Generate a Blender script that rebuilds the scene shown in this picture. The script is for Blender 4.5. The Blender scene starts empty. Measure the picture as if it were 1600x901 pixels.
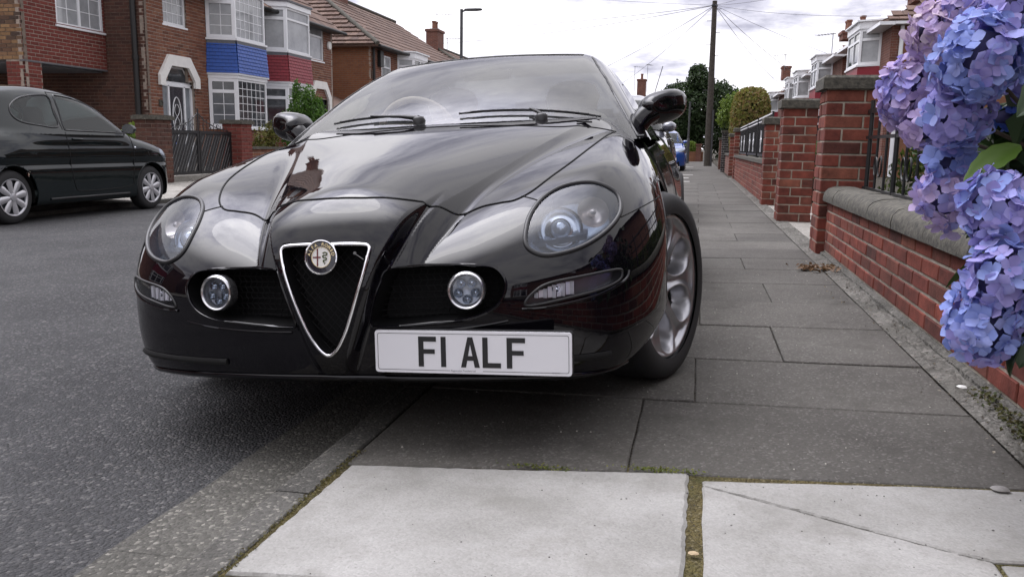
import bpy, bmesh, math, random
import numpy as np
from mathutils import Vector, Matrix
random.seed(7)
R = math.radians
C = bpy.context.scene.collection
scene = bpy.context.scene

# ------------------------------------------------------------------ camera
cam_d = bpy.data.cameras.new('camera'); cam = bpy.data.objects.new('camera', cam_d); C.objects.link(cam)
cam_d.sensor_width = 36.0; cam_d.lens = 1300.0 / 1600.0 * 36.0; cam_d.clip_start = 0.05; cam_d.clip_end = 2000
def camera_axes(f=1300.0, a=0.016, vx=1090.0, vy=232.0):
    yd = Vector(((vx - 800) / f, (450.5 - vy) / f, 1.0)).normalized()
    b = 0.98
    for _ in range(60):
        c = -(a * yd.x + b * yd.y) / yd.z; b = math.sqrt(1 - a * a - c * c)
    up = Vector((a, b, c)); x = up.cross(yd)
    return Matrix((x, yd, up))                    # world = M @ (right, up, forward)
CM = camera_axes()
CAM_H = 0.82
rot = Matrix((CM.col[0], CM.col[1], -CM.col[2])).transposed()
cam.matrix_world = Matrix.Translation((0, 0, CAM_H)) @ rot.to_4x4()
scene.camera = cam

# ------------------------------------------------------------------ sky and sun
SUN_EL, SUN_AZ = R(64), R(-58)                    # azimuth from +Y (up the street) towards +X
world = bpy.data.worlds.new('World'); scene.world = world; world.use_nodes = True
def world_nodes():
    nt = world.node_tree; nt.nodes.clear(); N = nt.nodes.new; L = nt.links.new
    out = N('ShaderNodeOutputWorld'); bg = N('ShaderNodeBackground')
    sky = N('ShaderNodeTexSky'); sky.sky_type = 'NISHITA'; sky.sun_disc = False
    sky.sun_elevation = SUN_EL; sky.sun_rotation = SUN_AZ; sky.dust_density = 2.0
    tc = N('ShaderNodeTexCoord'); sep = N('ShaderNodeSeparateXYZ'); L(tc.outputs['Generated'], sep.inputs[0])
    # cloud sheet: project the direction onto a plane overhead
    mx = N('ShaderNodeMath'); mx.operation = 'MAXIMUM'; mx.inputs[1].default_value = 0.0; L(sep.outputs['Z'], mx.inputs[0])
    ad = N('ShaderNodeMath'); ad.operation = 'ADD'; ad.inputs[1].default_value = 0.16; L(mx.outputs[0], ad.inputs[0])
    dv = N('ShaderNodeVectorMath'); dv.operation = 'DIVIDE'
    cmb = N('ShaderNodeCombineXYZ')
    for k in range(3): L(ad.outputs[0], cmb.inputs[k])
    L(tc.outputs['Generated'], dv.inputs[0]); L(cmb.outputs[0], dv.inputs[1])
    n1 = N('ShaderNodeTexNoise'); n1.inputs['Scale'].default_value = 0.8; n1.inputs['Detail'].default_value = 9; n1.inputs['Roughness'].default_value = 0.56
    n1.inputs['Distortion'].default_value = 0.35
    L(dv.outputs[0], n1.inputs['Vector'])
    n2 = N('ShaderNodeTexNoise'); n2.inputs['Scale'].default_value = 1.5; n2.inputs['Detail'].default_value = 9; n2.inputs['Roughness'].default_value = 0.62
    mp = N('ShaderNodeMapping'); mp.inputs['Location'].default_value = (4.3, 1.7, 0.4); L(dv.outputs[0], mp.inputs[0]); L(mp.outputs[0], n2.inputs['Vector'])
    cover = N('ShaderNodeValToRGB'); e = cover.color_ramp.elements
    e[0].position = 0.22; e[0].color = (0, 0, 0, 1); e[1].position = 0.36; e[1].color = (1, 1, 1, 1)
    L(n1.outputs['Fac'], cover.inputs[0])
    tone = N('ShaderNodeValToRGB'); e = tone.color_ramp.elements
    e[0].position = 0.33; e[0].color = (0.44, 0.44, 0.54, 1); e[1].position = 0.55; e[1].color = (1.11, 1.09, 1.14, 1)
    x = tone.color_ramp.elements.new(0.44); x.color = (0.83, 0.82, 0.92, 1)
    L(n2.outputs['Fac'], tone.inputs[0])
    sk = N('ShaderNodeVectorMath'); sk.operation = 'SCALE'; sk.inputs['Scale'].default_value = 1.0
    L(sky.outputs[0], sk.inputs[0])
    cl = N('ShaderNodeVectorMath'); cl.operation = 'SCALE'; cl.inputs['Scale'].default_value = 10.0
    L(tone.outputs[0], cl.inputs[0])
    dt = N('ShaderNodeVectorMath'); dt.operation = 'DOT_PRODUCT'; L(tc.outputs['Generated'], dt.inputs[0])
    dt.inputs[1].default_value = (math.sin(SUN_AZ) * math.cos(SUN_EL), math.cos(SUN_AZ) * math.cos(SUN_EL), math.sin(SUN_EL))
    gl = N('ShaderNodeMapRange'); gl.interpolation_type = 'SMOOTHSTEP'; gl.inputs[1].default_value = -.2; gl.inputs[2].default_value = 1.0; gl.inputs[3].default_value = 12.5; gl.inputs[4].default_value = 16.5
    g2 = N('ShaderNodeMapRange'); g2.interpolation_type = 'SMOOTHSTEP'; g2.inputs[1].default_value = .82; g2.inputs[2].default_value = 1.0; g2.inputs[3].default_value = 0.0; g2.inputs[4].default_value = 70.0
    ga = N('ShaderNodeMath'); ga.operation = 'ADD'
    L(dt.outputs['Value'], gl.inputs[0]); L(dt.outputs['Value'], g2.inputs[0]); L(gl.outputs[0], ga.inputs[0]); L(g2.outputs[0], ga.inputs[1]); L(ga.outputs[0], cl.inputs['Scale'])
    mix = N('ShaderNodeMix'); mix.data_type = 'RGBA'; L(cover.outputs[0], mix.inputs[0]); L(sk.outputs[0], mix.inputs[6]); L(cl.outputs[0], mix.inputs[7])
    L(mix.outputs[2], bg.inputs['Color']); bg.inputs['Strength'].default_value = 0.1
    L(bg.outputs[0], out.inputs['Surface'])
world_nodes()
sun_d = bpy.data.lights.new('sun', 'SUN'); sun = bpy.data.objects.new('sun', sun_d); C.objects.link(sun)
sun_d.energy = 0.6; sun_d.angle = R(30); sun_d.color = (1.0, 0.975, 0.945)
sd = Vector((math.sin(SUN_AZ) * math.cos(SUN_EL), math.cos(SUN_AZ) * math.cos(SUN_EL), math.sin(SUN_EL)))
sun.rotation_euler = sd.to_track_quat('Z', 'Y').to_euler(); sun.location = (-6, 10, 14)
scene.view_settings.view_transform = 'Standard'; scene.view_settings.look = 'None'
scene.view_settings.exposure = -0.12; scene.view_settings.gamma = 1.0
scene.render.engine = 'CYCLES'; scene.cycles.max_bounces = 8; scene.cycles.transparent_max_bounces = 16

# ------------------------------------------------------------------ materials
MATS = {}
def nodes_of(name):
    m = bpy.data.materials.new(name); m.use_nodes = True; MATS[name] = m
    nt = m.node_tree; return m, nt, nt.nodes['Principled BSDF']
def pmat(name, col, rough=0.5, metal=0.0, coat=0.0, spec=0.5, noise=0.0, nscale=20.0, bump=0.0, bscale=200.0, col2=None, emit=0.0, ior=None, coatrough=0.02, alpha=None):
    """plain surface with optional colour mottling (noise) and fine bump"""
    m, nt, b = nodes_of(name); N = nt.nodes.new; L = nt.links.new
    b.inputs['Base Color'].default_value = (*col, 1); b.inputs['Roughness'].default_value = rough
    b.inputs['Metallic'].default_value = metal; b.inputs['Coat Weight'].default_value = coat; b.inputs['Coat Roughness'].default_value = coatrough
    b.inputs['Specular IOR Level'].default_value = spec
    if ior: b.inputs['IOR'].default_value = ior
    tc = N('ShaderNodeTexCoord')
    if noise > 0 or col2:
        n = N('ShaderNodeTexNoise'); n.inputs['Scale'].default_value = nscale; n.inputs['Detail'].default_value = 6; n.inputs['Roughness'].default_value = 0.65
        L(tc.outputs['Object'], n.inputs['Vector'])
        r = N('ShaderNodeValToRGB'); e = r.color_ramp.elements; e[0].position = 0.33; e[1].position = 0.68
        c2 = col2 or tuple(min(1, c * (1 + noise)) for c in col); c1 = col if col2 else tuple(c * (1 - noise) for c in col)
        e[0].color = (*c1, 1); e[1].color = (*c2, 1)
        L(n.outputs['Fac'], r.inputs[0]); L(r.outputs[0], b.inputs['Base Color'])
    if bump > 0:
        n2 = N('ShaderNodeTexNoise'); n2.inputs['Scale'].default_value = bscale; n2.inputs['Detail'].default_value = 5
        L(tc.outputs['Object'], n2.inputs['Vector'])
        bp = N('ShaderNodeBump'); bp.inputs['Strength'].default_value = bump; bp.inputs['Distance'].default_value = 0.004
        L(n2.outputs['Fac'], bp.inputs['Height']); L(bp.outputs[0], b.inputs['Normal'])
    return m
def glass(name, tint=(1, 1, 1), ior=1.5, body=0.0, bodycol=(0.5, 0.5, 0.5), rough=0.0, dirt=0.0):
    """thin sheet glass: transparent by transmission, mirror by Fresnel; body = share of a milky diffuse film"""
    m, nt, b = nodes_of(name); N = nt.nodes.new; L = nt.links.new
    out = nt.nodes['Material Output']; nt.nodes.remove(b)
    t = N('ShaderNodeBsdfTransparent'); t.inputs[0].default_value = (*tint, 1)
    g = N('ShaderNodeBsdfAnisotropic') if False else N('ShaderNodeBsdfGlossy'); g.inputs['Roughness'].default_value = rough
    d = N('ShaderNodeBsdfDiffuse'); d.inputs[0].default_value = (*bodycol, 1)
    fr = N('ShaderNodeFresnel'); fr.inputs[0].default_value = ior
    mx0 = N('ShaderNodeMixShader'); mx0.inputs[0].default_value = body; L(t.outputs[0], mx0.inputs[1]); L(d.outputs[0], mx0.inputs[2])
    if dirt > 0:
        tc = N('ShaderNodeTexCoord'); n = N('ShaderNodeTexNoise'); n.inputs['Scale'].default_value = 6; n.inputs['Detail'].default_value = 6
        L(tc.outputs['Object'], n.inputs['Vector']); mr = N('ShaderNodeMapRange'); mr.inputs[1].default_value = 0.3; mr.inputs[2].default_value = 0.8
        mr.inputs[3].default_value = body; mr.inputs[4].default_value = body + dirt; L(n.outputs['Fac'], mr.inputs[0]); L(mr.outputs[0], mx0.inputs[0])
    mx = N('ShaderNodeMixShader'); L(fr.outputs[0], mx.inputs[0]); L(mx0.outputs[0], mx.inputs[1]); L(g.outputs[0], mx.inputs[2])
    L(mx.outputs[0], out.inputs[0]); return m

# ------------------------------------------------------------------ mesh helpers
def text_mesh(name, body, size, mat, align='LEFT', extrude=0.0, offset=0.0):
    """lettering as a mesh"""
    c = bpy.data.curves.new('lettering', 'FONT'); c.body = body; c.size = size; c.align_x = align; c.extrude = extrude; c.offset = offset
    o = bpy.data.objects.new('lettering', c); C.objects.link(o)
    me = bpy.data.meshes.new_from_object(o.evaluated_get(bpy.context.evaluated_depsgraph_get())); me.name = name; me.materials.clear(); me.materials.append(mat)
    bpy.data.objects.remove(o); bpy.data.curves.remove(c); return me
class MB:
    def __init__(s): s.v = []; s.f = []; s.mi = []; s.m = 0
    def add(s, vs, fs):
        o = len(s.v); s.v.extend([tuple(p) for p in vs]); s.f.extend([tuple(i + o for i in f) for f in fs]); s.mi.extend([s.m] * len(fs))
    def box(s, x0, x1, y0, y1, z0, z1, mat=None):
        vs = [(x, y, z) for z in (z0, z1) for y in (y0, y1) for x in (x0, x1)]
        if mat is not None: vs = [mat @ Vector(p) for p in vs]
        s.add(vs, [(0, 2, 3, 1), (4, 5, 7, 6), (0, 1, 5, 4), (2, 6, 7, 3), (0, 4, 6, 2), (1, 3, 7, 5)])
    def obox(s, o, ux, uy, uz):
        o, ux, uy, uz = map(Vector, (o, ux, uy, uz))
        vs = [o + ux * a + uy * b + uz * c for c in (0, 1) for b in (0, 1) for a in (0, 1)]
        s.add(vs, [(0, 2, 3, 1), (4, 5, 7, 6), (0, 1, 5, 4), (2, 6, 7, 3), (0, 4, 6, 2), (1, 3, 7, 5)])
    def bar(s, a, b, w, h=None, up=(0, 0, 1)):
        """square bar from a to b"""
        a, b = Vector(a), Vector(b); h = h or w; d = (b - a); up = Vector(up)
        if abs(d.normalized().dot(up)) > 0.98: up = Vector((0, 1, 0))
        x = d.cross(up).normalized(); y = x.cross(d).normalized()
        s.obox(a - x * w / 2 - y * h / 2, x * w, d, y * h)
    def tube(s, pts, r, n=8, closed=False, caps=True):
        pts = [Vector(p) for p in pts]; m = len(pts); rr = r if hasattr(r, '__len__') else [r] * m
        rings = []; pu = None
        for i in range(m):
            if closed: d = pts[(i + 1) % m] - pts[i - 1]
            else: d = pts[min(i + 1, m - 1)] - pts[max(i - 1, 0)]
            if d.length < 1e-9: d = Vector((0, 0, 1))
            d.normalize()
            if pu is None:
                u = d.cross(Vector((0, 0, 1)));
                if u.length < 1e-3: u = d.cross(Vector((1, 0, 0)))
            else:
                u = pu - d * pu.dot(d)
            u.normalize(); pu = u; w = d.cross(u)
            rings.append([pts[i] + (u * math.cos(2 * math.pi * k / n) + w * math.sin(2 * math.pi * k / n)) * rr[i] for k in range(n)])
        vs = [p for ring in rings for p in ring]; fs = []
        for i in range(m if closed else m - 1):
            j = (i + 1) % m
            for k in range(n): fs.append((i * n + k, i * n + (k + 1) % n, j * n + (k + 1) % n, j * n + k))
        if caps and not closed: fs += [tuple(range(n - 1, -1, -1)), tuple((m - 1) * n + k for k in range(n))]
        s.add(vs, fs)
    def lathe(s, prof, n=24, mat=None, a0=0, a1=2 * math.pi):
        """revolve (r, z) profile about z"""
        full = abs(a1 - a0 - 2 * math.pi) < 1e-6; k = n if full else n + 1
        vs = [Vector((r * math.cos(a0 + (a1 - a0) * i / n), r * math.sin(a0 + (a1 - a0) * i / n), z)) for r, z in prof for i in range(k)]
        if mat is not None: vs = [mat @ p for p in vs]
        fs = []
        for j in range(len(prof) - 1):
            for i in range(n):
                i2 = (i + 1) % k; fs.append((j * k + i, j * k + i2, (j + 1) * k + i2, (j + 1) * k + i))
        s.add(vs, fs)
    def prism(s, poly, ext):
        """poly: 3D points, extruded by vector ext"""
        n = len(poly); e = Vector(ext); p = [Vector(q) for q in poly]
        s.add(p + [q + e for q in p], [tuple(range(n - 1, -1, -1)), tuple(range(n, 2 * n))] + [(i, (i + 1) % n, n + (i + 1) % n, n + i) for i in range(n)])
    def mesh(s, name, mats, smooth=None):
        me = bpy.data.meshes.new(name); me.from_pydata(s.v, [], s.f)
        for m in (mats if isinstance(mats, (list, tuple)) else [mats]): me.materials.append(m)
        if s.mi and max(s.mi) > 0: me.polygons.foreach_set('material_index', s.mi)
        if smooth is not None: me.polygons.foreach_set('use_smooth', [True] * len(me.polygons)); me.set_sharp_from_angle(angle=R(smooth))
        me.update(); return me
    def build(s, name, mats, parent=None, smooth=None, **kw): return link(name, s.mesh(name, mats, smooth), parent, **kw)
def tag(o, label=None, cat=None, group=None, kind=None):
    if label: o['label'] = label
    if cat: o['category'] = cat
    if group: o['group'] = group
    if kind: o['kind'] = kind
    return o
def link(name, me, parent=None, label=None, cat=None, group=None, kind=None, loc=None, rot=None, scale=None):
    o = bpy.data.objects.new(name, me); C.objects.link(o)
    if parent: o.parent = parent
    if loc is not None: o.location = loc
    if rot is not None: o.rotation_euler = rot
    if scale is not None: o.scale = scale
    return tag(o, label, cat, group, kind)
def thing(name, label=None, cat=None, loc=(0, 0, 0), rz=0, group=None):
    o = bpy.data.objects.new(name, None); C.objects.link(o); o.location = loc; o.rotation_euler = (0, 0, rz); o.empty_display_size = 0.2
    return tag(o, label, cat, group)
def copy_tree(o, parent=None):
    c = o.copy(); C.objects.link(c)
    if parent: c.parent = parent
    for ch in list(o.children): copy_tree(ch, c)
    return c
def np_mesh(name, verts, quads, mats, normals=None, smooth=True):
    me = bpy.data.meshes.new(name); nv, nf = len(verts), len(quads); k = quads.shape[1]
    me.vertices.add(nv); me.vertices.foreach_set('co', np.ascontiguousarray(verts, dtype=np.float32).ravel())
    me.loops.add(nf * k); me.loops.foreach_set('vertex_index', np.ascontiguousarray(quads, dtype=np.int32).ravel())
    me.polygons.add(nf); me.polygons.foreach_set('loop_start', np.arange(0, nf * k, k, dtype=np.int32))
    me.polygons.foreach_set('use_smooth', np.ones(nf, dtype=bool) if smooth else np.zeros(nf, dtype=bool))
    for m in (mats if isinstance(mats, (list, tuple)) else [mats]): me.materials.append(m)
    me.update(calc_edges=True); me.validate()
    if normals is not None: me.normals_split_custom_set_from_vertices(np.ascontiguousarray(normals, dtype=np.float32))
    return me
def sub_mesh(name, P, Nn, Q, mask, mats):
    """keep only quads of the mask, reindexed"""
    q = Q[mask]
    if Nn is not None and len(q):
        fn = np.cross(P[q[:, 2]] - P[q[:, 0]], P[q[:, 3]] - P[q[:, 1]])
        if (fn * Nn[q[:, 0]]).sum(1).mean() < 0: q = q[:, ::-1]
    u, inv = np.unique(q, return_inverse=True)
    return np_mesh(name, P[u], inv.reshape(q.shape), mats, None if Nn is None else Nn[u])
def spline(xs, ys):
    """natural cubic spline through points, flat-slope extrapolated"""
    xs = np.array(xs, float); ys = np.array(ys, float); n = len(xs); h = np.diff(xs)
    A = np.zeros((n, n)); b = np.zeros(n); A[0, 0] = A[-1, -1] = 1
    for i in range(1, n - 1):
        A[i, i - 1] = h[i - 1]; A[i, i] = 2 * (h[i - 1] + h[i]); A[i, i + 1] = h[i]
        b[i] = 6 * ((ys[i + 1] - ys[i]) / h[i] - (ys[i] - ys[i - 1]) / h[i - 1])
    M = np.linalg.solve(A, b)
    s0 = (ys[1] - ys[0]) / h[0] - h[0] * (2 * M[0] + M[1]) / 6; s1 = (ys[-1] - ys[-2]) / h[-1] + h[-1] * (M[-2] + 2 * M[-1]) / 6
    def ev(x):
        x = np.asarray(x, float); xc = np.clip(x, xs[0], xs[-1]); i = np.clip(np.searchsorted(xs, xc) - 1, 0, n - 2)
        t0 = xs[i + 1] - xc; t1 = xc - xs[i]; hh = h[i]
        y = (M[i] * t0 ** 3 + M[i + 1] * t1 ** 3) / (6 * hh) + (ys[i] / hh - M[i] * hh / 6) * t0 + (ys[i + 1] / hh - M[i + 1] * hh / 6) * t1
        return y + np.where(x < xs[0], (x - xs[0]) * s0, 0) + np.where(x > xs[-1], (x - xs[-1]) * s1, 0)
    return ev
def smax(a, b, k):
    h = np.maximum(k - np.abs(a - b), 0) / k; return np.maximum(a, b) + h * h * k * 0.25
def sstep(a, b, x):
    t = np.clip((x - a) / (b - a), 0, 1); return t * t * (3 - 2 * t)
def in_poly(poly, px, py):
    """even-odd point in polygon, vectorised"""
    r = np.zeros(np.shape(px), bool); n = len(poly)
    for i in range(n):
        (x0, y0), (x1, y1) = poly[i], poly[(i + 1) % n]
        if y0 == y1: continue
        c = ((y0 > py) != (y1 > py)) & (px < (x1 - x0) * (py - y0) / (y1 - y0) + x0); r ^= c
    return r
def smooth_poly(pts, n=8, closed=True):
    """Catmull-Rom through 2D/3D points"""
    p = np.array(pts, float); m = len(p); out = []
    for i in range(m if closed else m - 1):
        if closed: a, b, c, d = p[i - 1], p[i], p[(i + 1) % m], p[(i + 2) % m]
        else: a, b, c, d = p[max(i - 1, 0)], p[i], p[i + 1], p[min(i + 2, m - 1)]
        for k in range(n):
            t = k / n; out.append(0.5 * (2 * b + (c - a) * t + (2 * a - 5 * b + 4 * c - d) * t * t + (3 * b - a - 3 * c + d) * t ** 3))
    if not closed: out.append(p[-1])
    return np.array(out)
def ray_solve(f, O, D, t0, t1, it=26):
    """first outward crossing along rays from inside (f<0 at t0) to outside"""
    a = np.full(len(D), t0, float); b = np.full(len(D), t1, float)
    for _ in range(it):
        m = 0.5 * (a + b); P = O + D * m[:, None]; neg = f(P[:, 0], P[:, 1], P[:, 2]) < 0
        a = np.where(neg, m, a); b = np.where(neg, b, m)
    return O + D * (0.5 * (a + b))[:, None]
def grad_n(f, P, e=4e-4):
    g = np.stack([f(P[:, 0] + (e if k == 0 else 0), P[:, 1] + (e if k == 1 else 0), P[:, 2] + (e if k == 2 else 0)) -
                  f(P[:, 0] - (e if k == 0 else 0), P[:, 1] - (e if k == 1 else 0), P[:, 2] - (e if k == 2 else 0)) for k in range(3)], 1)
    return g / np.maximum(np.linalg.norm(g, axis=1, keepdims=True), 1e-9)
def grid_quads(nr, nc, wrap=False):
    i = np.arange(nr - 1)[:, None]; j = np.arange(nc if wrap else nc - 1)[None, :]; j2 = (j + 1) % nc
    return np.stack([i * nc + j, i * nc + j2, (i + 1) * nc + j2, (i + 1) * nc + j], -1).reshape(-1, 4)
# ------------------------------------------------------------------ ground materials
def rough_ground(name, c1, c2, speck=(.3, .3, .3), speck_amt=.25, scale=90, bump=.5, dist=.004, stain=None, rough=.9, macro=1.2, var=.26):
    m, nt, b = nodes_of(name); N = nt.nodes.new; L = nt.links.new
    b.inputs['Roughness'].default_value = rough; b.inputs['Specular IOR Level'].default_value = .3
    tc = N('ShaderNodeTexCoord'); geo = N('ShaderNodeNewGeometry')
    n1 = N('ShaderNodeTexNoise'); n1.inputs['Scale'].default_value = macro; n1.inputs['Detail'].default_value = 8; n1.inputs['Roughness'].default_value = .62; L(geo.outputs['Position'], n1.inputs['Vector'])
    r1 = N('ShaderNodeValToRGB'); r1.color_ramp.elements[0].position = .32; r1.color_ramp.elements[1].position = .68; r1.color_ramp.elements[0].color = (*c1, 1); r1.color_ramp.elements[1].color = (*c2, 1); L(n1.outputs['Fac'], r1.inputs[0])
    v = N('ShaderNodeTexVoronoi'); v.inputs['Scale'].default_value = scale; L(geo.outputs['Position'], v.inputs['Vector'])
    sepc = N('ShaderNodeSeparateColor'); L(v.outputs['Color'], sepc.inputs[0])
    r2 = N('ShaderNodeValToRGB'); r2.color_ramp.elements[0].position = .80; r2.color_ramp.elements[1].position = .97; L(sepc.outputs[0], r2.inputs[0])
    mul = N('ShaderNodeMath'); mul.operation = 'MULTIPLY'; mul.inputs[1].default_value = speck_amt; L(r2.outputs[0], mul.inputs[0])
    mx = N('ShaderNodeMix'); mx.data_type = 'RGBA'; L(mul.outputs[0], mx.inputs[0]); L(r1.outputs[0], mx.inputs[6]); mx.inputs[7].default_value = (*speck, 1)
    # each chip a little lighter or darker
    hv = N('ShaderNodeMapRange'); hv.inputs[3].default_value = 1 - var; hv.inputs[4].default_value = 1 + var; L(sepc.outputs[1], hv.inputs[0])
    mm = N('ShaderNodeMix'); mm.data_type = 'RGBA'; mm.blend_type = 'MULTIPLY'; mm.inputs[0].default_value = 1; L(mx.outputs[2], mm.inputs[6]); L(hv.outputs[0], mm.inputs[7])
    last = mm.outputs[2]
    oi = N('ShaderNodeObjectInfo'); om = N('ShaderNodeMapRange'); om.inputs[3].default_value = .88; om.inputs[4].default_value = 1.12; L(oi.outputs['Random'], om.inputs[0])
    mo = N('ShaderNodeMix'); mo.data_type = 'RGBA'; mo.blend_type = 'MULTIPLY'; mo.inputs[0].default_value = 1; L(last, mo.inputs[6]); L(om.outputs[0], mo.inputs[7]); last = mo.outputs[2]
    if stain:
        n3 = N('ShaderNodeTexNoise'); n3.inputs['Scale'].default_value = 3.2; n3.inputs['Detail'].default_value = 10; n3.inputs['Roughness'].default_value = .72; L(geo.outputs['Position'], n3.inputs['Vector'])
        r3 = N('ShaderNodeValToRGB'); r3.color_ramp.elements[0].position = .50; r3.color_ramp.elements[1].position = .72; L(n3.outputs['Fac'], r3.inputs[0])
        m3 = N('ShaderNodeMix'); m3.data_type = 'RGBA'; L(r3.outputs[0], m3.inputs[0]); L(last, m3.inputs[6]); m3.inputs[7].default_value = (*stain, 1); last = m3.outputs[2]
    L(last, b.inputs['Base Color'])
    n2 = N('ShaderNodeTexNoise'); n2.inputs['Scale'].default_value = scale * .8; n2.inputs['Detail'].default_value = 6; L(geo.outputs['Position'], n2.inputs['Vector'])
    ad = N('ShaderNodeMath'); ad.operation = 'SUBTRACT'; L(n2.outputs['Fac'], ad.inputs[0]); L(v.outputs['Distance'], ad.inputs[1])
    bp = N('ShaderNodeBump'); bp.inputs['Strength'].default_value = bump; bp.inputs['Distance'].default_value = dist; L(ad.outputs[0], bp.inputs['Height']); L(bp.outputs[0], b.inputs['Normal'])
    return m
asphalt = rough_ground('asphalt', (.040, .040, .043), (.088, .088, .089), (.25, .24, .23), .42, 112, .9, .010, stain=(.042, .042, .044), macro=.55)
slab_dark = rough_ground('paving_dark', (.052, .048, .043), (.104, .098, .088), (.30, .29, .27), .22, 150, .40, .003, stain=(.040, .037, .032), macro=1.6, var=.13)
slab_white = rough_ground('paving_white', (.205, .20, .186), (.320, .314, .300), (.13, .125, .115), .22, 210, .30, .0022, stain=(.175, .168, .152), macro=2.6, var=.085)
kerb_mat = rough_ground('kerb_stone', (.046, .044, .040), (.088, .085, .077), (.34, .32, .28), .35, 140, .5, .004, stain=(.075, .072, .064), macro=2.2)
channel_mat = rough_ground('channel_concrete', (.056, .054, .048), (.100, .096, .085), (.36, .34, .30), .35, 120, .6, .005, stain=(.085, .082, .074), macro=2.0)
strip_mat = rough_ground('worn_edging', (.075, .071, .063), (.150, .143, .128), (.32, .30, .27), .28, 75, .9, .010, stain=(.07, .068, .056), macro=3.0)
soil_mat = rough_ground('soil', (.030, .026, .020), (.055, .048, .036), (.12, .10, .07), .3, 60, 1.0, .02)
drive_mat = rough_ground('driveway_concrete', (.20, .19, .17), (.30, .285, .26), (.4, .38, .34), .3, 90, .4, .004, stain=(.16, .15, .13))
moss_mat = rough_ground('mossy_dirt', (.050, .040, .016), (.120, .095, .035), (.25, .22, .14), .4, 150, 1.0, .010, stain=(.055, .060, .014), macro=9)
ROAD_Z = -.085
def zp(x): return .05 * (x + .84) / 1.8 if x < 1.0 else .051
def sheet(name, x0, x1, y0, y1, z0, z1, mat, kind='structure', nx=1, ny=1):
    b = MB(); vs = [(x0 + (x1 - x0) * i / nx, y0 + (y1 - y0) * j / ny, z0 + (z1 - z0) * i / nx) for j in range(ny + 1) for i in range(nx + 1)]
    b.add(vs, [(j * (nx + 1) + i, j * (nx + 1) + i + 1, (j + 1) * (nx + 1) + i + 1, (j + 1) * (nx + 1) + i) for j in range(ny) for i in range(nx)])
    return b.build(name, mat, kind=kind)
b = MB(); b.add([(-600, -300, -.16), (600, -300, -.16), (600, 900, -.16), (-600, 900, -.16)], [(0, 1, 2, 3)]); b.build('ground', soil_mat, kind='structure')
sheet('road', -7.50, -1.10, -40, 62, ROAD_Z, ROAD_Z, asphalt)
sheet('side_road', -60, 60, 62, 70, ROAD_Z - .004, ROAD_Z - .004, asphalt)
sheet('pavement_bed', -.86, 1.02, -40, 53, -.009, .043, soil_mat)
sheet('front_garden_ground', 1.02, 5.6, -40, 75, .044, .044, soil_mat)
# channel: concrete strip between road and kerb, laid in lengths
def chan_x(y): return -1.225 + .006 * math.sin(y * 3.1) + .004 * math.sin(y * 11)
ch_root = thing('gutter_channel', None, None); ch_root['kind'] = 'structure'; del_keys = None
for i in range(14):
    y0 = .3 + i * 1.6 - 2; y1 = y0 + 1.5985; n = 14; b = MB(); vs = []
    for k in range(n + 1):
        y = y0 + (y1 - y0) * k / n; vs += [(chan_x(y), y, ROAD_Z + .004), (-.951, y, ROAD_Z + .010), (-.951, y, ROAD_Z - .03), (chan_x(y), y, ROAD_Z - .03)]
    b.add(vs, [(4 * k + a, 4 * k + (a + 1) % 4, 4 * k + 4 + (a + 1) % 4, 4 * k + 4 + a) for k in range(n) for a in range(4)]); b.build('channel_block', channel_mat, ch_root)
kerb_root = thing('kerb', None, None); kerb_root['kind'] = 'structure'
def kerb_stone(y0, y1, x0=-.950, x1=-.857, zt=0.0):
    b = MB(); pr = [(x0, -.14), (x0, zt - .012), (x0 + .006, zt - .004), (x0 + .016, zt), (x1 - .004, zt + .001), (x1, zt - .004), (x1, -.14)]
    n = 4; vs = []
    for k in range(n + 1):
        y = y0 + (y1 - y0) * k / n
        for x, z in pr: vs.append((x + random.uniform(-.0015, .0015), y, z + (random.uniform(-.0015, .0015) if z > -.05 else 0)))
    m = len(pr); b.add(vs, [(k * m + a, k * m + a + 1, (k + 1) * m + a + 1, (k + 1) * m + a) for k in range(n) for a in range(m - 1)] + [tuple(range(m)), tuple(n * m + k for k in range(m - 1, -1, -1))])
    return b.build('kerb_stone', kerb_mat, kerb_root)
for y0, y1 in [(-2.4, -1.5), (-1.495, -.60), (-.595, .30), (.305, 1.20), (1.205, 1.715), (1.72, 2.62), (2.625, 3.53), (3.535, 4.44), (4.445, 5.35)] + [(5.355 + .905 * k, 6.25 + .905 * k) for k in range(18)] + [(21.65, 53)]: kerb_stone(y0, y1)
# ---- paving slabs, each a stone of its own
pave = thing('pavement', None, None); pave['kind'] = 'structure'
def slab(poly, mat, name='slab', th=.05, ch=.005, dz=0.0, par=None):
    n = len(poly); cx = sum(p[0] for p in poly) / n; cy = sum(p[1] for p in poly) / n; b = MB(); vs = []
    def inset(p, d):
        v = Vector((p[0] - cx, p[1] - cy)); l = v.length; v *= max(0, (l - d) / l); return cx + v.x, cy + v.y
    for x, y in poly: vs.append((x, y, zp(x) + dz - th))
    for x, y in poly: vs.append((x, y, zp(x) + dz - ch))
    for p in poly: x, y = inset(p, ch * 1.4); vs.append((x, y, zp(x) + dz))
    fs = [tuple(2 * n + k for k in range(n))]
    for r in (0, 1): fs += [(r * n + k, r * n + (k + 1) % n, (r + 1) * n + (k + 1) % n, (r + 1) * n + k) for k in range(n)]
    b.add(vs, fs); return b.build(name, mat, par or pave)
def rag(p, q, amp, n):
    """points from p towards q (q left out) with a ragged edge"""
    d = Vector((q[0] - p[0], q[1] - p[1])); nn = Vector((-d.y, d.x)).normalized(); out = [tuple(p)]
    for k in range(1, n): t = k / n; o = random.uniform(-amp, amp); out.append((p[0] + d.x * t + nn.x * o, p[1] + d.y * t + nn.y * o))
    return out
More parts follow.
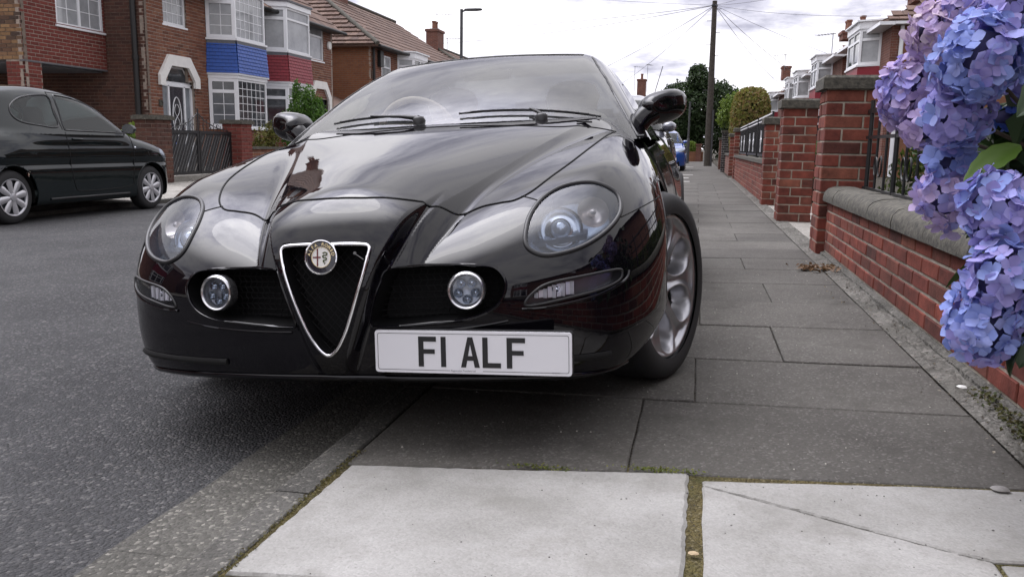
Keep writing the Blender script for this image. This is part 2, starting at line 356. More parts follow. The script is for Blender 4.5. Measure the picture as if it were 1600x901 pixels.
def ragged(poly, amp=.003, n=7):
    out = []
    for i in range(len(poly)): out += rag(poly[i], poly[(i + 1) % len(poly)], amp, n)
    return out
random.seed(11)
# two pale crossing slabs with a mossy joint between them; the right one is cracked across
slab(ragged([(-.846, 1.335), (.016, 1.40), (.020, 2.006), (-.832, 1.902)], .0022, 34), slab_white, 'concrete_slab', .07, .006, .004)
slab(ragged([(.052, 1.965), (.058, 1.936), (.20, 1.868), (.36, 1.787), (.54, 1.693), (.605, 1.668), (.99, 1.70), (.99, 2.050), (.55, 2.028)], .0022, 11), slab_white, 'concrete_slab', .07, .004, .003)
slab(ragged([(.052, 1.25), (.60, 1.25), (.60, 1.655), (.53, 1.688), (.35, 1.780), (.19, 1.861), (.052, 1.931)], .0022, 11), slab_white, 'concrete_slab', .07, .004, .004)
slab(ragged([(.612, 1.25), (.99, 1.25), (.99, 1.690), (.612, 1.656)], .002, 5), slab_white, 'concrete_slab', .07, .004, .002)
slab(ragged([(-.846, .62), (-.03, .62), (.014, 1.385), (-.846, 1.322)], .002, 5), slab_white, 'concrete_slab', .07, .004, .002)
slab(ragged([(.052, .62), (.99, .62), (.99, 1.24), (.052, 1.24)], .002, 5), slab_white, 'concrete_slab', .07, .004, .002)
b = MB(); b.add([(-.86, 1.0, -.005), (1.0, 1.0, .047), (1.0, 2.14, .047), (-.86, 1.97, -.005)], [(0, 1, 2, 3)]); b.build('joint_dirt', moss_mat, pave)
# dark slabs up the street
rows = [(2.02, 2.625, (-.13,)), (2.632, 3.198, (.033,)), (3.205, 3.83, (-.33, .36)), (3.837, 4.46, (.05,)), (4.467, 5.085, (-.25, .42)), (5.092, 5.685, (.02,)), (5.692, 6.26, (-.3, .35)), (6.267, 6.86, (.04,))]
y = 6.868
while y < 20: rows.append((y, y + .60, ((-.25, .38) if len(rows) % 2 else (.05,)))); y += .607
for i, (y0, y1, js) in enumerate(rows):
    xs = [-.85] + list(js) + [.842]
    for a, c in zip(xs[:-1], xs[1:]):
        g = .0022; sk0 = 0 if i else -.115; f0 = lambda x: (1.914 + .122 * (x + .832) if x < .03 else 1.979 + .110 * (x - .05)) if i == 0 else y0
        slab([(a + g, f0(a + g)), (c - g, f0(c - g)), (c - g, y1), (a + g, y1)] if i > 14 else ragged([(a + g, f0(a + g)), (c - g, f0(c - g)), (c - g, y1 - .002), (a + g, y1 - .002)], .0018, 6), slab_dark, 'slab', .05, .003, random.uniform(-.0025, .0025))
for y0 in [-6 + .61 * k for k in range(11)]:
    for a, c in ((-.85, .0), (.006, .842)): slab([(a, y0), (c, y0), (c, min(y0 + .603, .612)), (a, min(y0 + .603, .612))], slab_dark, 'slab', .05, .003)
sheet('far_pavement', -.856, .85, 20.01, 53, -.002, .046, slab_dark)
for y0, x1 in ((20.6, -.15), (23.2, -.2), (26.0, -.1), (31.5, -.2), (37, -.15)):
    slab([(-.85, y0), (x1, y0), (x1, y0 + .55), (-.85, y0 + .55)], slab_white, 'concrete_slab', .05, .004, .006)
# worn edging along the foot of the wall
b = MB(); random.seed(5); n = 260; vs = []; cols = (.8435, .875, .905, .935, .965, .99)
for k in range(n + 1):
    yy = 1.2 + 22 * k / n
    for j, x in enumerate(cols): vs.append((x + (random.uniform(-.012, .012) if 0 < j < 5 else 0), yy, zp(min(x, .99)) + .004 + (random.uniform(-.007, .010) if j > 0 else -.004)))
m = len(cols); b.add(vs, [(k * m + j, k * m + j + 1, (k + 1) * m + j + 1, (k + 1) * m + j) for k in range(n) for j in range(m - 1)]); b.build('worn_edging', strip_mat, kind='structure')
# ---- far side of the street
sheet('left_pavement', -9.70, -7.62, -40, 62, .03, -.035, drive_mat)
kl = thing('left_kerb', None, None); kl['kind'] = 'structure'
for k in range(40):
    b = MB(); b.box(-7.62, -7.50, -2 + .92 * k, -2 + .92 * k + .91, -.14, -.030); b.build('kerb_stone', kerb_mat, kl)
b = MB(); b.box(-7.62, -7.50, 34.9, 62, -.14, -.03); b.box(-7.62, -7.50, -40, -2.01, -.14, -.03); b.build('kerb_run', kerb_mat, kl)
sheet('left_garden_ground', -30, -9.70, -40, 62, .034, .034, drive_mat)
# ------------------------------------------------------------------ coupe body as one smooth implicit skin (car axes: x right, y back from the nose, z up)
_hc = spline((-.1, 0, .06, .12, .25, .4, .6, .9, 1.15, 1.3, 1.5, 2.0, 3.0, 3.6, 4.3, 4.6), (.52, .615, .674, .709, .748, .785, .828, .888, .93, .95, .962, .95, .955, .965, .94, .90))
_ha = spline((-.1, 0, .18, .3, .6, .9, 1.25, 1.6, 5), (.05, .06, .078, .085, .072, .046, .024, .02, .02))
_hf = spline((-.1, .1, .2, .3, .45, .6, .9, 1.25, 1.5, 2.2, 3.0, 3.6, 4.2, 4.6), (.46, .60, .648, .688, .738, .775, .835, .893, .922, .93, .95, .95, .93, .90))
_kf = spline((0, .35, .8, 1.25, 2, 5), (.36, .36, .32, .24, .2, .2))
_P = spline((0, .2, .35, .5, .62, .72, .8, .86, .9, .95), (.028, .033, .055, .092, .142, .212, .31, .44, .60, .85))
_V = spline((.1, .15, .2, .3, .42, .48, .52, .58, .64, .72), (.12, .055, .022, 0, .002, .012, .03, .07, .125, .23))
_Vc = spline((.1, .15, .2, .28, .4, .5, .58, .66, .75), (.14, .08, .035, .008, 0, .004, .024, .07, .17))
_wn = spline((.15, .22, .29, .4, .5, .585, .66, .8), (.02, .03, .052, .092, .13, .168, .20, .26))
def f_body(x, y, z):
    X = np.abs(x)
    xv = .185 + .36 * y; w = .034 + .066 * np.clip(y, 0, 1.5)
    inner = _hc(y) - _ha(y) * (X / np.maximum(xv, .1)) ** 2
    d = X - .66
    outer = _hf(y) - np.where(d < 0, _kf(y) * d * d, 1.55 * d * d)
    q = np.clip((X - (xv - .40 * w)) / w, 0, 1); t = .55 * q + .45 * q * q * (3 - 2 * q)
    H = inner * (1 - t) + outer * t
    wn = _wn(z); m = (1 - sstep(wn - .008, wn + .03, X)) * sstep(.2, .3, z)
    yf = (_P(X) + _V(z)) * (1 - m) + (_Vc(z) + .5 * X * X - .012) * m
    k1 = .05 + .05 * sstep(.15, .35, X)
    f = smax(z - H, yf - y, k1)
    W = .858 - 1.0 * np.maximum(z - .5, 0) ** 2 - 4.5 * np.maximum(.34 - z, 0) ** 2
    W = W + .014 * np.exp(-((y - .93) / .42) ** 2) + .03 * np.exp(-((y - 3.6) / .55) ** 2)
    f = smax(f, X - W, .13)
    f = smax(f, .197 - .05 * X * X - z, .05)
    yr = 4.5 - .25 * X * X - .35 * np.maximum(z - .75, 0) - .8 * np.maximum(.4 - z, 0)
    return smax(f, y - yr, .16)
_R = spline((.9, 1.05, 1.17, 1.4, 1.65, 1.85, 2.0, 2.2, 2.5, 2.8, 3.1, 3.4, 3.6, 3.8), (.77, .87, .945, 1.06, 1.165, 1.235, 1.27, 1.288, 1.285, 1.245, 1.16, 1.04, .95, .86))
def canopy_parts(x, y, z):
    X = np.abs(x); ye = y - .30 * X * X * (1 - sstep(1.9, 2.3, y)) + .2 * X * X * sstep(2.6, 3.0, y)
    return z - _R(ye) + .08 * X * X, X - (.737 - .61 * (z - .92) - .10 * np.maximum(z - 1.1, 0)) + .12 * sstep(2.5, 3.6, y)
def f_canopy(x, y, z):
    a, b = canopy_parts(x, y, z); return smax(a, b, .085)
# ------------------------------------------------------------------ materials shared by vehicles
def car_paint(name, col, dust=.007):
    m, nt, b = nodes_of(name); N = nt.nodes.new; L = nt.links.new
    b.inputs['Base Color'].default_value = (*col, 1); b.inputs['Roughness'].default_value = .35; b.inputs['Specular IOR Level'].default_value = 0.0
    b.inputs['Coat Weight'].default_value = 1.0; b.inputs['Coat IOR'].default_value = 1.47
    tc = N('ShaderNodeTexCoord'); n = N('ShaderNodeTexNoise'); n.inputs['Scale'].default_value = 5; n.inputs['Detail'].default_value = 8; n.inputs['Roughness'].default_value = .7; L(tc.outputs['Object'], n.inputs['Vector'])
    r = N('ShaderNodeMapRange'); r.inputs[1].default_value = .40; r.inputs[2].default_value = .75; r.inputs[3].default_value = .012; r.inputs[4].default_value = .060; L(n.outputs['Fac'], r.inputs[0]); L(r.outputs[0], b.inputs['Coat Roughness'])
    n3 = N('ShaderNodeTexNoise'); n3.inputs['Scale'].default_value = 260; n3.inputs['Detail'].default_value = 2; L(tc.outputs['Object'], n3.inputs['Vector'])
    r3 = N('ShaderNodeMapRange'); r3.inputs[1].default_value = .66; r3.inputs[2].default_value = .80; r3.inputs[3].default_value = 0; r3.inputs[4].default_value = dust * 4; L(n3.outputs['Fac'], r3.inputs[0])
    d = N('ShaderNodeMix'); d.data_type = 'RGBA'; L(r3.outputs[0], d.inputs[0]); d.inputs[6].default_value = (*col, 1); d.inputs[7].default_value = (.35, .33, .30, 1); L(d.outputs[2], b.inputs['Base Color'])
    # orange peel: the faint waviness of sprayed lacquer
    n2 = N('ShaderNodeTexNoise'); n2.inputs['Scale'].default_value = 34; n2.inputs['Detail'].default_value = 2; L(tc.outputs['Object'], n2.inputs['Vector'])
    bp = N('ShaderNodeBump'); bp.inputs['Strength'].default_value = .02; bp.inputs['Distance'].default_value = .004; L(n2.outputs['Fac'], bp.inputs['Height']); L(bp.outputs[0], b.inputs['Coat Normal']); return m
paint_black = car_paint('black_paint', (.0030, .0026, .0042))
black_trim = pmat('black_trim', (.012, .012, .013), rough=.42)
rubber = pmat('rubber', (.018, .018, .019), rough=.75, bump=.15, bscale=120)
gap_black = pmat('gap_black', (.002, .002, .002), rough=.9)
chrome = pmat('chrome', (.86, .86, .88), rough=.07, metal=1.0)
silver = pmat('silver_wheel', (.40, .40, .42), rough=.32, metal=.85, coat=.4)
mesh_black = pmat('grille_black', (.003, .003, .0035), rough=.7, spec=.2)
lamp_clear = glass('lamp_glass', (.80, .84, .90), 1.65, body=.03, bodycol=(.55, .62, .75))  # bluish film in the glass stands in for reflected sky
signal_glass = glass('signal_glass', (.97, .97, 1), 1.33)
signal_facet = pmat('signal_facet', (.80, .80, .83), rough=.2, metal=.35)
signal_bowl = pmat('signal_bowl', (.20, .20, .21), rough=.25, metal=.6)
lamp_chrome = pmat('lamp_reflector', (.62, .65, .70), rough=.16, metal=1.0)
lamp_dark = pmat('lamp_housing', (.10, .11, .125), rough=.3, metal=.5)
screen_glass = glass('windscreen_glass', (.90, .93, .93), 1.75, body=.035, bodycol=(.62, .63, .64), dirt=.05)  # milky film puts a pale veil of reflected sky into the glass
side_glass = glass('side_glass', (.45, .52, .52), 1.7)
leather = pmat('beige_leather', (.42, .36, .28), rough=.55, noise=.12)
cabin_dark = pmat('cabin_dark', (.03, .028, .027), rough=.7)
plate_white = pmat('plate_white', (.70, .70, .73), rough=.3, coat=.3)
plate_ink = pmat('plate_ink', (.01, .01, .011), rough=.4)

def surf_front(f, x, z, y0=-.4, y1=2.0):
    """points of an implicit skin met when travelling backwards (+y) at each (x, z)"""
    x = np.asarray(x, float); z = np.asarray(z, float); n = len(x); ys = np.linspace(y0, y1, 480)
    best = np.full(n, np.nan); prev = f(x, np.full(n, ys[0]), z)
    for k in range(1, len(ys)):
        cur = f(x, np.full(n, ys[k]), z); hit = np.isnan(best) & (cur < 0) & (prev >= 0)
        best[hit] = ys[k] - (ys[k] - ys[k - 1]) * (-cur[hit]) / np.maximum(prev[hit] - cur[hit], 1e-9); prev = cur
    return np.stack([x, best, z], 1)
def surf_top(f, x, y, z0=1.5, z1=.2):
    x = np.asarray(x, float); y = np.asarray(y, float); n = len(x); a = np.full(n, z0); b = np.full(n, z1)
    for _ in range(40):
        m = .5 * (a + b); neg = f(x, y, m) < 0; b = np.where(neg, m, b); a = np.where(neg, a, m)
    return np.stack([x, y, .5 * (a + b)], 1)
def surf_side(f, y, z, s=1):
    y = np.asarray(y, float); z = np.asarray(z, float); n = len(y); a = np.full(n, 1.3); b = np.full(n, .2)
    for _ in range(40):
        m = .5 * (a + b); neg = f(m * s, y, z) < 0; b = np.where(neg, m, b); a = np.where(neg, a, m)
    return np.stack([.5 * (a + b) * s, y, z], 1)
def loft(rings, close=False):
    """rings: list of (n,3) arrays -> MB with quads between successive closed rings"""
    b = MB(); n = len(rings[0]); vs = [tuple(p) for r in rings for p in r]; fs = []
    for i in range(len(rings) - 1):
        for k in range(n): fs.append((i * n + k, i * n + (k + 1) % n, (i + 1) * n + (k + 1) % n, (i + 1) * n + k))
    if close: fs.append(tuple((len(rings) - 1) * n + k for k in range(n)))
    b.add(vs, fs); return b

# ------------------------------------------------------------------ the wheel of the coupe: six wide flat spokes round oval holes
def coupe_wheel(parent, x, y, s, r=.326, w=.235, steer=0.0):
    """axis along x; outer side towards s*x"""
    tyre_prof = [(.250, -.5), (.266, -.5), (.290, -.49), (.308, -.455), (.320, -.40), (.326, -.30), (.3265, 0), (.326, .30), (.320, .40), (.311, .455), (.292, .485), (.268, .49), (.250, .47)]
    M0 = Matrix.Translation((x, y, r)) @ Matrix.Rotation(-R(steer), 4, 'Z') @ Matrix.Rotation(math.pi / 2 * s, 4, 'Y')
    b = MB(); b.lathe([(rr * r / .326, zz * w) for rr, zz in tyre_prof], 64, M0)
    tyre = b.build('wheel', rubber, parent, smooth=35)
    for g in (-.055, 0, .055):
        gb = MB(); gb.lathe([(r + .001, g - .004), (r - .006, g - .003), (r - .006, g + .003), (r + .001, g + .004)], 48, M0); gb.build('tread_groove', gap_black, tyre)
    M0 = M0 @ Matrix.Diagonal((1.085, 1.085, 1.04, 1))
    # rim face as a height field in polar coordinates with six holes
    nr, na = 64, 360; rs = np.linspace(.0, .236, nr); an = np.linspace(0, 2 * np.pi, na, endpoint=False)
    Rr, A = np.meshgrid(rs, an, indexing='ij'); k = 6; per = 2 * np.pi / k; da = (A + per / 2) % per - per / 2
    u = Rr * np.cos(da) - .145; v = Rr * np.sin(da)
    hw = .050 + .20 * u                              # holes broaden outwards
    d = (np.sqrt((u / .060) ** 2 + (v / np.maximum(hw, .02)) ** 2) - 1) * .05
    face = .085 - .045 * np.clip((.236 - Rr) / .236, 0, 1) ** 1.5 + .012 * np.exp(-((Rr - .226) / .010) ** 2) - .012 * np.exp(-((Rr - .05) / .02) ** 2)
    hgt = face - .055 * (1 - sstep(-.006, .0075, d)) + .005 * np.exp(-((d - .011) / .0045) ** 2) - .010 * sstep(.016, .034, d) * (Rr < .215)
    P = np.stack([Rr * np.cos(A), Rr * np.sin(A), hgt], -1).reshape(-1, 3)
    Q = grid_quads(nr, na, True); keep = d.reshape(-1)[Q].mean(1) > -.0055
    M1 = np.array(M0); P = P @ M1[:3, :3].T + M1[:3, 3]
    rim = link('rim', sub_mesh('rim', P, None, Q, keep, silver), tyre)
    b = MB(); b.lathe([(.236, .092), (.243, .094), (.245, .085), (.236, .07), (.225, 0), (.222, -.10)], 64, M0); b.build('rim_flange', silver, tyre, smooth=40)
    b = MB(); b.lathe([(0, .022), (.165, .022), (.168, .01), (.168, -.01)], 48, M0); b.build('brake_disc', pmat('brake_steel', (.030, .029, .028), rough=.5, metal=.6) if 'brake_steel' not in MATS else MATS['brake_steel'], tyre, smooth=40)
    b = MB(); b.lathe([(.222, -.10), (.0, -.10)], 32, M0); b.build('wheel_back', gap_black, tyre)
    b = MB(); b.lathe([(.030, .044), (.033, .052), (.028, .058), (0, .060)], 32, M0); b.lathe([(.013, .061), (.015, .064), (.013, .066)], 16, M0)
    hub = b.build('hub_cap', silver, tyre, smooth=40)
    return tyre

# ------------------------------------------------------------------ the coupe
CAR_P = dict(cx=-.907, cy=2.0, cz=-.03, roll=3.5, yaw=.4)
AXF, AXR, WHEEL_R = .93, 3.60, .326
HEADLAMP = smooth_poly([(.505, .60), (.510, .562), (.535, .540), (.577, .531), (.65, .545), (.712, .580), (.745, .625), (.735, .672), (.69, .702), (.64, .711), (.58, .702), (.535, .676), (.511, .638)], 6)
INTAKE = smooth_poly([(.165, .517), (.28, .519), (.38, .516), (.438, .506), (.466, .465), (.444, .412), (.38, .381), (.28, .371), (.14, .363), (.108, .37), (.118, .42), (.14, .48)], 6)
TURN = smooth_poly([(.513, .412), (.535, .440), (.575, .461), (.66, .472), (.742, .478), (.755, .465), (.745, .447), (.70, .431), (.62, .418), (.535, .406)], 6)
SHIELD_H = [(0, .5875), (.06, .5875), (.108, .585), (.1225, .579), (.1235, .565), (.112, .52), (.096, .472), (.076, .415), (.054, .360), (.030, .318), (.012, .299), (0, .2945)]
SHIELD = np.array(SHIELD_H + [(-x, z) for x, z in SHIELD_H[-2:0:-1]])
HOOD_R = [(.0, .120), (.08, .128), (.16, .165), (.225, .210), (.285, .262), (.35, .300), (.41, .302), (.462, .312), (.515, .385), (.575, .56), (.628, .85), (.655, 1.05), (.668, 1.155)]
HOOD_BACK = [(.668, 1.155), (.60, 1.125), (.52, 1.085), (.47, 1.062), (.40, 1.055), (.2, 1.055), (0, 1.055)]

def build_coupe():
    root = thing('parked_coupe', 'glossy black sports coupe parked half on the pavement with a shield grille and private plate', 'car', group=None)
    p = CAR_P; root.matrix_world = Matrix.Translation((p['cx'], p['cy'], p['cz'])) @ Matrix.Rotation(R(p['yaw']), 4, 'Z') @ Matrix.Rotation(-R(p['roll']), 4, 'Y')
    # ---- front skin: rays from an inner point, pole axis along x
    al = np.radians(np.concatenate([np.linspace(-89, -32, 20, endpoint=False), np.linspace(-32, 30, 380, endpoint=False), np.linspace(30, 90, 190)]))
    tt = np.linspace(-1, 1, 560); be = np.radians(90 * (.72 * tt + .28 * tt ** 3)) * .9995
    A, B = np.meshgrid(al, be, indexing='ij')
    D = np.stack([np.sin(B), -np.cos(B) * np.cos(A), np.cos(B) * np.sin(A)], -1).reshape(-1, 3); O = np.array([0, 1.25, .45])
    P = ray_solve(f_body, O, D, .05, 2.2); Nn = grad_n(f_body, P); Q = grid_quads(len(al), len(be)); Q = Q[:, ::-1]
    cen = P[Q].mean(1); cx, cy, cz = cen.T; ax = np.abs(cx)
    arch = (ax > .60) & ((cy - AXF) ** 2 + (cz - .330) ** 2 < .362 ** 2)
    lampm = in_poly(HEADLAMP, ax, cz) & (cy < .7); intake = in_poly(INTAKE, ax, cz) & (cy < .3); turn = in_poly(TURN, ax, cz) & (cy < .5)
    shield = in_poly(SHIELD, cx, cz) & (cy < .3)
    hoodp = np.array([(x, y) for x, y in HOOD_R + HOOD_BACK[1:]]); hoodp = np.vstack([hoodp, hoodp[::-1] * [-1, 1]])
    hood = in_poly(hoodp, cx, cy) & (cz > .55)
    cowl = ~hood & (cz > .8) & (cy > 1.0) & (ax < .655)
    cut = arch | lampm | intake | turn | shield
    bumper = ~hood & ~cut & (((cz < .662) & (cy < .305) & (ax < .60)) | ((cz < .60) & (cy < .62)) | ((ax < .30) & (cy < .35)))
    rest = ~hood & ~cut & ~bumper & ~cowl
    def skin(name, m, mat): return link(name, sub_mesh(name, P, Nn, Q, m, mat), root)
    skin('hood', hood, paint_black); bump = skin('front_bumper', bumper, paint_black); skin('cowl_panel', cowl, paint_black)
    skin('front_wing', rest & (cx < 0), paint_black); skin('front_wing', rest & (cx >= 0), paint_black)
    lamp_q = lampm
    # ---- rear skin: rings round the body from y=1.25 back, then a star for the tail
    ys = np.linspace(1.25, 3.5, 110); an = np.linspace(0, 2 * np.pi, 220, endpoint=False)
    Y, A2 = np.meshgrid(ys, an, indexing='ij'); D2 = np.stack([np.sin(A2), 0 * A2, np.cos(A2)], -1).reshape(-1, 3)
    O2 = np.stack([0 * Y, Y, 0 * Y + .5], -1).reshape(-1, 3)
    P2 = ray_solve(f_body, O2, D2, .05, 2.0); N2 = grad_n(f_body, P2); Q2 = grid_quads(len(ys), len(an), True)
    c2 = P2[Q2].mean(1); arch2 = (np.abs(c2[:, 0]) > .6) & ((c2[:, 1] - AXR) ** 2 + (c2[:, 2] - .33) ** 2 < .365 ** 2)
    inner = (np.abs(c2[:, 0]) < .70) & (c2[:, 2] > .8) & (c2[:, 1] > 1.34) & (c2[:, 1] < 3.15)
    door = (c2[:, 1] > 1.42) & (c2[:, 1] < 2.72) & (np.abs(c2[:, 0]) > .7) & (c2[:, 2] > .22)
    for s in (-1, 1):
        dm = door & (c2[:, 0] * s > 0) & ~inner
        d = link('door', sub_mesh('door', P2, N2, Q2, dm, paint_black), root)
        hb = MB(); q = surf_side(f_body, np.linspace(2.42, 2.62, 8), np.full(8, .78), s); hb.tube([tuple(v + np.array([.012 * s, 0, 0])) for v in q], .011, 8); hb.build('handle', paint_black, d, smooth=50)
    link('body_shell', sub_mesh('body_shell', P2, N2, Q2, ~arch2 & ~inner & ~door, paint_black), root)
    al3 = np.radians(np.linspace(-90, 90, 90)); be3 = np.radians(np.linspace(-89.9, 89.9, 120)); A3, B3 = np.meshgrid(al3, be3, indexing='ij')
    D3 = np.stack([np.sin(B3), np.cos(B3) * np.cos(A3), np.cos(B3) * np.sin(A3)], -1).reshape(-1, 3); O3 = np.array([0, 3.5, .5])
    P3 = ray_solve(f_body, O3, D3, .05, 2.2); N3 = grad_n(f_body, P3); Q3 = grid_quads(len(al3), len(be3)); c3 = P3[Q3].mean(1)
    arch3 = (np.abs(c3[:, 0]) > .6) & ((c3[:, 1] - AXR) ** 2 + (c3[:, 2] - .33) ** 2 < .365 ** 2)
    link('tail', sub_mesh('tail', P3, N3, Q3, ~arch3, paint_black), root)
    for s in (-1, 1):
        pts = surf_front(lambda x, y, z: f_body(x, 4.5 - y, z), np.array([.5, .72, .74, .52]) * s, np.array([.82, .81, .73, .72]), -.3, 1.0)
        b = MB(); b.prism([(x, 4.5 - y + .004, z) for x, y, z in pts], (0, -.03, 0)); b.build('tail_lamp', pmat('tail_red', (.35, .01, .01), rough=.15) if 'tail_red' not in MATS else MATS['tail_red'], root)
    # ---- shut lines: thin dark beads along the panel gaps
    def bead(pts, r=.0026, mat=gap_black, name='panel_gap', closed=False, parent=root):
        b = MB(); b.tube([tuple(q) for q in pts], r, 6, closed); return b.build(name, mat, parent, smooth=60)
    hp = smooth_poly(HOOD_R, 6, False)
    for s in (-1, 1): bead(surf_top(f_body, hp[:, 0] * s, hp[:, 1]), .0032)
    hb = smooth_poly(HOOD_BACK, 5, False)
    for s in (-1, 1): bead(surf_top(f_body, hb[:, 0] * s, hb[:, 1]), .0024)
    for s in (-1, 1):
        a = surf_top(f_body, np.linspace(.47, .522, 8) * s, np.linspace(.325, .30, 8)); bead(a, .0022)           # bumper to wing, inboard of the lamp
        t = surf_front(f_body, np.linspace(.748, .86, 14) * s, np.linspace(.612, .655, 14)); bead(t[~np.isnan(t[:, 1])], .002)
        yy = np.full(24, 1.42); bead(surf_side(f_body, yy, np.linspace(.24, .90, 24), s), .003); bead(surf_side(f_body, yy + 1.30, np.linspace(.24, .92, 24), s), .003)
        # wheel arch lips
        for ay in (AXF, AXR):
            th = np.linspace(-.35, math.pi + .35, 60); q = surf_side(f_body, ay - .363 * np.cos(th), .330 + .363 * np.sin(th), s)
            bead(q - np.array([.003 * s, 0, 0]), .0045, paint_black, 'arch_lip')
            b = MB(); M0 = Matrix.Translation((.56 * s, ay, .33)) @ Matrix.Rotation(math.pi / 2 * s, 4, 'Y')
            b.lathe([(.0, -.02), (.38, -.02), (.372, .10), (.366, .255)], 40, M0, a0=R(72) if s > 0 else R(-108), a1=R(288) if s > 0 else R(108)); b.build('wheel_well', gap_black, root)
    # ---- underbody tray, which keeps light from leaking through the shell
    b = MB(); b.box(-.66, .66, .35, 4.25, .17, .20); b.box(-.56, .56, .3, 1.3, .2, .5); b.build('underbody', gap_black, root)
    # ---- lamps
    for s in (-1, 1):
        hl = HEADLAMP * [s, 1]
        ring = surf_front(f_body, hl[:, 0], hl[:, 1]); c0 = ring.mean(0)
        nrm = grad_n(f_body, ring).mean(0); nrm /= np.linalg.norm(nrm)
        m = lamp_q & (cx * s > 0)
        # lens: the body's own surface
        lamp = link('headlight', sub_mesh('headlight', P, Nn, Q, m, lamp_clear), root)
        b = MB(); b.tube([tuple(q) for q in ring], .0072, 8, True); b.build('lamp_seal', black_trim, lamp, smooth=60)
        r1 = ring - nrm * .012; r2 = c0 + (ring - c0) * .90 - nrm * .075; r3 = c0 + (ring - c0) * .45 - nrm * .10
        lb = loft([r1, r2, r3], True); lb.build('lamp_bowl', lamp_dark if False else pmat('lamp_bowl_grey', (.24, .27, .32), rough=.25, metal=.7) if 'lamp_bowl_grey' not in MATS else MATS['lamp_bowl_grey'], lamp, smooth=50)
        # projector: stepped rings and a glass dome, facing forwards
        pc = Vector(c0 + np.array([-.012 * s, 0, .004]) - nrm * .060); ax_ = Vector((.12 * s, -.93, .30)).normalized()
        M0 = Matrix.Translation(pc) @ ax_.to_track_quat('Z', 'Y').to_matrix().to_4x4()
        b = MB(); b.lathe([(.062, .002), (.064, .012), (.058, .020), (.052, .012), (.050, .0), (.036, .004), (.035, .018), (.030, .020), (.028, .008), (.0, .006)], 40, M0); b.build('projector_ring', lamp_chrome, lamp, smooth=30)
        b = MB(); b.lathe([(.028, .010), (.026, .020), (.018, .030), (.009, .034), (0, .035)], 28, M0); b.build('projector_lens', lamp_chrome if False else pmat('projector_glass', (.55, .60, .68), rough=.05, metal=.6) if 'projector_glass' not in MATS else MATS['projector_glass'], lamp, smooth=60)
        pc2 = Vector(c0 + np.array([.072 * s, .055, .040]) - nrm * .050); M2 = Matrix.Translation(pc2) @ Vector((.3 * s, -.85, .35)).normalized().to_track_quat('Z', 'Y').to_matrix().to_4x4()
        b = MB(); b.lathe([(.046, .006), (.040, .0), (.026, -.010), (.012, -.014), (0, -.014)], 30, M2); b.lathe([(.010, -.013), (.009, .006), (0, .010)], 14, M2); b.build('side_reflector', pmat('amber_reflector', (.60, .53, .48), rough=.25, metal=.6) if 'amber_reflector' not in MATS else MATS['amber_reflector'], lamp, smooth=50)
        pl = MB(); q = c0 + np.array([-.02 * s, -.02, -.052]) - nrm * .03
        pl.obox(q - np.array([.075, 0, .012]), (.15, 0.02 * s, .02 * s), (0, .03, .012), (0, -.004, .016)); pl.build('lamp_strip', MATS['lamp_bowl_grey'], lamp)
        # turn signal
        tp = TURN * [s, 1]; tr = surf_front(f_body, tp[:, 0], tp[:, 1]); tc = tr.mean(0); tn = grad_n(f_body, tr).mean(0); tn /= np.linalg.norm(tn)
        tm = turn & (cx * s > 0)
        tl = link('turn_signal', sub_mesh('turn_signal', P, Nn, Q, tm, signal_glass), root)
        b = MB(); b.tube([tuple(v) for v in tr], .0040, 8, True); b.build('lamp_seal', black_trim, tl, smooth=60)
        loft([tr - tn * .008, tc + (tr - tc) * .92 - tn * .035], True).build('lamp_bowl', signal_bowl, tl, smooth=50)
        b = MB(); k = 9                                  # faceted bright half near the middle of the car
        for i in range(k):
            x0 = .543 + .090 * i / (k - 1); h0 = .007 + .010 * min(1, i / 4)
            v = surf_front(f_body, [x0 * s], [.432 + .014 * i / k])[0] - tn * .007
            b.obox(v + np.array([-.0045, 0, -h0]), (.0105, (.008 if i % 2 else -.006) * s, 0), (0, .006, 0), (0, .003, 2 * h0))
        b.build('lamp_facets', signal_facet, tl)
        v = surf_front(f_body, [.597 * s], [.444])[0] - tn * .012; M3 = Matrix.Translation(Vector(v)) @ Vector(tn).to_track_quat('Z', 'Y').to_matrix().to_4x4()
        b = MB(); b.lathe([(.014, 0), (.012, .004), (.0105, -.002), (.006, .004), (0, .006)], 20, M3); b.build('lamp_bulb', lamp_chrome, tl, smooth=40)
        # crease lip under the signal
        lp = smooth_poly([(.505, .398), (.56, .398), (.64, .407), (.71, .422), (.762, .447), (.772, .470)], 6, False); lq = surf_front(f_body, lp[:, 0] * s, lp[:, 1])
        bead(lq - np.array([0, .001, 0]), .0042, paint_black, 'bumper_crease')
        # intake recess with its own walls and a mesh back
        ip = INTAKE * [s, 1]; ir = surf_front(f_body, ip[:, 0], ip[:, 1]); ir[:, 1] = np.where(np.isnan(ir[:, 1]), .05, ir[:, 1]); ic = ir.mean(0)
        back = ic + (ir - ic) * [.93, 0, .90]; back[:, 1] = ir[:, 1] + .10
        it = loft([ir + [0, -.001, 0], ic + (ir - ic) * [.985, 1, .975] + [0, .012, 0], back], True).build('side_intake', mesh_black, root, smooth=40)
        bead(ir, .0045, paint_black, 'intake_lip')
        b = MB()                                         # honeycomb mesh bars in the recess
        for i in range(17):
            x = .15 + .30 * i / 16
            zs = [z for z in np.linspace(.375, .512, 40) if in_poly(INTAKE, np.array([x]), np.array([z]))[0]]
            if len(zs) > 3:
                yb = float(surf_front(f_body, [x * s], [.45])[0, 1]) + .072 if True else 0
                b.tube([(x * s + .004 * (-1) ** k, yb, z) for k, z in enumerate(np.linspace(zs[0], zs[-1], 12))], .0016, 4)
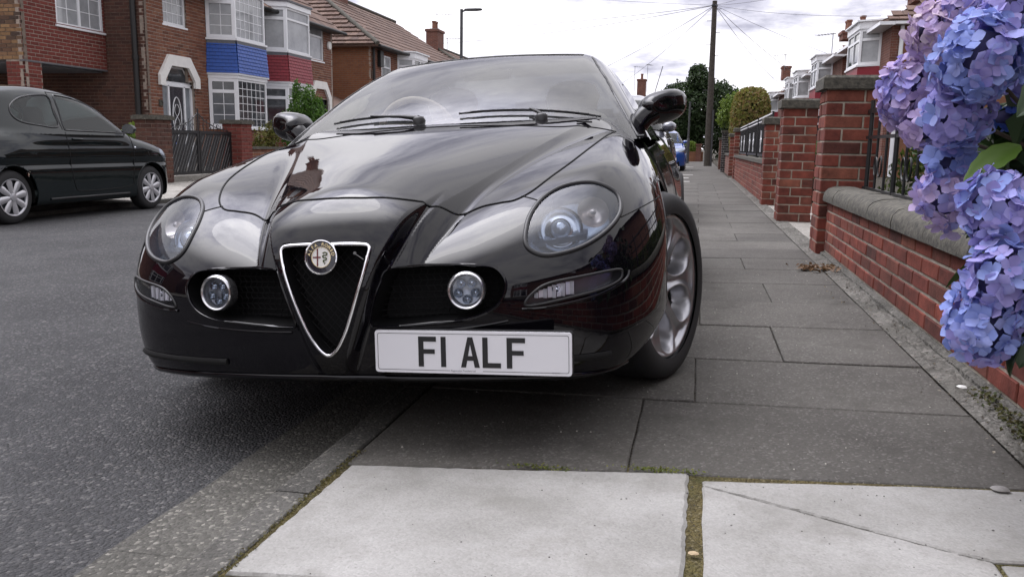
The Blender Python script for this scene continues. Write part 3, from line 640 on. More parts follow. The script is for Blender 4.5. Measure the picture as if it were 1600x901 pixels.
        for i in range(9):
            z = .382 + .124 * i / 8; xs_ = [x for x in np.linspace(.12, .46, 60) if in_poly(INTAKE, np.array([x]), np.array([z]))[0]]
            if len(xs_) > 3:
                q = surf_front(f_body, np.linspace(xs_[0], xs_[-1], 14) * s, np.full(14, .45)); b.tube([(v[0], v[1] + .073, z) for v in q], .0016, 4)
        b.build('intake_mesh', pmat('mesh_grey', (.006, .006, .0065), rough=.7, spec=.2) if 'mesh_grey' not in MATS else MATS['mesh_grey'], it)
        # round fog lamp: bright ring, glass and five small bulbs
        fx, fz = .362, .4515; fy = float(surf_front(f_body, [fx * s], [fz])[0, 1]) if False else float(np.interp(fx, [.3, .36, .45], [.055, .064, .085])) + .012
        axf = Vector((.10 * s, -1, .05)).normalized(); M4 = Matrix.Translation((fx * s, fy, fz)) @ axf.to_track_quat('Z', 'Y').to_matrix().to_4x4()
        b = MB(); b.lathe([(.0415, .0), (.0425, .010), (.0465, .013), (.0505, .009), (.0515, 0), (.050, -.022)], 44, M4); fog = b.build('fog_lamp', pmat('satin_silver', (.66, .66, .68), rough=.22, metal=.95) if 'satin_silver' not in MATS else MATS['satin_silver'], root, smooth=40)
        b = MB(); b.lathe([(.0415, .004), (.02, .0065), (0, .0075)], 36, M4); b.build('lamp_lens', lamp_clear, fog, smooth=60)
        b = MB(); b.lathe([(.0415, .0), (.038, -.010), (.0, -.014)], 36, M4); b.build('reflector', pmat('fog_reflector', (.50, .50, .52), rough=.3, metal=.8) if 'fog_reflector' not in MATS else MATS['fog_reflector'], fog, smooth=60)
        for k in range(5):
            a = math.pi / 2 + math.pi + 2 * math.pi * k / 5; M5 = M4 @ Matrix.Translation((.0235 * math.cos(a), .0235 * math.sin(a), -.006))
            b = MB(); b.lathe([(.0125, .004), (.0115, .006), (.0085, -.002), (.004, -.004)], 18, M5); b.lathe([(.0045, -.003), (.0040, .004), (0, .0055)], 12, M5); b.build('bulb', lamp_chrome, fog, smooth=35)
        b = MB(); b.tube([(fx * s, fy + .045, fz + .04), (fx * s + .012 * s, fy + .06, fz)], .012, 8); b.build('lamp_bracket', black_trim, fog, smooth=50)
    # ---- shield grille
    sp = smooth_poly(SHIELD, 4); sr = surf_front(f_body, sp[:, 0], sp[:, 1]); sc = sr.mean(0)
    bk = sc + (sr - sc) * [.94, 0, .94]; bk[:, 1] = sr[:, 1] + .06
    gr = loft([sr, bk], True).build('shield_grille', mesh_black, root, smooth=40)
    b = MB(); b.tube([tuple(q + np.array([0, -.004, 0])) for q in sr], .0048, 10, True); b.build('chrome_frame', chrome, gr, smooth=60)
    bd = loft([sc + (sr - sc) * [1.0, 1, 1.0] + [0, .001, 0], sc + (sr - sc) * [1.10, 1, 1.065] + [0, .004, 0]]); bd.build('frame_seat', paint_black, gr, smooth=60)
    b = MB()
    for i in range(-12, 13):                             # mesh of fine crossing wires
        for sl in (-1, 1):
            pts = []
            for z in np.linspace(.30, .583, 40):
                x = i * .022 + sl * (z - .44) * .9
                if in_poly(SHIELD * [.93, 1], np.array([x]), np.array([z]))[0]: pts.append((x, .5 * x * x + float(_Vc(z)) + .022, z))
            if len(pts) > 2: b.tube(pts, .0012, 4)
    b.build('grille_mesh', MATS['mesh_grey'], gr)
    # ---- round badge
    bc = Vector((.0, float(surf_front(f_body, [0.0], [.553])[0, 1]) - .012, .5565)); Mb = Matrix.Translation(bc) @ Vector((0, -1, .17)).normalized().to_track_quat('Z', 'Y').to_matrix().to_4x4()
    b = MB(); b.lathe([(.043, -.012), (.046, 0), (.0455, .005), (.043, .006), (.0405, .003), (.0405, .0)], 56, Mb); bg = b.build('badge', chrome, root, smooth=40)
    b = MB(); b.lathe([(.0405, .0008), (.0265, .0016)], 48, Mb); b.build('badge_band', pmat('badge_navy', (.012, .012, .02), rough=.2, coat=.6), bg, smooth=60)
    gold = pmat('badge_gold', (.75, .62, .36), rough=.25, metal=.9)
    b = MB(); b.lathe([(.0275, .001), (.0272, .0026), (.0260, .0026), (.0258, .001)], 48, Mb); b.build('badge_ring', gold, bg, smooth=40)
    b = MB(); b.lathe([(.026, .0014), (.0, .0014)], 48, Mb); b.build('badge_disc', pmat('badge_white', (.72, .71, .68), rough=.25, coat=.5, noise=.08, nscale=400), bg)
    b = MB()
    b.box(-.0120, -.0085, -.0225, .0225, .0014, .0024, Mb); b.box(-.0232, -.0122, -.0018, .0018, .0014, .0023, Mb); b.box(-.0083, -.0012, -.0018, .0018, .0014, .0023, Mb)
    b.build('badge_cross', pmat('badge_red', (.12, .01, .012), rough=.3, coat=.5), bg)
    b = MB(); sn = [(.0045, .0105), (.0085, .0125), (.0145, .0120), (.0165, .0085), (.0135, .0055), (.0065, .0050), (.0045, .0020), (.0075, -.0008), (.0135, -.0015), (.0150, -.0045), (.0125, -.0072), (.0075, -.0078), (.0060, -.0105), (.0085, -.0130), (.0110, -.0150), (.0090, -.0180)]
    spn = smooth_poly(sn, 4, False); b.tube([Mb @ Vector((x, y, .0022)) for x, y in spn], [.0017] * (len(spn) - 10) + list(np.linspace(.0016, .0005, 10)), 6); b.build('badge_serpent', pmat('badge_green', (.05, .07, .02), rough=.3, metal=.3), bg, smooth=60)
    rim_text(bg, 'ALFA ROMEO', Mb, .0305, gold)
    b = MB(); b.lathe([(.004, .0), (.004, .004), (0, .005)], 12, Matrix.Translation((.078, .03, .562)) @ Matrix.Rotation(R(90), 4, 'X')); b.tube([(.082, .022, .56), (.106, .016, .546)], .0011, 5); b.build('grille_stud', pmat('stud_grey', (.25, .25, .25), rough=.4) , gr, smooth=40)
    # ---- number plate, offset to the car's left
    Mp = Matrix.Translation((.385, .010, .3005)) @ Matrix.Rotation(R(1.0), 4, 'Y') @ Matrix.Rotation(R(1.0), 4, 'Z') @ Matrix.Rotation(R(90 - 3), 4, 'X')
    rr = rrect(.52, .111, .008); b = MB(); b.prism([Mp @ Vector((x, y, -.006)) for x, y in rr], Mp.to_3x3() @ Vector((0, 0, .007))); pl = b.build('number_plate', plate_white, root)
    b = MB(); o = rrect(.506, .097, .006); i_ = rrect(.5035, .0945, .005); n = len(o)
    b.add([Mp @ Vector((x, y, .0016)) for x, y in o + i_], [(k, (k + 1) % n, n + (k + 1) % n, n + k) for k in range(n)]); b.build('plate_border', plate_ink, pl)
    plate_text(pl, Mp)
    b = MB(); b.prism([Mp @ Vector((x, y, -.03)) for x, y in rrect(.523, .114, .008)], Mp.to_3x3() @ Vector((0, 0, .022))); b.build('plate_mount', black_trim, root)
    # ---- lower lip and small details
    xs = np.linspace(-.84, .84, 60); lz = .222 - .05 * xs * xs; q = surf_front(f_body, xs, lz); ok = ~np.isnan(q[:, 1]); bead(q[ok] + [0, -.004, 0], .006, paint_black, 'front_lip')
    for s in (-1, 1):
        lp = surf_front(f_body, np.linspace(.34, .72, 22) * s, np.linspace(.258, .250, 22)); ok = ~np.isnan(lp[:, 1]); bead(lp[ok], .010, gap_black, 'lower_slot')
        t = surf_front(f_body, np.linspace(.12, .47, 20) * s, .349 + .02 * np.linspace(0, 1, 20) ** 3); bead(t + [0, -.001, 0], .0035, paint_black, 'bumper_crease')
    # ---- wheels
    for x, y, s, st in ((-.765, AXF, -1, 20), (.772, AXF, 1, 20), (-.775, AXR, -1, 0), (.775, AXR, 1, 0)): coupe_wheel(root, x, y, s, steer=st)
    # ---- greenhouse
    al = np.radians(np.linspace(-20, 200, 330)); be = np.radians(np.linspace(-89, 89, 300)); A, B = np.meshgrid(al, be, indexing='ij')
    Dg = np.stack([np.sin(B), -np.cos(B) * np.cos(A), np.cos(B) * np.sin(A)], -1).reshape(-1, 3); Og = np.array([0, 2.3, .90])
    Pg = ray_solve(f_canopy, Og, Dg, .02, 2.5); Ng = grad_n(f_canopy, Pg); Qg = grid_quads(len(al), len(be))[:, ::-1]
    cg = Pg[Qg].mean(1); gx, gy, gz = cg.T; a_, b_ = canopy_parts(gx, gy, gz); t = a_ - b_; below = (gz < .84) | (f_body(gx, gy, gz) < -.03)
    ye = gy - .30 * gx * gx
    scr = (t > .030) & (ye > 1.05) & (ye < 1.955) & ~below; rear = (t > .03) & (gy > 2.78) & (gy < 3.42) & ~below
    side = (t < -.052) & (gz > .93) & (gy > 1.5) & (gy < 3.05) & ~below & ((gy < 2.62) | (gy > 2.68))
    link('windscreen', sub_mesh('windscreen', Pg, Ng, Qg, scr, screen_glass), root); link('rear_window', sub_mesh('rear_window', Pg, Ng, Qg, rear, side_glass if False else lamp_clear), root)
    for s in (-1, 1): link('side_window', sub_mesh('side_window', Pg, Ng, Qg, side & (gx * s > 0), side_glass), root)
    link('roof', sub_mesh('roof', Pg, Ng, Qg, ~scr & ~rear & ~side & ~below, paint_black), root)
    # windscreen surround bead and roof gutter
    for s in (-1, 1):
        side_pts = []
        for yy in np.linspace(1.24, 2.02, 34):
            xs_ = np.linspace(.30, .80, 120); pp = surf_top(f_canopy, xs_, np.full(120, yy), 1.6, .85); ca, cb = canopy_parts(*pp.T); k = np.argmax(ca - cb < .030)
            if 0 < k < 119 and yy - .30 * xs_[k] ** 2 < 1.955: side_pts.append((pp[k, 0] * s, yy, pp[k, 2]))
        if len(side_pts) > 4: bead(np.array(side_pts), .0055, black_trim, 'screen_seal')
    e = np.linspace(-.45, .45, 40); q = surf_top(f_canopy, e, 1.958 + .30 * e * e, 1.6, .9); bead(q, .004, black_trim, 'screen_seal'); q = surf_top(f_canopy, e, 1.985 + .30 * e * e, 1.6, .9); bead(q, .0028)
    # cabin
    cab = MB(); cab.box(-.66, .66, 1.40, 3.3, .30, .42); cab.box(-.64, .64, 2.62, 3.2, .42, .86); cab.build('cabin_floor', cabin_dark, root)
    b = MB(); b.prism([(-.64, 1.42, .60), (-.64, 1.36, .90), (-.64, 1.56, .935), (-.64, 1.78, .90), (-.64, 1.80, .60)], (1.28, 0, 0)); b.build('dashboard', pmat('dash_grey', (.16, .15, .14), rough=.6), root)
    for s in (-1, 1):
        cx0 = .33 * s
        def cushion(name, prof, half, par):
            b = MB(); n = 14; rings = []
            for (y, z, w, th) in prof:
                rings.append([(cx0 + w * math.cos(2 * math.pi * k / n), y + th * math.sin(2 * math.pi * k / n) * .9, z + th * .25 * math.sin(2 * math.pi * k / n)) for k in range(n)])
            vs = [p for r_ in rings for p in r_]; fs = [(i * n + k, i * n + (k + 1) % n, (i + 1) * n + (k + 1) % n, (i + 1) * n + k) for i in range(len(rings) - 1) for k in range(n)]
            fs += [tuple(range(n - 1, -1, -1)), tuple((len(rings) - 1) * n + k for k in range(n))]; b.add(vs, fs); return b.build(name, leather, par, smooth=60)
        st = cushion('seat', [(2.28, .42, .22, .10), (2.30, .55, .245, .10), (2.36, .75, .25, .095), (2.42, .92, .225, .085), (2.45, .99, .17, .07), (2.46, 1.02, .10, .05)], 0, root)
        cushion('headrest', [(2.47, .99, .06, .03), (2.475, 1.02, .125, .055), (2.485, 1.09, .145, .06), (2.49, 1.145, .12, .05), (2.49, 1.17, .06, .03)], 0, st)
    swc = Vector((-.33, 1.86, .905)); Ms = Matrix.Translation(swc) @ Vector((0, .9, .38)).normalized().to_track_quat('Z', 'Y').to_matrix().to_4x4()
    b = MB(); b.tube([Ms @ Vector((.185 * math.cos(k * math.pi / 18), .185 * math.sin(k * math.pi / 18), 0)) for k in range(36)], .016, 8, True)
    for a in (0, math.pi, -math.pi / 2): b.bar(Ms @ Vector((0, 0, -.01)), Ms @ Vector((.18 * math.cos(a), .18 * math.sin(a), 0)), .03, .012)
    b.build('steering_wheel', leather, root, smooth=50)
    b = MB(); b.prism([(-.11, 1.93, 1.155), (.11, 1.93, 1.155), (.115, 1.93, 1.20), (-.115, 1.93, 1.20)], (0, .03, 0)); b.tube([(0, 1.95, 1.20), (0, 1.93, 1.245)], .008, 6); b.build('rear_view_mirror', black_trim, root)
    # ---- wipers
    def wiper(pv, tip, elbow):
        pv, tip, elbow = [Vector(v) for v in (pv, tip, elbow)]
        b = MB(); b.tube([pv, pv.lerp(elbow, .12), elbow, ], [.013, .011, .007], 8); b.tube([elbow, elbow.lerp(tip, .5)], [.007, .005], 8); w = b.build('wiper', black_trim, root, smooth=50)
        return w
    def on_screen(x, y, up=.012): 
        q = surf_top(f_canopy, [x], [y], 1.6, .85)[0]; n = grad_n(f_canopy, q[None])[0]; return Vector(q + n * up)
    for pts, bl in (([(.10, 1.165), (.04, 1.19), (-.10, 1.215), (-.30, 1.235)], None),):
        pass
    def screen_wiper(px, py, bx0, by0, bx1, by1):
        pivot = on_screen(px, py, .004); m0 = on_screen((bx0 + bx1) / 2, (by0 + by1) / 2, .021)
        b = MB(); b.lathe([(.024, -.02), (.024, .006), (.018, .014), (0, .016)], 16, Matrix.Translation(pivot)); b.tube([pivot + Vector((0, 0, .008)), pivot.lerp(m0, .35) + Vector((0, 0, .009)), m0], [.011, .007, .0035], 8)
        w = b.build('wiper', black_trim, root, smooth=50)
        n = 12; b = MB(); b.tube([on_screen(bx0 + (bx1 - bx0) * k / n, by0 + (by1 - by0) * k / n, .012) for k in range(n + 1)], .0042, 6); b.tube([on_screen(bx0 + (bx1 - bx0) * k / n, by0 + (by1 - by0) * k / n, .0155) for k in range(1, n)], .0030, 6); b.build('wiper_blade', rubber, w, smooth=50)
    screen_wiper(-.10, 1.175, -.50, 1.285, -.14, 1.20)
    screen_wiper(.38, 1.215, .06, 1.19, .60, 1.285)
    b = MB()
    for s in (1,): 
        q = surf_top(f_body, [.555 * s], [1.15])[0]; M6 = Matrix.Translation(Vector(q)); b.prism([M6 @ Vector(v) for v in ((-.03, -.008, .002), (.02, -.018, -.002), (.028, -.005, -.002), (0, .006, .002))], (0, 0, .006))
    b.build('washer_jet', black_trim, root)
    # ---- door mirrors on slim stalks
    for s in (-1, 1):
        def ell(c, r, tw=0):
            n = 20; return np.array([(c[0] * s + r[0] * math.cos(2 * math.pi * k / n) * s, c[1] + r[2] * math.cos(2 * math.pi * k / n), c[2] + r[1] * math.sin(2 * math.pi * k / n)) for k in range(n)])
        # shell: rings from the glass edge forward to a rounded nose (axis along -y)
        c = np.array([.826, 1.56, .968]); prof = [(.03, 1.0), (.0, 1.02), (-.03, .98), (-.06, .88), (-.085, .70), (-.10, .45), (-.107, .15)]
        n = 28; rings = []
        for dy, k in prof:
            ring = []
            for i in range(n):
                t_ = 2 * math.pi * i / n; ex = abs(math.cos(t_)) ** .8 * np.sign(math.cos(t_)); ez = abs(math.sin(t_)) ** .8 * np.sign(math.sin(t_))
                ring.append(((c[0] + (.098 * ex + .018 * ez * 0) * k - .018 * (1 - k)) * s, c[1] + dy + .035 * ex * k * 0 + .02 * ex, c[2] + (.066 * ez * k) + .016 * ex * k + .008 * (1 - k)))
            rings.append(np.array(ring))
        mr = loft(rings, True).build('door_mirror', paint_black, root, smooth=60)
        b = MB(); b.add([tuple(q) for q in rings[0]], [tuple(range(n))]); b.build('mirror_glass', chrome, mr)
        b = MB(); b.tube([(.725 * s, 1.47, .88), (.735 * s, 1.465, .900), (.755 * s, 1.47, .925), (.785 * s, 1.495, .950), (.82 * s, 1.54, .968)], [.046, .040, .042, .048, .050], 12); b.build('mirror_stalk', paint_black, mr, smooth=60)
        q = surf_side(f_canopy, np.array([1.46]), np.array([.95]), s)[0]
    return root
def rrect(w, h, r, n=5):
    out = []
    for cx, cy, a0 in ((w / 2 - r, h / 2 - r, 0), (-w / 2 + r, h / 2 - r, 90), (-w / 2 + r, -h / 2 + r, 180), (w / 2 - r, -h / 2 + r, 270)):
        for k in range(n): a = R(a0 + 90 * k / (n - 1)); out.append((cx + r * math.cos(a), cy + r * math.sin(a)))
    return out
# letters as flat strokes: each letter is a list of polygons in a 50 x 79 mm cell
GLYPH = {
 'F': [[(0, 0), (.014, 0), (.014, .079), (0, .079)], [(.014, .066), (.048, .066), (.048, .079), (.014, .079)], [(.014, .034), (.044, .034), (.044, .046), (.014, .046)]],
 '1': [[(0, 0), (.0135, 0), (.0135, .079), (0, .079)]],
 'A': [[(0, 0), (.0135, 0), (.0285, .079), (.0185, .079)], [(.050, 0), (.0365, 0), (.0215, .079), (.0315, .079)], [(.0115, .018), (.0385, .018), (.036, .030), (.014, .030)]],
 'L': [[(0, 0), (.014, 0), (.014, .079), (0, .079)], [(.014, 0), (.048, 0), (.048, .013), (.014, .013)]]}
def plate_text(pl, Mp):
    x = -.1415
    for ch, wd, gap in (('F', .048, .0125), ('1', .0135, .0395), ('A', .050, .0075), ('L', .050, .0135), ('F', .048, 0)):
        b = MB()
        for k, g in enumerate(GLYPH[ch]):
            b.prism([Mp @ Vector((x + px, -.0395 + py + .001, .0013 + .00012 * k)) for px, py in g], Mp.to_3x3() @ Vector((0, 0, .0008)))
        b.build('plate_letter', plate_ink, pl); x += wd + gap
    for txt, sz, px, py in (('Registration Transfers Ltd', .0062, -.055, -.0495), ('BS AU 145d', .0038, .21, -.0492)):
        o = link('small_print', text_mesh('small_print', txt, sz, plate_ink), pl); o.matrix_local = Mp @ Matrix.Translation((px, py, .0022))
    b = MB(); b.box(-.057, .030, -.0512, -.0438, .0016, .0019, Mp); b.build('print_panel', plate_white, pl)
def rim_text(par, txt, Mb, rad, mat):
    n = len(txt); a0, a1 = R(166), R(14)
    for i, ch in enumerate(txt):
        if ch == ' ': continue
        a = a0 + (a1 - a0) * i / (n - 1)
        o = link('badge_letter', text_mesh('badge_letter', ch, .0115, mat, 'CENTER', .0003, .0003), par); o.matrix_local = Mb @ Matrix.Translation((rad * math.cos(a), rad * math.sin(a), .0022)) @ Matrix.Rotation(a - math.pi / 2, 4, 'Z')
coupe = build_coupe()
# ------------------------------------------------------------------ masonry
def brick_material(name, cols, grime=.35, rough=.85, bump=.5):
    m, nt, b = nodes_of(name); N = nt.nodes.new; L = nt.links.new
    oi = N('ShaderNodeObjectInfo'); ge = N('ShaderNodeNewGeometry'); ad = N('ShaderNodeMath'); ad.operation = 'ADD'; fr = N('ShaderNodeMath'); fr.operation = 'FRACT'
    L(oi.outputs['Random'], ad.inputs[0]); L(ge.outputs['Random Per Island'], ad.inputs[1]); L(ad.outputs[0], fr.inputs[0])
    r = N('ShaderNodeValToRGB'); r.color_ramp.interpolation = 'LINEAR'
    while len(r.color_ramp.elements) < len(cols): r.color_ramp.elements.new(.5)
    for i, c in enumerate(cols): r.color_ramp.elements[i].position = i / (len(cols) - 1); r.color_ramp.elements[i].color = (*c, 1)
    L(fr.outputs[0], r.inputs[0])
    n = N('ShaderNodeTexNoise'); n.inputs['Scale'].default_value = 9; n.inputs['Detail'].default_value = 9; n.inputs['Roughness'].default_value = .7; L(ge.outputs['Position'], n.inputs['Vector'])
    mr = N('ShaderNodeMapRange'); mr.inputs[1].default_value = .3; mr.inputs[2].default_value = .7; mr.inputs[3].default_value = 1 - grime; mr.inputs[4].default_value = 1 + grime * .6; L(n.outputs['Fac'], mr.inputs[0])
    mx = N('ShaderNodeMix'); mx.data_type = 'RGBA'; mx.blend_type = 'MULTIPLY'; mx.inputs[0].default_value = 1; L(r.outputs[0], mx.inputs[6]); L(mr.outputs[0], mx.inputs[7]); L(mx.outputs[2], b.inputs['Base Color'])
    b.inputs['Roughness'].default_value = rough; b.inputs['Specular IOR Level'].default_value = .3
    n2 = N('ShaderNodeTexNoise'); n2.inputs['Scale'].default_value = 90; n2.inputs['Detail'].default_value = 6; L(ge.outputs['Position'], n2.inputs['Vector'])
    bp = N('ShaderNodeBump'); bp.inputs['Strength'].default_value = bump; bp.inputs['Distance'].default_value = .004; L(n2.outputs['Fac'], bp.inputs['Height']); L(bp.outputs[0], b.inputs['Normal'])
    return m
brick_near = brick_material('brick_red', [(.125, .036, .027), (.175, .046, .032), (.215, .056, .038), (.150, .040, .030), (.225, .080, .052), (.190, .050, .035), (.085, .031, .025), (.175, .058, .040)], .55)
brick_house = brick_material('brick_brown', [(.12, .048, .030), (.17, .066, .040), (.21, .085, .050), (.14, .052, .034), (.25, .12, .072)], .3)
brick_garage = brick_material('brick_oxblood', [(.115, .028, .022), (.15, .036, .028), (.17, .042, .033), (.13, .030, .024)], .2)
brick_yellow = brick_material('brick_buff', [(.22, .13, .065), (.28, .17, .085), (.16, .085, .05), (.05, .035, .03), (.26, .15, .08)], .3)
brick_orange = brick_material('brick_orange', [(.20, .085, .042), (.23, .10, .05), (.18, .075, .04)], .2)
mortar = pmat('mortar', (.34, .30, .245), rough=.95, noise=.25, nscale=14, bump=.4, bscale=150)
mortar_dark = pmat('mortar_dark', (.29, .24, .20), rough=.95, noise=.25, nscale=10)
mortar_darker = pmat('mortar_darker', (.16, .125, .10), rough=.95, noise=.25, nscale=10)
brick_dark = brick_material('brick_dark', [(.060, .030, .024), (.085, .040, .030), (.105, .048, .034), (.07, .032, .026)], .35)  # darkened brick; shade on the house gable is put into its colour
stone_cap = pmat('weathered_stone', (.032, .031, .027), rough=.95, col2=(.120, .111, .090), nscale=28, bump=1.0, bscale=75)
upvc = pmat('white_frame', (.74, .75, .77), rough=.35, noise=.04, nscale=3)
render_white = pmat('white_render', (.72, .71, .68), rough=.8, noise=.06, nscale=5)
pane_net = pmat('pane_net', (.30, .31, .32), rough=.05, noise=.22, nscale=2.2, spec=.6)
pane_dark = pmat('pane_dark', (.045, .05, .055), rough=.03, noise=.5, nscale=2.0, spec=.7)
pane_frost = pmat('pane_frost', (.20, .22, .24), rough=.15, noise=.15, nscale=6)
lead_mat = pmat('lead_flashing', (.105, .108, .12), rough=.6, noise=.15, nscale=20)
tile_blue = brick_material('tile_blue', [(.020, .070, .30), (.025, .085, .36), (.022, .078, .33)], .10, .38, .2)
tile_red = brick_material('tile_maroon', [(.20, .018, .028), (.24, .022, .034), (.22, .02, .03)], .10, .45, .2)
tile_roof_mat = brick_material('roof_tile', [(.105, .066, .052), (.135, .085, .066), (.16, .105, .082), (.09, .058, .048)], .3)
iron = pmat('black_iron', (.010, .010, .011), rough=.42, bump=.2, bscale=90)
pipe_mat = pmat('black_pipe', (.012, .012, .012), rough=.5)
pot_mat = pmat('chimney_pot', (.19, .085, .055), rough=.8, noise=.2, nscale=8)

_bm = {}
def brick_mesh(l, h, d, mat, jit=0):
    """one brick: front at y=0 facing -y, chamfered; x 0..l, z 0..h; depth d"""
    key = (round(l, 3), round(h, 3), round(d, 3), mat.name, jit)
    if key not in _bm:
        c = .0045; b = MB(); rnd = random.Random(hash((round(l, 3), jit)) & 0xffff); e = lambda: rnd.uniform(-.0016, .0016)
        o = [(0, c, 0), (l, c, 0), (l, c, h), (0, c, h)]; i_ = [(c + e(), e() * .6, c + e()), (l - c + e(), e() * .6, c + e()), (l - c + e(), e() * .6, h - c + e()), (c + e(), e() * .6, h - c + e())]; bk = [(x, d, z) for x, _, z in o]
        b.add(o + i_ + bk, [(4, 5, 6, 7)] + [(k, (k + 1) % 4, 4 + (k + 1) % 4, 4 + k) for k in range(4)] + [(8 + k, 8 + (k + 1) % 4, (k + 1) % 4, k) for k in range(4)] + [(11, 10, 9, 8)])
        _bm[key] = b.mesh('brick', mat)
    return _bm[key]
def courses(w, h, holes, bl, ch, mt, bond=0.0, shift=0):
    """bricks of a wall w x h in running bond, cut round rectangular holes (x0,x1,z0,z1): yields x0,x1,z0,z1"""
    out = []; n = int(h / ch + .01)
    for r in range(n):
        z0 = r * ch + mt; z1 = (r + 1) * ch; zc = (z0 + z1) / 2
        spans = [(0.0, w)]
        for hx0, hx1, hz0, hz1 in holes:
            if hz0 < zc < hz1:
                ns = []
                for a, c in spans:
                    if hx1 <= a or hx0 >= c: ns.append((a, c)); continue
                    if hx0 > a: ns.append((a, hx0))
                    if hx1 < c: ns.append((hx1, c))
                spans = ns
        off = (bl / 2 if (r + shift) % 2 else 0)
        for a, c in spans:
            k = math.floor((a - off) / bl)
            while off + k * bl < c - 1e-6:
                x0 = max(a, off + k * bl); x1 = min(c, off + (k + 1) * bl - mt); k += 1
                if x1 - x0 > .03: out.append((x0, x1, z0, z1))
    return out
def brick_wall(parent, o, u, n, w, h, mat, mort, holes=(), bl=.226, ch=.0765, mt=.0135, parts=0, key=None, shift=0, d=.03, name='brick', back=.10):
    """wall of real bricks; o = lower left corner seen from outside, u along, n outward normal; the first `parts` bricks (by key) are objects"""
    o, u, n = Vector(o), Vector(u).normalized(), Vector(n).normalized(); up = Vector((0, 0, 1))
    bs = courses(w, h, holes, bl, ch, mt, shift=shift)
    if key: bs.sort(key=lambda q: key(o + u * (q[0] + q[1]) / 2 + up * (q[2] + q[3]) / 2))
    rotm = Matrix((u, -n, up)).transposed().to_4x4()
    for q in bs[:parts]:
        ob = bpy.data.objects.new(name, brick_mesh(q[1] - q[0], q[3] - q[2], d, mat, random.randrange(3))); C.objects.link(ob); ob.parent = parent
        ob.matrix_local = Matrix.Translation(o + u * q[0] + up * q[2] - n * random.uniform(0, .0025)) @ rotm
    b = MB()
    for x0, x1, z0, z1 in bs[parts:]:
        j = random.uniform(-.002, .002); p = [o + u * x + up * z + n * j for x, z in ((x0, z0), (x1, z0), (x1, z1), (x0, z1))]; q = [v - n * d for v in p]
        b.add(p + q, [(0, 1, 2, 3)] + [(4 + k, 4 + (k + 1) % 4, (k + 1) % 4, k) for k in range(4)])
    if bs[parts:]: b.build('brickwork' if parts else 'brickwork', mat, parent, kind='stuff')
    # mortar bed behind, cut round the holes
    xs = sorted({0.0, w} | {v for q in holes for v in q[:2] if 0 < v < w}); zs = sorted({0.0, h} | {v for q in holes for v in q[2:] if 0 < v < h}); b = MB()
    for xa, xb in zip(xs[:-1], xs[1:]):
        for za, zb in zip(zs[:-1], zs[1:]):
            cx, cz = (xa + xb) / 2, (za + zb) / 2
            if any(q[0] < cx < q[1] and q[2] < cz < q[3] for q in holes): continue
            b.obox(o + u * xa + up * za - n * .008, u * (xb - xa), -n * back, up * (zb - za))
    b.build('mortar', mort, parent)
def window(parent, o, u, n, w, h, vert=(), horiz=(), leads=None, pane=None, fw=.055, recess=.0, sill=True, open_=None, name='window'):
    """o = lower left of the opening; vert / horiz = mullion and transom positions as fractions; leads = list of (x0,x1,z0,z1,nx,nz) lattices"""
    o, u, n = Vector(o), Vector(u).normalized(), Vector(n).normalized(); up = Vector((0, 0, 1)); b = MB(); t = .06
    def bar(x0, x1, z0, z1, dp=.0, th=t, bb=b): bb.obox(o + u * x0 + up * z0 + n * (dp - th - recess), u * (x1 - x0), n * th, up * (z1 - z0))
    bar(0, w, 0, fw); bar(0, w, h - fw, h); bar(0, fw, fw, h - fw); bar(w - fw, w, fw, h - fw)
    for f in vert: bar(w * f - fw * .5, w * f + fw * .5, fw, h - fw, -.002)
    for hz in horiz:
        f, xa, xb = hz if hasattr(hz, '__len__') else (hz, 0, 1)
        bar(max(w * xa, fw), min(w * xb, w - fw), h * f - fw * .5, h * f + fw * .5, -.004)
    fr = b.build(name, upvc, parent)
    p = MB(); bar(fw * .5, w - fw * .5, fw * .5, h - fw * .5, -.035, .008, p); p.build('pane', pane or pane_net, fr)
    if leads:
        l = MB()
        for x0, x1, z0, z1, nx, nz in leads:
            X0, X1, Z0, Z1 = x0 * w, x1 * w, z0 * h, z1 * h
            for i in range(1, nx): x = X0 + (X1 - X0) * i / nx; bar(x - .008, x + .008, Z0, Z1, -.028, .008, l)
            for i in range(1, nz): z = Z0 + (Z1 - Z0) * i / nz; bar(X0, X1, z - .008, z + .008, -.0275, .008, l)
        l.build('glazing_bars', upvc, fr)
    if sill: s = MB(); bar(-.04, w + .04, -.045, -.002, .05, .11, s); s.build('sill', upvc, fr)
    return fr
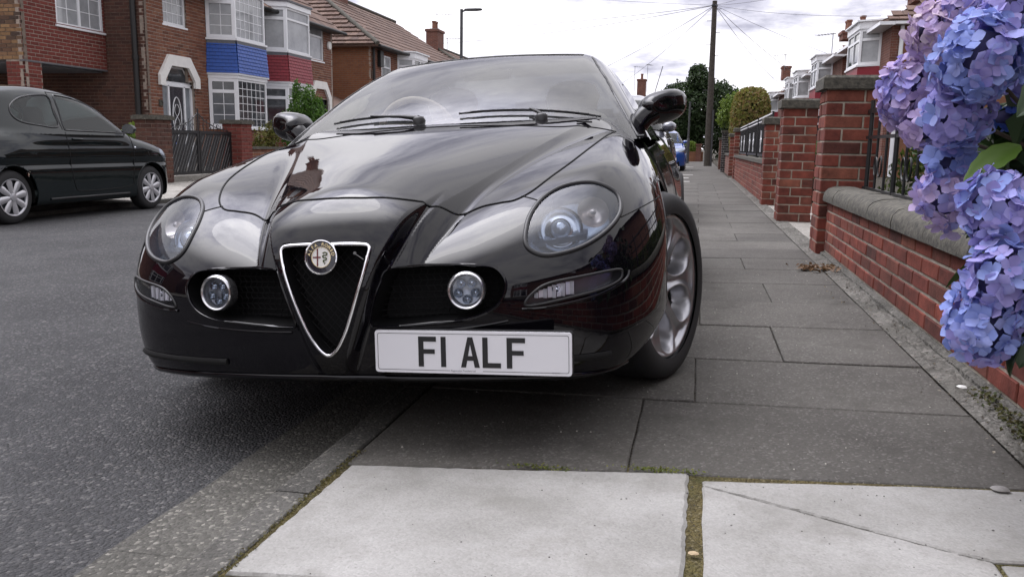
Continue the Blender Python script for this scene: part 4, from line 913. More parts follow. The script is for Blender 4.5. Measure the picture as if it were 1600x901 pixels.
def tile_slope(parent, a, b_, c, d, rows, cols, mat, parts=True, name='tile', th=.014, clip=None, lap=1.25, rim=None):
    """tiles on the quad a (top left) b (top right) c (bottom right) d (bottom left), seen from outside"""
    a, b_, c, d = map(Vector, (a, b_, c, d)); nrm = (c - a).cross(b_ - d); nrm = nrm.normalized()
    if nrm.z < 0 and abs(nrm.z) > .1: nrm = -nrm
    m = MB(); objs = 0
    for r in range(rows):
        f0, f1 = r / rows, min(1.0, (r + lap) / rows)
        for k in range(-1, cols + 1):
            s = (.5 if r % 2 else 0); g0, g1 = (k + s + .02) / cols, (k + 1 + s - .02) / cols
            g0, g1 = max(0, g0), min(1, g1)
            if g1 - g0 < .15 / cols: continue
            def P(g, f): return (a.lerp(b_, g)).lerp(d.lerp(c, g), f)
            q = [P(g0, f0), P(g1, f0), P(g1, f1), P(g0, f1)]
            ctr = sum(q, Vector()) / 4
            if clip and not clip(ctr): continue
            lift = th + random.uniform(0, .004)
            top = [q[0] + nrm * .002, q[1] + nrm * .002, q[2] + nrm * (lift + th), q[3] + nrm * (lift + th)]; bot = [top[3] - nrm * th * 1.3, top[2] - nrm * th * 1.3]
            vs = top + bot; fs = [(0, 3, 2, 1), (3, 4, 5, 2), (0, 4, 3), (1, 2, 5)]
            if parts:
                mb = MB(); o = top[0]; mb.add([v - o for v in vs], fs); mb.build(name, mat, parent, loc=o)
            else: m.add(vs, fs)
    if not parts: m.build('roof_tiles', mat, parent, kind='stuff')
def roof_slab(parent, pts, mat, th=.06, name='roof'):
    b = MB(); p = [Vector(q) for q in pts]; n = (p[1] - p[0]).cross(p[2] - p[0]).normalized()
    if n.z < 0: n = -n
    b.prism([q - n * th for q in p], n * (th - .004)); return b.build(name, mat, parent)
def chimney(parent, x, y, z0, z1, sx, sy, pots=2, name='chimney', mat=None):
    b = MB(); b.box(x - sx / 2, x + sx / 2, y - sy / 2, y + sy / 2, z0, z1); b.box(x - sx / 2 - .06, x + sx / 2 + .06, y - sy / 2 - .06, y + sy / 2 + .06, z1 - .16, z1 - .02)
    c = b.build(name, mat or brick_flat, parent)
    for k in range(pots):
        b = MB(); b.lathe([(.12, 0), (.11, .42), (.14, .44), (.14, .52), (.09, .52), (.09, .4)], 14, Matrix.Translation((x, y + (k - (pots - 1) / 2) * .42, z1 - .02))); b.build('chimney_pot', pot_mat, c, smooth=40)
    return c
def aerial(parent, x, y, z0, h, ang, n=6):
    b = MB(); b.tube([(x, y, z0), (x, y, z0 + h)], .02, 6); d = Vector((math.cos(ang), math.sin(ang), 0)); p = Vector((x, y, z0 + h - .05)); b.bar(p - d * .15, p + d * .9, .022)
    s = Vector((-d.y, d.x, 0))
    for k in range(n): q = p + d * (.9 * k / (n - 1)); b.bar(q - s * .22, q + s * .22, .014)
    b.build('tv_aerial', lead_mat, parent)
def flat_brick(name, c1, c2, mo, sc=1.0):
    """brickwork too far away to be picked apart"""
    m, nt, b = nodes_of(name); N = nt.nodes.new; L = nt.links.new; ge = N('ShaderNodeNewGeometry'); sp = N('ShaderNodeSeparateXYZ'); L(ge.outputs['Position'], sp.inputs[0])
    ad = N('ShaderNodeMath'); ad.operation = 'ADD'; L(sp.outputs[0], ad.inputs[0]); L(sp.outputs[1], ad.inputs[1]); cb = N('ShaderNodeCombineXYZ'); L(ad.outputs[0], cb.inputs[0]); L(sp.outputs[2], cb.inputs[1])
    t = N('ShaderNodeTexBrick'); t.inputs['Scale'].default_value = 1; t.inputs['Brick Width'].default_value = .23; t.inputs['Row Height'].default_value = .077; t.inputs['Mortar Size'].default_value = .006; t.inputs['Color1'].default_value = (*c1, 1); t.inputs['Color2'].default_value = (*c2, 1); t.inputs['Mortar'].default_value = (*mo, 1); t.inputs['Bias'].default_value = 0
    L(cb.outputs[0], t.inputs['Vector']); n = N('ShaderNodeTexNoise'); n.inputs['Scale'].default_value = 2.5; n.inputs['Detail'].default_value = 8; L(ge.outputs['Position'], n.inputs['Vector'])
    mr = N('ShaderNodeMapRange'); mr.inputs[1].default_value = .3; mr.inputs[2].default_value = .7; mr.inputs[3].default_value = .75; mr.inputs[4].default_value = 1.2; L(n.outputs['Fac'], mr.inputs[0])
    mx = N('ShaderNodeMix'); mx.data_type = 'RGBA'; mx.blend_type = 'MULTIPLY'; mx.inputs[0].default_value = 1; L(t.outputs['Color'], mx.inputs[6]); L(mr.outputs[0], mx.inputs[7]); L(mx.outputs[2], b.inputs['Base Color'])
    bp = N('ShaderNodeBump'); bp.inputs['Distance'].default_value = .01; bp.inputs['Strength'].default_value = .5; L(t.outputs['Fac'], bp.inputs['Height']); bp.invert = True; L(bp.outputs[0], b.inputs['Normal']); b.inputs['Roughness'].default_value = .9; return m
brick_flat = flat_brick('far_brick', (.17, .062, .042), (.12, .046, .034), (.20, .15, .12))
brick_flat_orange = flat_brick('far_orange_brick', (.20, .088, .045), (.17, .072, .040), (.20, .11, .065))
XF = -12.30                                       # plane of the left-hand house fronts
near_cam = lambda p: (p - Vector((0, 0, .82))).length
S_ = 17.20; PARTY = 22.05; RED_END = 27.24; EAVE = 4.72
F_, U_ = (1, 0, 0), (0, 1, 0)                      # outward normal of the fronts; "left to right" is +y seen from the street

def bay(house, y0, y1, cant, proj, sill_z, tmat, leads, seedn, tiles=(9, 9, 5)):
    """canted two-storey bay: y0..y1 = front facet; returns nothing"""
    xf = XF + proj; pl = [(XF, y0 - cant, 0), (xf, y0, 0), (xf, y1, 0), (XF, y1 + cant, 0)]
    def seg(i, z): return Vector((*pl[i][:2], z)), Vector((*pl[i + 1][:2], z))
    zs0, zs1, zt0, zt1, zu1 = sill_z, 2.40, 2.56, 3.37, 4.60
    g = MB()
    for i in range(3):                              # dwarf wall under the lower window
        a, c = seg(i, .03); u = (c - a).normalized(); n = u.cross(Vector((0, 0, 1)))
        if i < 2: brick_wall(house, a, u, n, (c - a).length, zs0 - .03, brick_house, mortar_dark, shift=i)
        else: g.obox(a, c - a, -n * .1, (0, 0, zs0 - .03))
    g.build('dwarf_wall', brick_flat, house)
    for lvl, (z0, z1) in enumerate(((zs0, zs1), (zt1 + .02, zu1))):
        for i in range(3):
            a, c = seg(i, z0); u = (c - a).normalized(); n = u.cross(Vector((0, 0, 1))); w = (c - a).length; h = z1 - z0
            if i == 1:
                ld = [(.05, .95, .04, .96, 6, 6 if lvl == 0 else 5)] if leads else None
                window(house, a, u, n, w, h, (), (() if leads else ((.74, 0, 1),)), ld, pane_dark if (leads and lvl == 0) else pane_net)
            else:
                ld = [(.14, .86, .04, .70, 2, 3), (.14, .86, .77, .96, 2, 1)] if leads else None
                window(house, a, u, n, w, h, (), ((.735, 0, 1),), ld, pane_dark if lvl == 0 else pane_net, fw=.085)
    for z0, z1, e in ((zs1, zt0 - .03, .03), (zt0 - .075, zt0 - .028, .07), (zt1 - .035, zt1 + .018, .035), (zu1, zu1 + .14, .05)):
        poly = [(XF - .05, y0 - cant - e), (xf + e, y0 - e * .5), (xf + e, y1 + e * .5), (XF - .05, y1 + cant + e)]
        b = MB(); b.prism([(x, y, z0) for x, y in poly], (0, 0, z1 - z0)); b.build('bay_band', upvc, house)
    b = MB()                                          # carcass behind the tiles and the small flat roof
    poly = [(XF - .05, y0 - cant), (xf - .03, y0 + .02), (xf - .03, y1 - .02), (XF - .05, y1 + cant)]; b.prism([(x, y, zt0 - .04) for x, y in poly], (0, 0, zt1 - zt0)); b.build('bay_carcass', cabin_dark, house)
    b = MB(); b.prism([(x, y, zu1 + .14) for x, y in [(XF - .05, y0 - cant - .1), (xf + .09, y0 - .05), (xf + .09, y1 + .05), (XF - .05, y1 + cant + .1)]], (0, 0, .05)); b.build('bay_roof', lead_mat, house)
    flare = .065
    for i in range(3):                                # hanging tiles
        a, c = seg(i, zt1 - .035); dn = (c - a).normalized().cross(Vector((0, 0, 1))); nf = Vector((1, 0, 0))
        ad, cd = seg(i, zt0 - .03)
        k0 = (dn + (Vector((1, 0, 0)) if i != 1 else dn) * .0).normalized()
        o0 = {0: (Vector((0, -flare, 0)), Vector((flare, -flare * .4, 0))), 1: (Vector((flare, -flare * .4, 0)), Vector((flare, flare * .4, 0))), 2: (Vector((flare, flare * .4, 0)), Vector((0, flare, 0)))}[i]
        tile_slope(house, a + dn * .012, c + dn * .012, cd + o0[1], ad + o0[0], tiles[0], tiles[1] if i == 1 else tiles[2], tmat, parts=True, name='tile', th=.011)
        b = MB(); w = (c - a).length; u = (c - a).normalized(); k = int(w / .085)          # saw-tooth lead flashing along the top
        for j in range(k): p0 = a + u * (w * j / k) + dn * .028; p1 = a + u * (w * (j + 1) / k) + dn * .028; b.prism([p0, p1, p1 - Vector((0, 0, .07)), (p0 + p1) / 2 - Vector((0, 0, .13)), p0 - Vector((0, 0, .07))], dn * .006)
        b.build('flashing', lead_mat, house)

def build_left_houses():
    up = Vector((0, 0, 1))
    # ---- the house with the blue bay
    h = thing('semi_detached_house', 'brick semi with blue tiled bay, arched white porch surround and dark front door', 'house', (0, 0, 0))
    door = (.55, 1.86, 0, 2.16); arch = (.40, 2.01, 2.16, 2.80)
    holes = [(.55, 1.86, 0, 2.22), (.78, 1.62, 2.22, 2.55), (.72, 1.64, 3.50, 4.72), (2.45, PARTY - S_, 0, 4.7)]
    brick_wall(h, (XF, S_, .03), U_, F_, PARTY - S_, EAVE - .03, brick_house, mortar_dark, [(a, b, max(0, c - .03), d - .03) for a, b, c, d in holes], parts=300, key=near_cam)
    # gable side past the carport; its shade is put into dark brick and mortar
    brick_wall(h, (XF - 7.5, S_, .03), (1, 0, 0), (0, -1, 0), 7.5, EAVE - .03, brick_dark, mortar_darker, shift=1)
    b = MB(); b.box(XF - 8, XF - .14, S_ + .14, RED_END - .14, .03, 4.7); b.build('inner_core', cabin_dark, h)
    # white angular arch round the porch
    yc = S_ + 1.205
    oa = [(-.80, 2.08), (-.80, 2.32), (-.42, 2.80), (.42, 2.80), (.80, 2.32), (.80, 2.08)]; ia = [(-.60, 2.08), (-.60, 2.22), (-.34, 2.55), (.34, 2.55), (.60, 2.22), (.60, 2.08)]
    b = MB()
    for k in range(5): b.prism([(XF + .002, yc + oa[k][0], oa[k][1]), (XF + .002, yc + oa[k + 1][0], oa[k + 1][1]), (XF + .002, yc + ia[k + 1][0], ia[k + 1][1]), (XF + .002, yc + ia[k][0], ia[k][1])], (.07, 0, 0))
    b.build('porch_arch', render_white, h)
    b = MB(); x = XF - .10                            # frame, door leaf and fanlight
    for y0, y1, z0, z1 in ((-.655, -.59, .03, 2.15), (.59, .655, .03, 2.15), (-.33, -.27, .03, 2.10), (.30, .36, .03, 2.10), (-.655, .655, 2.08, 2.17)): b.box(x - .05, x + .02, yc + y0, yc + y1, z0, z1)
    b.prism([(x - .03, yc + p, z) for p, z in ((-.60, 2.17), (-.60, 2.24), (-.34, 2.56), (.34, 2.56), (.60, 2.24), (.60, 2.17))], (.02, 0, 0)); dfr = b.build('door_frame', upvc, h)
    b = MB(); b.prism([(x - .005, yc + p, z) for p, z in ((-.50, 2.20), (-.50, 2.24), (-.30, 2.50), (.30, 2.50), (.50, 2.24), (.50, 2.20))], (.012, 0, 0)); b.build('fanlight', pane_dark, dfr)
    b = MB(); b.box(x - .04, x - .02, yc - .60, yc - .32, .10, 2.08); b.box(x - .04, x - .02, yc + .35, yc + .60, .10, 2.08); b.build('side_light', pane_frost, dfr)
    b = MB(); b.box(x - .05, x - .01, yc - .275, yc + .305, .20, 2.08); dr = b.build('front_door', pmat('door_navy', (.016, .018, .026), rough=.25, coat=.4), h)
    b = MB(); e = [(yc + .015 + .17 * math.cos(a), 1.38 + .46 * math.sin(a)) for a in np.linspace(0, 2 * math.pi, 25)[:-1]]; b.prism([(x - .008, p, z) for p, z in e], (.006, 0, 0)); b.build('oval_light', pane_dark, dr)
    b = MB(); b.tube([(x + .002, p, z) for p, z in e], .013, 6, True)
    for s in (-1, 1): b.tube([(x + .002, yc + .015 + s * .10 * math.sin(t * 3.0), 1.05 + .62 * t / 2) for t in np.linspace(0, 2, 14)], .008, 5)
    b.build('lead_scroll', upvc, dr)
    b = MB(); b.tube([(x + .005, yc + .26, 1.10), (x + .05, yc + .26, 1.10), (x + .05, yc + .17, 1.10)], .011, 6); b.box(x - .008, x + .004, yc - .10, yc + .13, .72, .76); b.build('handle', chrome, dr)
    b = MB(); b.box(XF - .3, XF + .35, yc - .75, yc + .75, .03, .17); b.build('door_step', drive_mat, h)
    window(h, (XF, S_ + .72, 3.50), U_, F_, .92, 1.22, (), (), [(.06, .94, .05, .95, 4, 5)], pane_net, recess=.05)
    b = MB(); b.box(XF - .02, XF + .035, S_ + .38, S_ + .50, 1.60, 1.74); b.tube([(XF + .04, S_ + .40, 1.62), (XF + .06, S_ + .44, 1.72), (XF + .04, S_ + .48, 1.66)], .012, 5); b.build('house_ornament', stone_cap, h)
    bay(h, 19.95, 21.45, .28, .65, 1.16, tile_blue, True, 1)
    b = MB(); b.tube([(XF - .22, S_ - .07, .05), (XF - .22, S_ - .07, EAVE)], .062, 12)
    for z in (1.0, 2.6, 4.0): b.tube([(XF - .22, S_ - .07, z), (XF - .22, S_ - .07, z + .09)], .078, 12)
    b.build('downpipe', pipe_mat, h, smooth=40)
    # shared roof over both halves: tiled front slope
    rx, rz = XF - 4.2, EAVE + 3.3
    def roof(par, y0, y1, hip0, hip1, x0=XF, eave=EAVE, depth=4.2, rise=3.3, rows=11, name='roof', tiles=True):
        f = .38; pts = [(x0 + f, y0 - hip0 * .3, eave - .25), (x0 + f, y1 + hip1 * .3, eave - .25), (x0 - depth, y1 - hip1 * depth * .9, eave + rise), (x0 - depth, y0 + hip0 * depth * .9, eave + rise)]
        rs = roof_slab(par, pts, tile_roof_mat, .08, name)
        if tiles: tile_slope(rs, pts[3], pts[2], pts[1], pts[0], rows, int((y1 - y0) / .30), tile_roof_mat, parts=False)
        if hip0:
            q = [(x0 - 2 * depth - f, y0 - .3, eave - .25), (x0 + f, y0 - .3, eave - .25), (x0 - depth, y0 + depth * .9, eave + rise)]
            s2 = roof_slab(par, q, tile_roof_mat, .08, name)
            a = Vector(q[2]); tri = [Vector(v) for v in q]
            def inside(p, t=tri):
                f_ = (p.z - t[0].z) / (t[2].z - t[0].z); return t[0].x + (t[2].x - t[0].x) * f_ - .05 < p.x < t[1].x + (t[2].x - t[1].x) * f_ + .05
            top0 = a + Vector((-depth - f, 0, 0)); top1 = a + Vector((depth + f, 0, 0))
            if tiles: tile_slope(s2, top0, top1, tri[1], tri[0], 14, 30, tile_roof_mat, parts=False, clip=inside, th=.035)
            b = MB(); b.tube([Vector(q[1]).lerp(a, t) + Vector((0, 0, .05)) for t in np.linspace(0, 1, 14)], .085, 8); b.tube([a + Vector((0, 0, .05)), Vector(pts[2]) + Vector((0, 0, .05))], .085, 8); b.build('ridge_tiles', stone_cap, rs, smooth=50)
        bk = [(x0 - 2 * depth - f, y0, eave - .25), (x0 - 2 * depth - f, y1, eave - .25), pts[2], pts[3]]; roof_slab(par, bk, tile_roof_mat, .08, name)
        b = MB(); b.box(x0 + .02, x0 + f + .02, y0 - .1, y1 + .1, eave - .30, eave - .24); b.tube([(x0 + f + .04, y0 - .2, eave - .27), (x0 + f + .04, y1 + .2, eave - .27)], .055, 8); b.build('gutter', pipe_mat, par)
        return rs
    roof(h, S_, PARTY - .01, 0, 0)
    # ---- the house with the maroon bay
    r = thing('semi_detached_house', 'brick semi with maroon tiled bay and white arched porch half hidden by a conifer', 'house', (0, 0, 0))
    L_ = RED_END - PARTY
    brick_wall(r, (XF, PARTY, .03), U_, F_, L_, EAVE - .03, brick_house, mortar_dark, [(0, 2.85, 0, 4.67), (3.40, 4.50, 3.42, 4.55), (3.40, 4.86, 0, 2.2)], parts=300, key=lambda p: -p.z, shift=1)
    window(r, (XF, PARTY + 3.40, 3.45), U_, F_, 1.10, 1.13, (), ((.68, 0, 1),), None, pane_net, recess=.03)
    bay(r, 22.72, 24.18, .34, .65, 1.16, tile_red, False, 2)
    yc = PARTY + 4.13; b = MB()
    for k in range(5): b.prism([(XF + .002, yc + oa[k][0], oa[k][1]), (XF + .002, yc + oa[k + 1][0], oa[k + 1][1]), (XF + .002, yc + ia[k + 1][0], ia[k + 1][1]), (XF + .002, yc + ia[k][0], ia[k][1])], (.07, 0, 0))
    b.box(XF + .002, XF + .07, yc - .80, yc - .62, .03, 2.09); b.box(XF + .002, XF + .07, yc + .62, yc + .80, .03, 2.09); b.build('porch_arch', render_white, r)
    b = MB(); b.box(XF - .16, XF - .10, yc - .6, yc + .6, .03, 2.2); b.build('front_door', pane_dark, r)
    b = MB(); b.lathe([(0, .03), (.12, .03), (.13, .0), (.13, -.03)], 20, Matrix.Translation((XF + .04, RED_END - .32, 4.02)) @ Matrix.Rotation(R(90), 4, 'Y')); b.build('alarm_box', render_white, r, smooth=40)
    brick_wall(r, (XF, RED_END, .03), (-1, 0, 0), (0, 1, 0), 3.0, EAVE - .03, brick_house, mortar_dark)
    b = MB(); b.box(XF - 8, XF - 2.9, RED_END - .14, RED_END, .03, EAVE); b.build('end_wall', brick_flat, r)
    roof(r, PARTY, RED_END, 0, 0)
    chimney(r, XF - 4.2, 25.6, 7.2, 9.3, .6, 1.0, 2)
    # ---- garage extension on stilts, left edge of the picture
    g = thing('garage_extension', 'oxblood brick extension over an open carport with white leaded window', 'extension', (0, 0, 0))
    gx, y0, y1 = -13.30, 14.72, S_ - .012
    brick_wall(g, (gx, y0, 2.36), U_, F_, y1 - y0, 3.1, brick_garage, mortar_dark, [(.98, 2.42, .82, 2.3)], parts=300, key=near_cam)
    brick_wall(g, (gx, y0, .03), U_, F_, .47, 2.33, brick_garage, mortar_dark, shift=1)
    brick_wall(g, (gx - 5, y0, 2.36), (1, 0, 0), (0, -1, 0), 5, 3.1, brick_yellow, mortar_darker)
    brick_wall(g, (gx - .42, y0, .03), (1, 0, 0), (0, -1, 0), .42, 2.33, brick_garage, mortar_dark)
    b = MB(); b.box(gx - .40, gx - .10, y0 + .1, y0 + .47, .03, 2.36); b.build('pier_core', mortar_dark, g)
    window(g, (gx, y0 + .98, 3.18), U_, F_, 1.44, 1.46, (.5,), ((.7, 0, 1),), [(.05, .47, .04, .67, 2, 3), (.53, .95, .04, .67, 2, 3)], pane_net, recess=.02)
    b = MB(); b.box(gx - 5, gx - .12, y0 + .12, y1 - .02, 2.30, 2.44); b.box(gx - .09, gx + .012, y0 - .012, y1 - .01, 2.335, 2.362); b.build('soffit', lead_mat, g)
    b = MB(); b.box(gx - 5.2, gx - 5.0, y0, y1 - .02, .03, 5.4); b.build('rear_wall', brick_dark, g)
    b = MB(); b.box(gx - 5.2, gx - .2, y0 + .15, y1 - .02, 5.4, 5.5); b.build('flat_roof', lead_mat, g)
    # ---- next pair, hipped roof
    q = thing('semi_detached_house', 'red brick house with hipped pantile roof beyond the maroon bay', 'house', (0, 0, 0))
    y0, y1 = 30.76, 44.5
    brick_wall(q, (XF - 8.2, y0, .03), (1, 0, 0), (0, -1, 0), 8.2, 4.45, brick_orange, mortar_darker, bl=.226)
    brick_wall(q, (XF, y0, .03), U_, F_, 7.0, 4.45, brick_house, mortar_dark, [(1.05, 2.05, 2.9, 4.25), (2.9, 5.2, 2.85, 4.38)])
    b = MB(); b.box(XF - 8, XF - .14, y0 + .14, y1, .03, 4.45); b.box(XF - .14, XF, y0 + 7.0, y1, .03, 4.45); b.build('wall', brick_flat, q)
    window(q, (XF, y0 + 1.05, 2.92), U_, F_, 1.0, 1.32, (), ((.66, 0, 1),), None, pane_net)
    def far_bay(par, xf, ya, yb, z0, z1, proj, sgn, cant=.35, tm=tile_red, zt=None):
        """small two-storey bay on a distant front; sgn = +1 when the front looks towards +x"""
        F0 = xf + sgn * proj; pl = [(xf, ya - cant), (F0, ya), (F0, yb), (xf, yb + cant)]
        if sgn < 0: pl = pl[::-1]
        for i in range(3):
            a, c = Vector((*pl[i], z0)), Vector((*pl[i + 1], z0)); u = (c - a).normalized(); n = u.cross(Vector((0, 0, 1)))
            w = (c - a).length; window(par, a, u, n, w, z1 - z0, ((.5,) if (i == 1 and w > 1.4) else ()), ((.70, 0, 1),), None, pane_dark if i == 1 else pane_net, fw=.08, sill=False)
            a2 = a - Vector((0, 0, .9)); b = MB(); b.prism([a2, a2 + (c - a), c, a], -n * .08); b.build('tile_apron', tm, par)
            a3 = Vector((*pl[i], .95)); w3 = window(par, a3, u, n, w, 1.45, ((.5,) if i == 1 else ()), ((.7, 0, 1),), None, pane_dark, fw=.08, sill=False)
            b = MB(); b.prism([a3, a3 + (c - a), a3 + (c - a) - Vector((0, 0, .9)), a3 - Vector((0, 0, .9))], -n * .08); b.build('dwarf_wall', brick_flat, par)
        for za, zb, e in ((z1, z1 + .22, .04), (z1 + .22, z1 + .27, .12), (z0 - .06, z0, .05), (2.40, z0 - .9, .04)):
            if zb <= za: continue
            P_ = [(xf - sgn * .1, ya - cant - e), (F0 + sgn * e, ya - e * .5), (F0 + sgn * e, yb + e * .5), (xf - sgn * .1, yb + cant + e)]; b = MB(); b.prism([(x, y, za) for x, y in P_], (0, 0, zb - za)); b.build('bay_band', upvc, par)
    far_bay(q, XF, y0 + 3.2, y0 + 4.9, 3.2, 4.32, .6, 1)
    b = MB(); b.tube([(XF + .06, y0 + .12, .05), (XF + .06, y0 + .12, 4.4)], .05, 8); b.box(XF + .0, XF + .14, y0 + .62, y0 + .95, 3.75, 4.35); b.build('downpipe', pipe_mat, q)
    roof(q, y0, y1, 1, 0, eave=4.72, depth=4.1, rise=2.55)
    chimney(q, XF - 4.1, y0 + 6.0, 6.6, 8.9, .7, 1.2, 3)
    # small garage with white door between the two pairs
    s = thing('garage', 'small brick garage with dark sloping roof between two houses', 'garage', (0, 0, 0))
    b = MB(); b.box(XF - 4, XF - .6, RED_END + .03, y0 - .02, .03, 1.95); b.build('wall', brick_flat, s); roof_slab(s, [(XF - .1, RED_END + .02, 2.0), (XF - .1, y0 - .03, 2.0), (XF - 2.5, y0 - .03, 3.0), (XF - 2.5, RED_END + .02, 3.0)], tile_roof_mat, .1)
    b = MB(); b.box(XF - .6, XF - .56, RED_END + .25, y0 - .3, .05, 1.8); b.build('garage_door', render_white, s)
    # pair after that and one more, running up the street
    for k, (ya, yb, lab) in enumerate(((47.4, 60.0, 'brick house with hipped roof and tall twin pot chimney far up the left side'),)):
        q2 = thing('semi_detached_house', lab, 'house', (0, 0, 0)); b = MB(); b.box(XF - 8.2, XF, ya, yb, .03, 4.5); b.build('wall', brick_flat, q2)
        far_bay(q2, XF, ya + 2.5, ya + 4.2, 3.2, 4.32, .6, 1); roof(q2, ya, yb, 1, 0, eave=4.72, depth=4.1, rise=2.1, rows=8)
        chimney(q2, XF - 3.9, ya + 3.6, 6.3, 7.75, .75, 1.25, 2); aerial(q2, XF - 3.9, ya + 4.0, 7.5, 1.3, .3); aerial(q2, XF - 3.6, ya + 5.2, 6.6, .9, .2)
    # ---- right-hand houses
    XR = 5.50
    def right_house(ya, yb, bays, label, orange=False, pots=2, ch=None, extra=None):
        t = thing('semi_detached_house', label, 'house', (0, 0, 0)); b = MB(); b.box(XR, XR + 8, ya + .06, yb, .03, 4.80); b.build('wall', brick_flat, t)
        b = MB(); b.box(XR + .30, XR + 8, ya, ya + .055, .03, 4.80); b.build('side_wall', brick_flat_orange if orange else brick_flat, t)
        b = MB(); b.box(XR - .02, XR + .29, ya - .012, ya + .05, .03, 4.80); b.build('corner_bricks', brick_flat, t)
        for p0, p1 in bays: far_bay(t, XR, p0, p1, 3.55, 4.66, .6, -1, tm=tile_red)
        f = .35; dpt = 4.0; rz = 6.9; pts = [(XR - f, ya - .3, 4.62), (XR - f, yb, 4.62), (XR + dpt, yb, rz), (XR + dpt, ya + 3.6, rz)]
        rs = roof_slab(t, pts, tile_roof_mat, .08); tile_slope(rs, pts[2], pts[3], pts[0], pts[1], 10, int((yb - ya) / .3), tile_roof_mat, parts=False)
        hp = [(XR - f, ya - .3, 4.62), (XR + 2 * dpt + f, ya - .3, 4.62), (XR + dpt, ya + 3.6, rz)]; s2 = roof_slab(t, hp, tile_roof_mat, .08)
        tri = [Vector(v) for v in hp]
        def inside(p, t_=tri): f_ = (p.z - t_[0].z) / (t_[2].z - t_[0].z); return t_[0].x + (t_[2].x - t_[0].x) * f_ - .05 < p.x < t_[1].x + (t_[2].x - t_[1].x) * f_ + .05
        a = tri[2]; tile_slope(s2, a - Vector((dpt + f, 0, 0)), a + Vector((dpt + f, 0, 0)), tri[1], tri[0], 12, 28, tile_roof_mat, parts=False, clip=inside, th=.03)
        b = MB(); b.box(XR - f - .08, XR - .005, ya - .35, yb, 4.50, 4.60); b.box(XR, XR + 8, ya - .38, ya - .02, 4.52, 4.60); b.build('gutter', upvc, t)
        b = MB(); b.tube([(XR + .26, ya - .07, .05), (XR + .26, ya - .07, 4.5)], .06, 10); b.build('downpipe', upvc, t, smooth=40)
        if ch: chimney(t, XR + ch[0], ch[1], 6.0, ch[2], .6, 1.1, pots)
        return t
    h1 = right_house(27.6, 35.2, [(29.4, 31.6)], 'brick house with white bay and orange side wall above the largest gate pillar', True, 1, (1.9, 33.0, 6.35))
    b = MB(); b.tube([(XR + 1.6, 27.58, 3.75), (XR + 1.45, 27.3, 3.72), (XR + 1.45, 27.2, 3.85)], .03, 6); b.lathe([(0, 0), (.14, .02), (.27, .10)], 18, Matrix.Translation((XR + 1.45, 27.15, 3.95)) @ Matrix.Rotation(R(115), 4, 'X') @ Matrix.Rotation(R(10), 4, 'Y')); b.build('satellite_dish', lead_mat, h1, smooth=50)
    b = MB(); b.box(XR + 1.0, XR + 2.2, 27.56, 27.62, .6, 2.3); b.build('side_window', pane_net, h1)
    right_house(36.3, 43.8, [(39.3, 41.3)], 'second brick house on the right with single white bay', False, 2, (1.2, 43.5, 6.4))
    h3 = right_house(45.2, 56.8, [(46.8, 48.6), (51.3, 53.2)], 'third pair of brick houses on the right with two white bays side by side', False, 2, (3.0, 50.5, 7.6)); aerial(h3, XR + .8, 45.4, 5.0, 1.6, 2.4)
    h4 = right_house(60.2, 72, [(64.0, 66.0)], 'farthest brick house on the right with small bay and square chimney', False, 0, (.7, 67.5, 7.0)); aerial(h4, XR + .5, 66.5, 6.6, 1.2, 2.6)
    # ---- house closing the end of the street, left of the big tree
    e = thing('house', 'brown roofed house closing the end of the street behind the coupe mirror', 'house', (0, 0, 0)); b = MB(); b.box(-16, -2.6, 78, 86, 0, 3.3); b.build('wall', brick_flat, e)
    roof_slab(e, [(-16.3, 77.6, 3.2), (-2.3, 77.6, 3.2), (-2.3, 82, 5.7), (-16.3, 82, 5.7)], tile_roof_mat, .1); roof_slab(e, [(-16.3, 86.4, 3.2), (-2.3, 86.4, 3.2), (-2.3, 82, 5.7), (-16.3, 82, 5.7)], tile_roof_mat, .1)
    tile_slope(e, (-16.3, 82, 5.7), (-2.3, 82, 5.7), (-2.3, 77.6, 3.2), (-16.3, 77.6, 3.2), 12, 44, tile_roof_mat, parts=False)
    chimney(e, -5.5, 82, 5.2, 7.2, .8, 1.0, 1); aerial(e, -6.2, 82, 6.0, 2.4, .5); aerial(e, -5.0, 82, 6.0, 2.6, 1.2)
    b = MB(); b.bar((-4.4, 82, 5.4), (-3.6, 82, 8.4), .07); b.build('mast', lead_mat, e)
    # ---- unseen houses added behind the photographer to darken low reflections in the bodywork
    for k, (x0, x1, ya, yb) in enumerate(((-20.5, -12.3, -1.5, 8.6), (-20.5, -12.3, -13.5, -3.0), (-20.5, -12.3, -26, -15))):
        t = thing('house', ['unseen plain brick house added left of the carport extension', 'unseen plain brick house added behind the camera on the left', 'unseen plain brick house added farthest behind the camera on the left'][k], 'house', (0, 0, 0)); b = MB(); b.box(x0, x1, ya, yb, 0, 4.8); b.build('wall', brick_flat, t)
        roof_slab(t, [(x1 + .3, ya, 4.6), (x1 + .3, yb, 4.6), (x1 - 4, yb, 7.4), (x1 - 4, ya, 7.4)], tile_roof_mat); far_bay(t, x1, ya + 2.5, ya + 4.4, 3.3, 4.5, .6, 1)
    for k, (ya, yb) in enumerate(((-2.5, 9.0), (-15, -3.5))):
        t = thing('house', ['unseen plain brick house added beside the camera on the right', 'unseen plain brick house added behind the camera on the right'][k], 'house', (0, 0, 0)); b = MB(); b.box(XR + .4, XR + 8, ya, yb, 0, 4.8); b.build('wall', brick_flat, t)
        roof_slab(t, [(XR + .05, ya, 4.6), (XR + .05, yb, 4.6), (XR + 4, yb, 7.0), (XR + 4, ya, 7.0)], tile_roof_mat); far_bay(t, XR + .4, ya + 2.5, ya + 4.4, 3.3, 4.5, .6, -1)
build_left_houses()
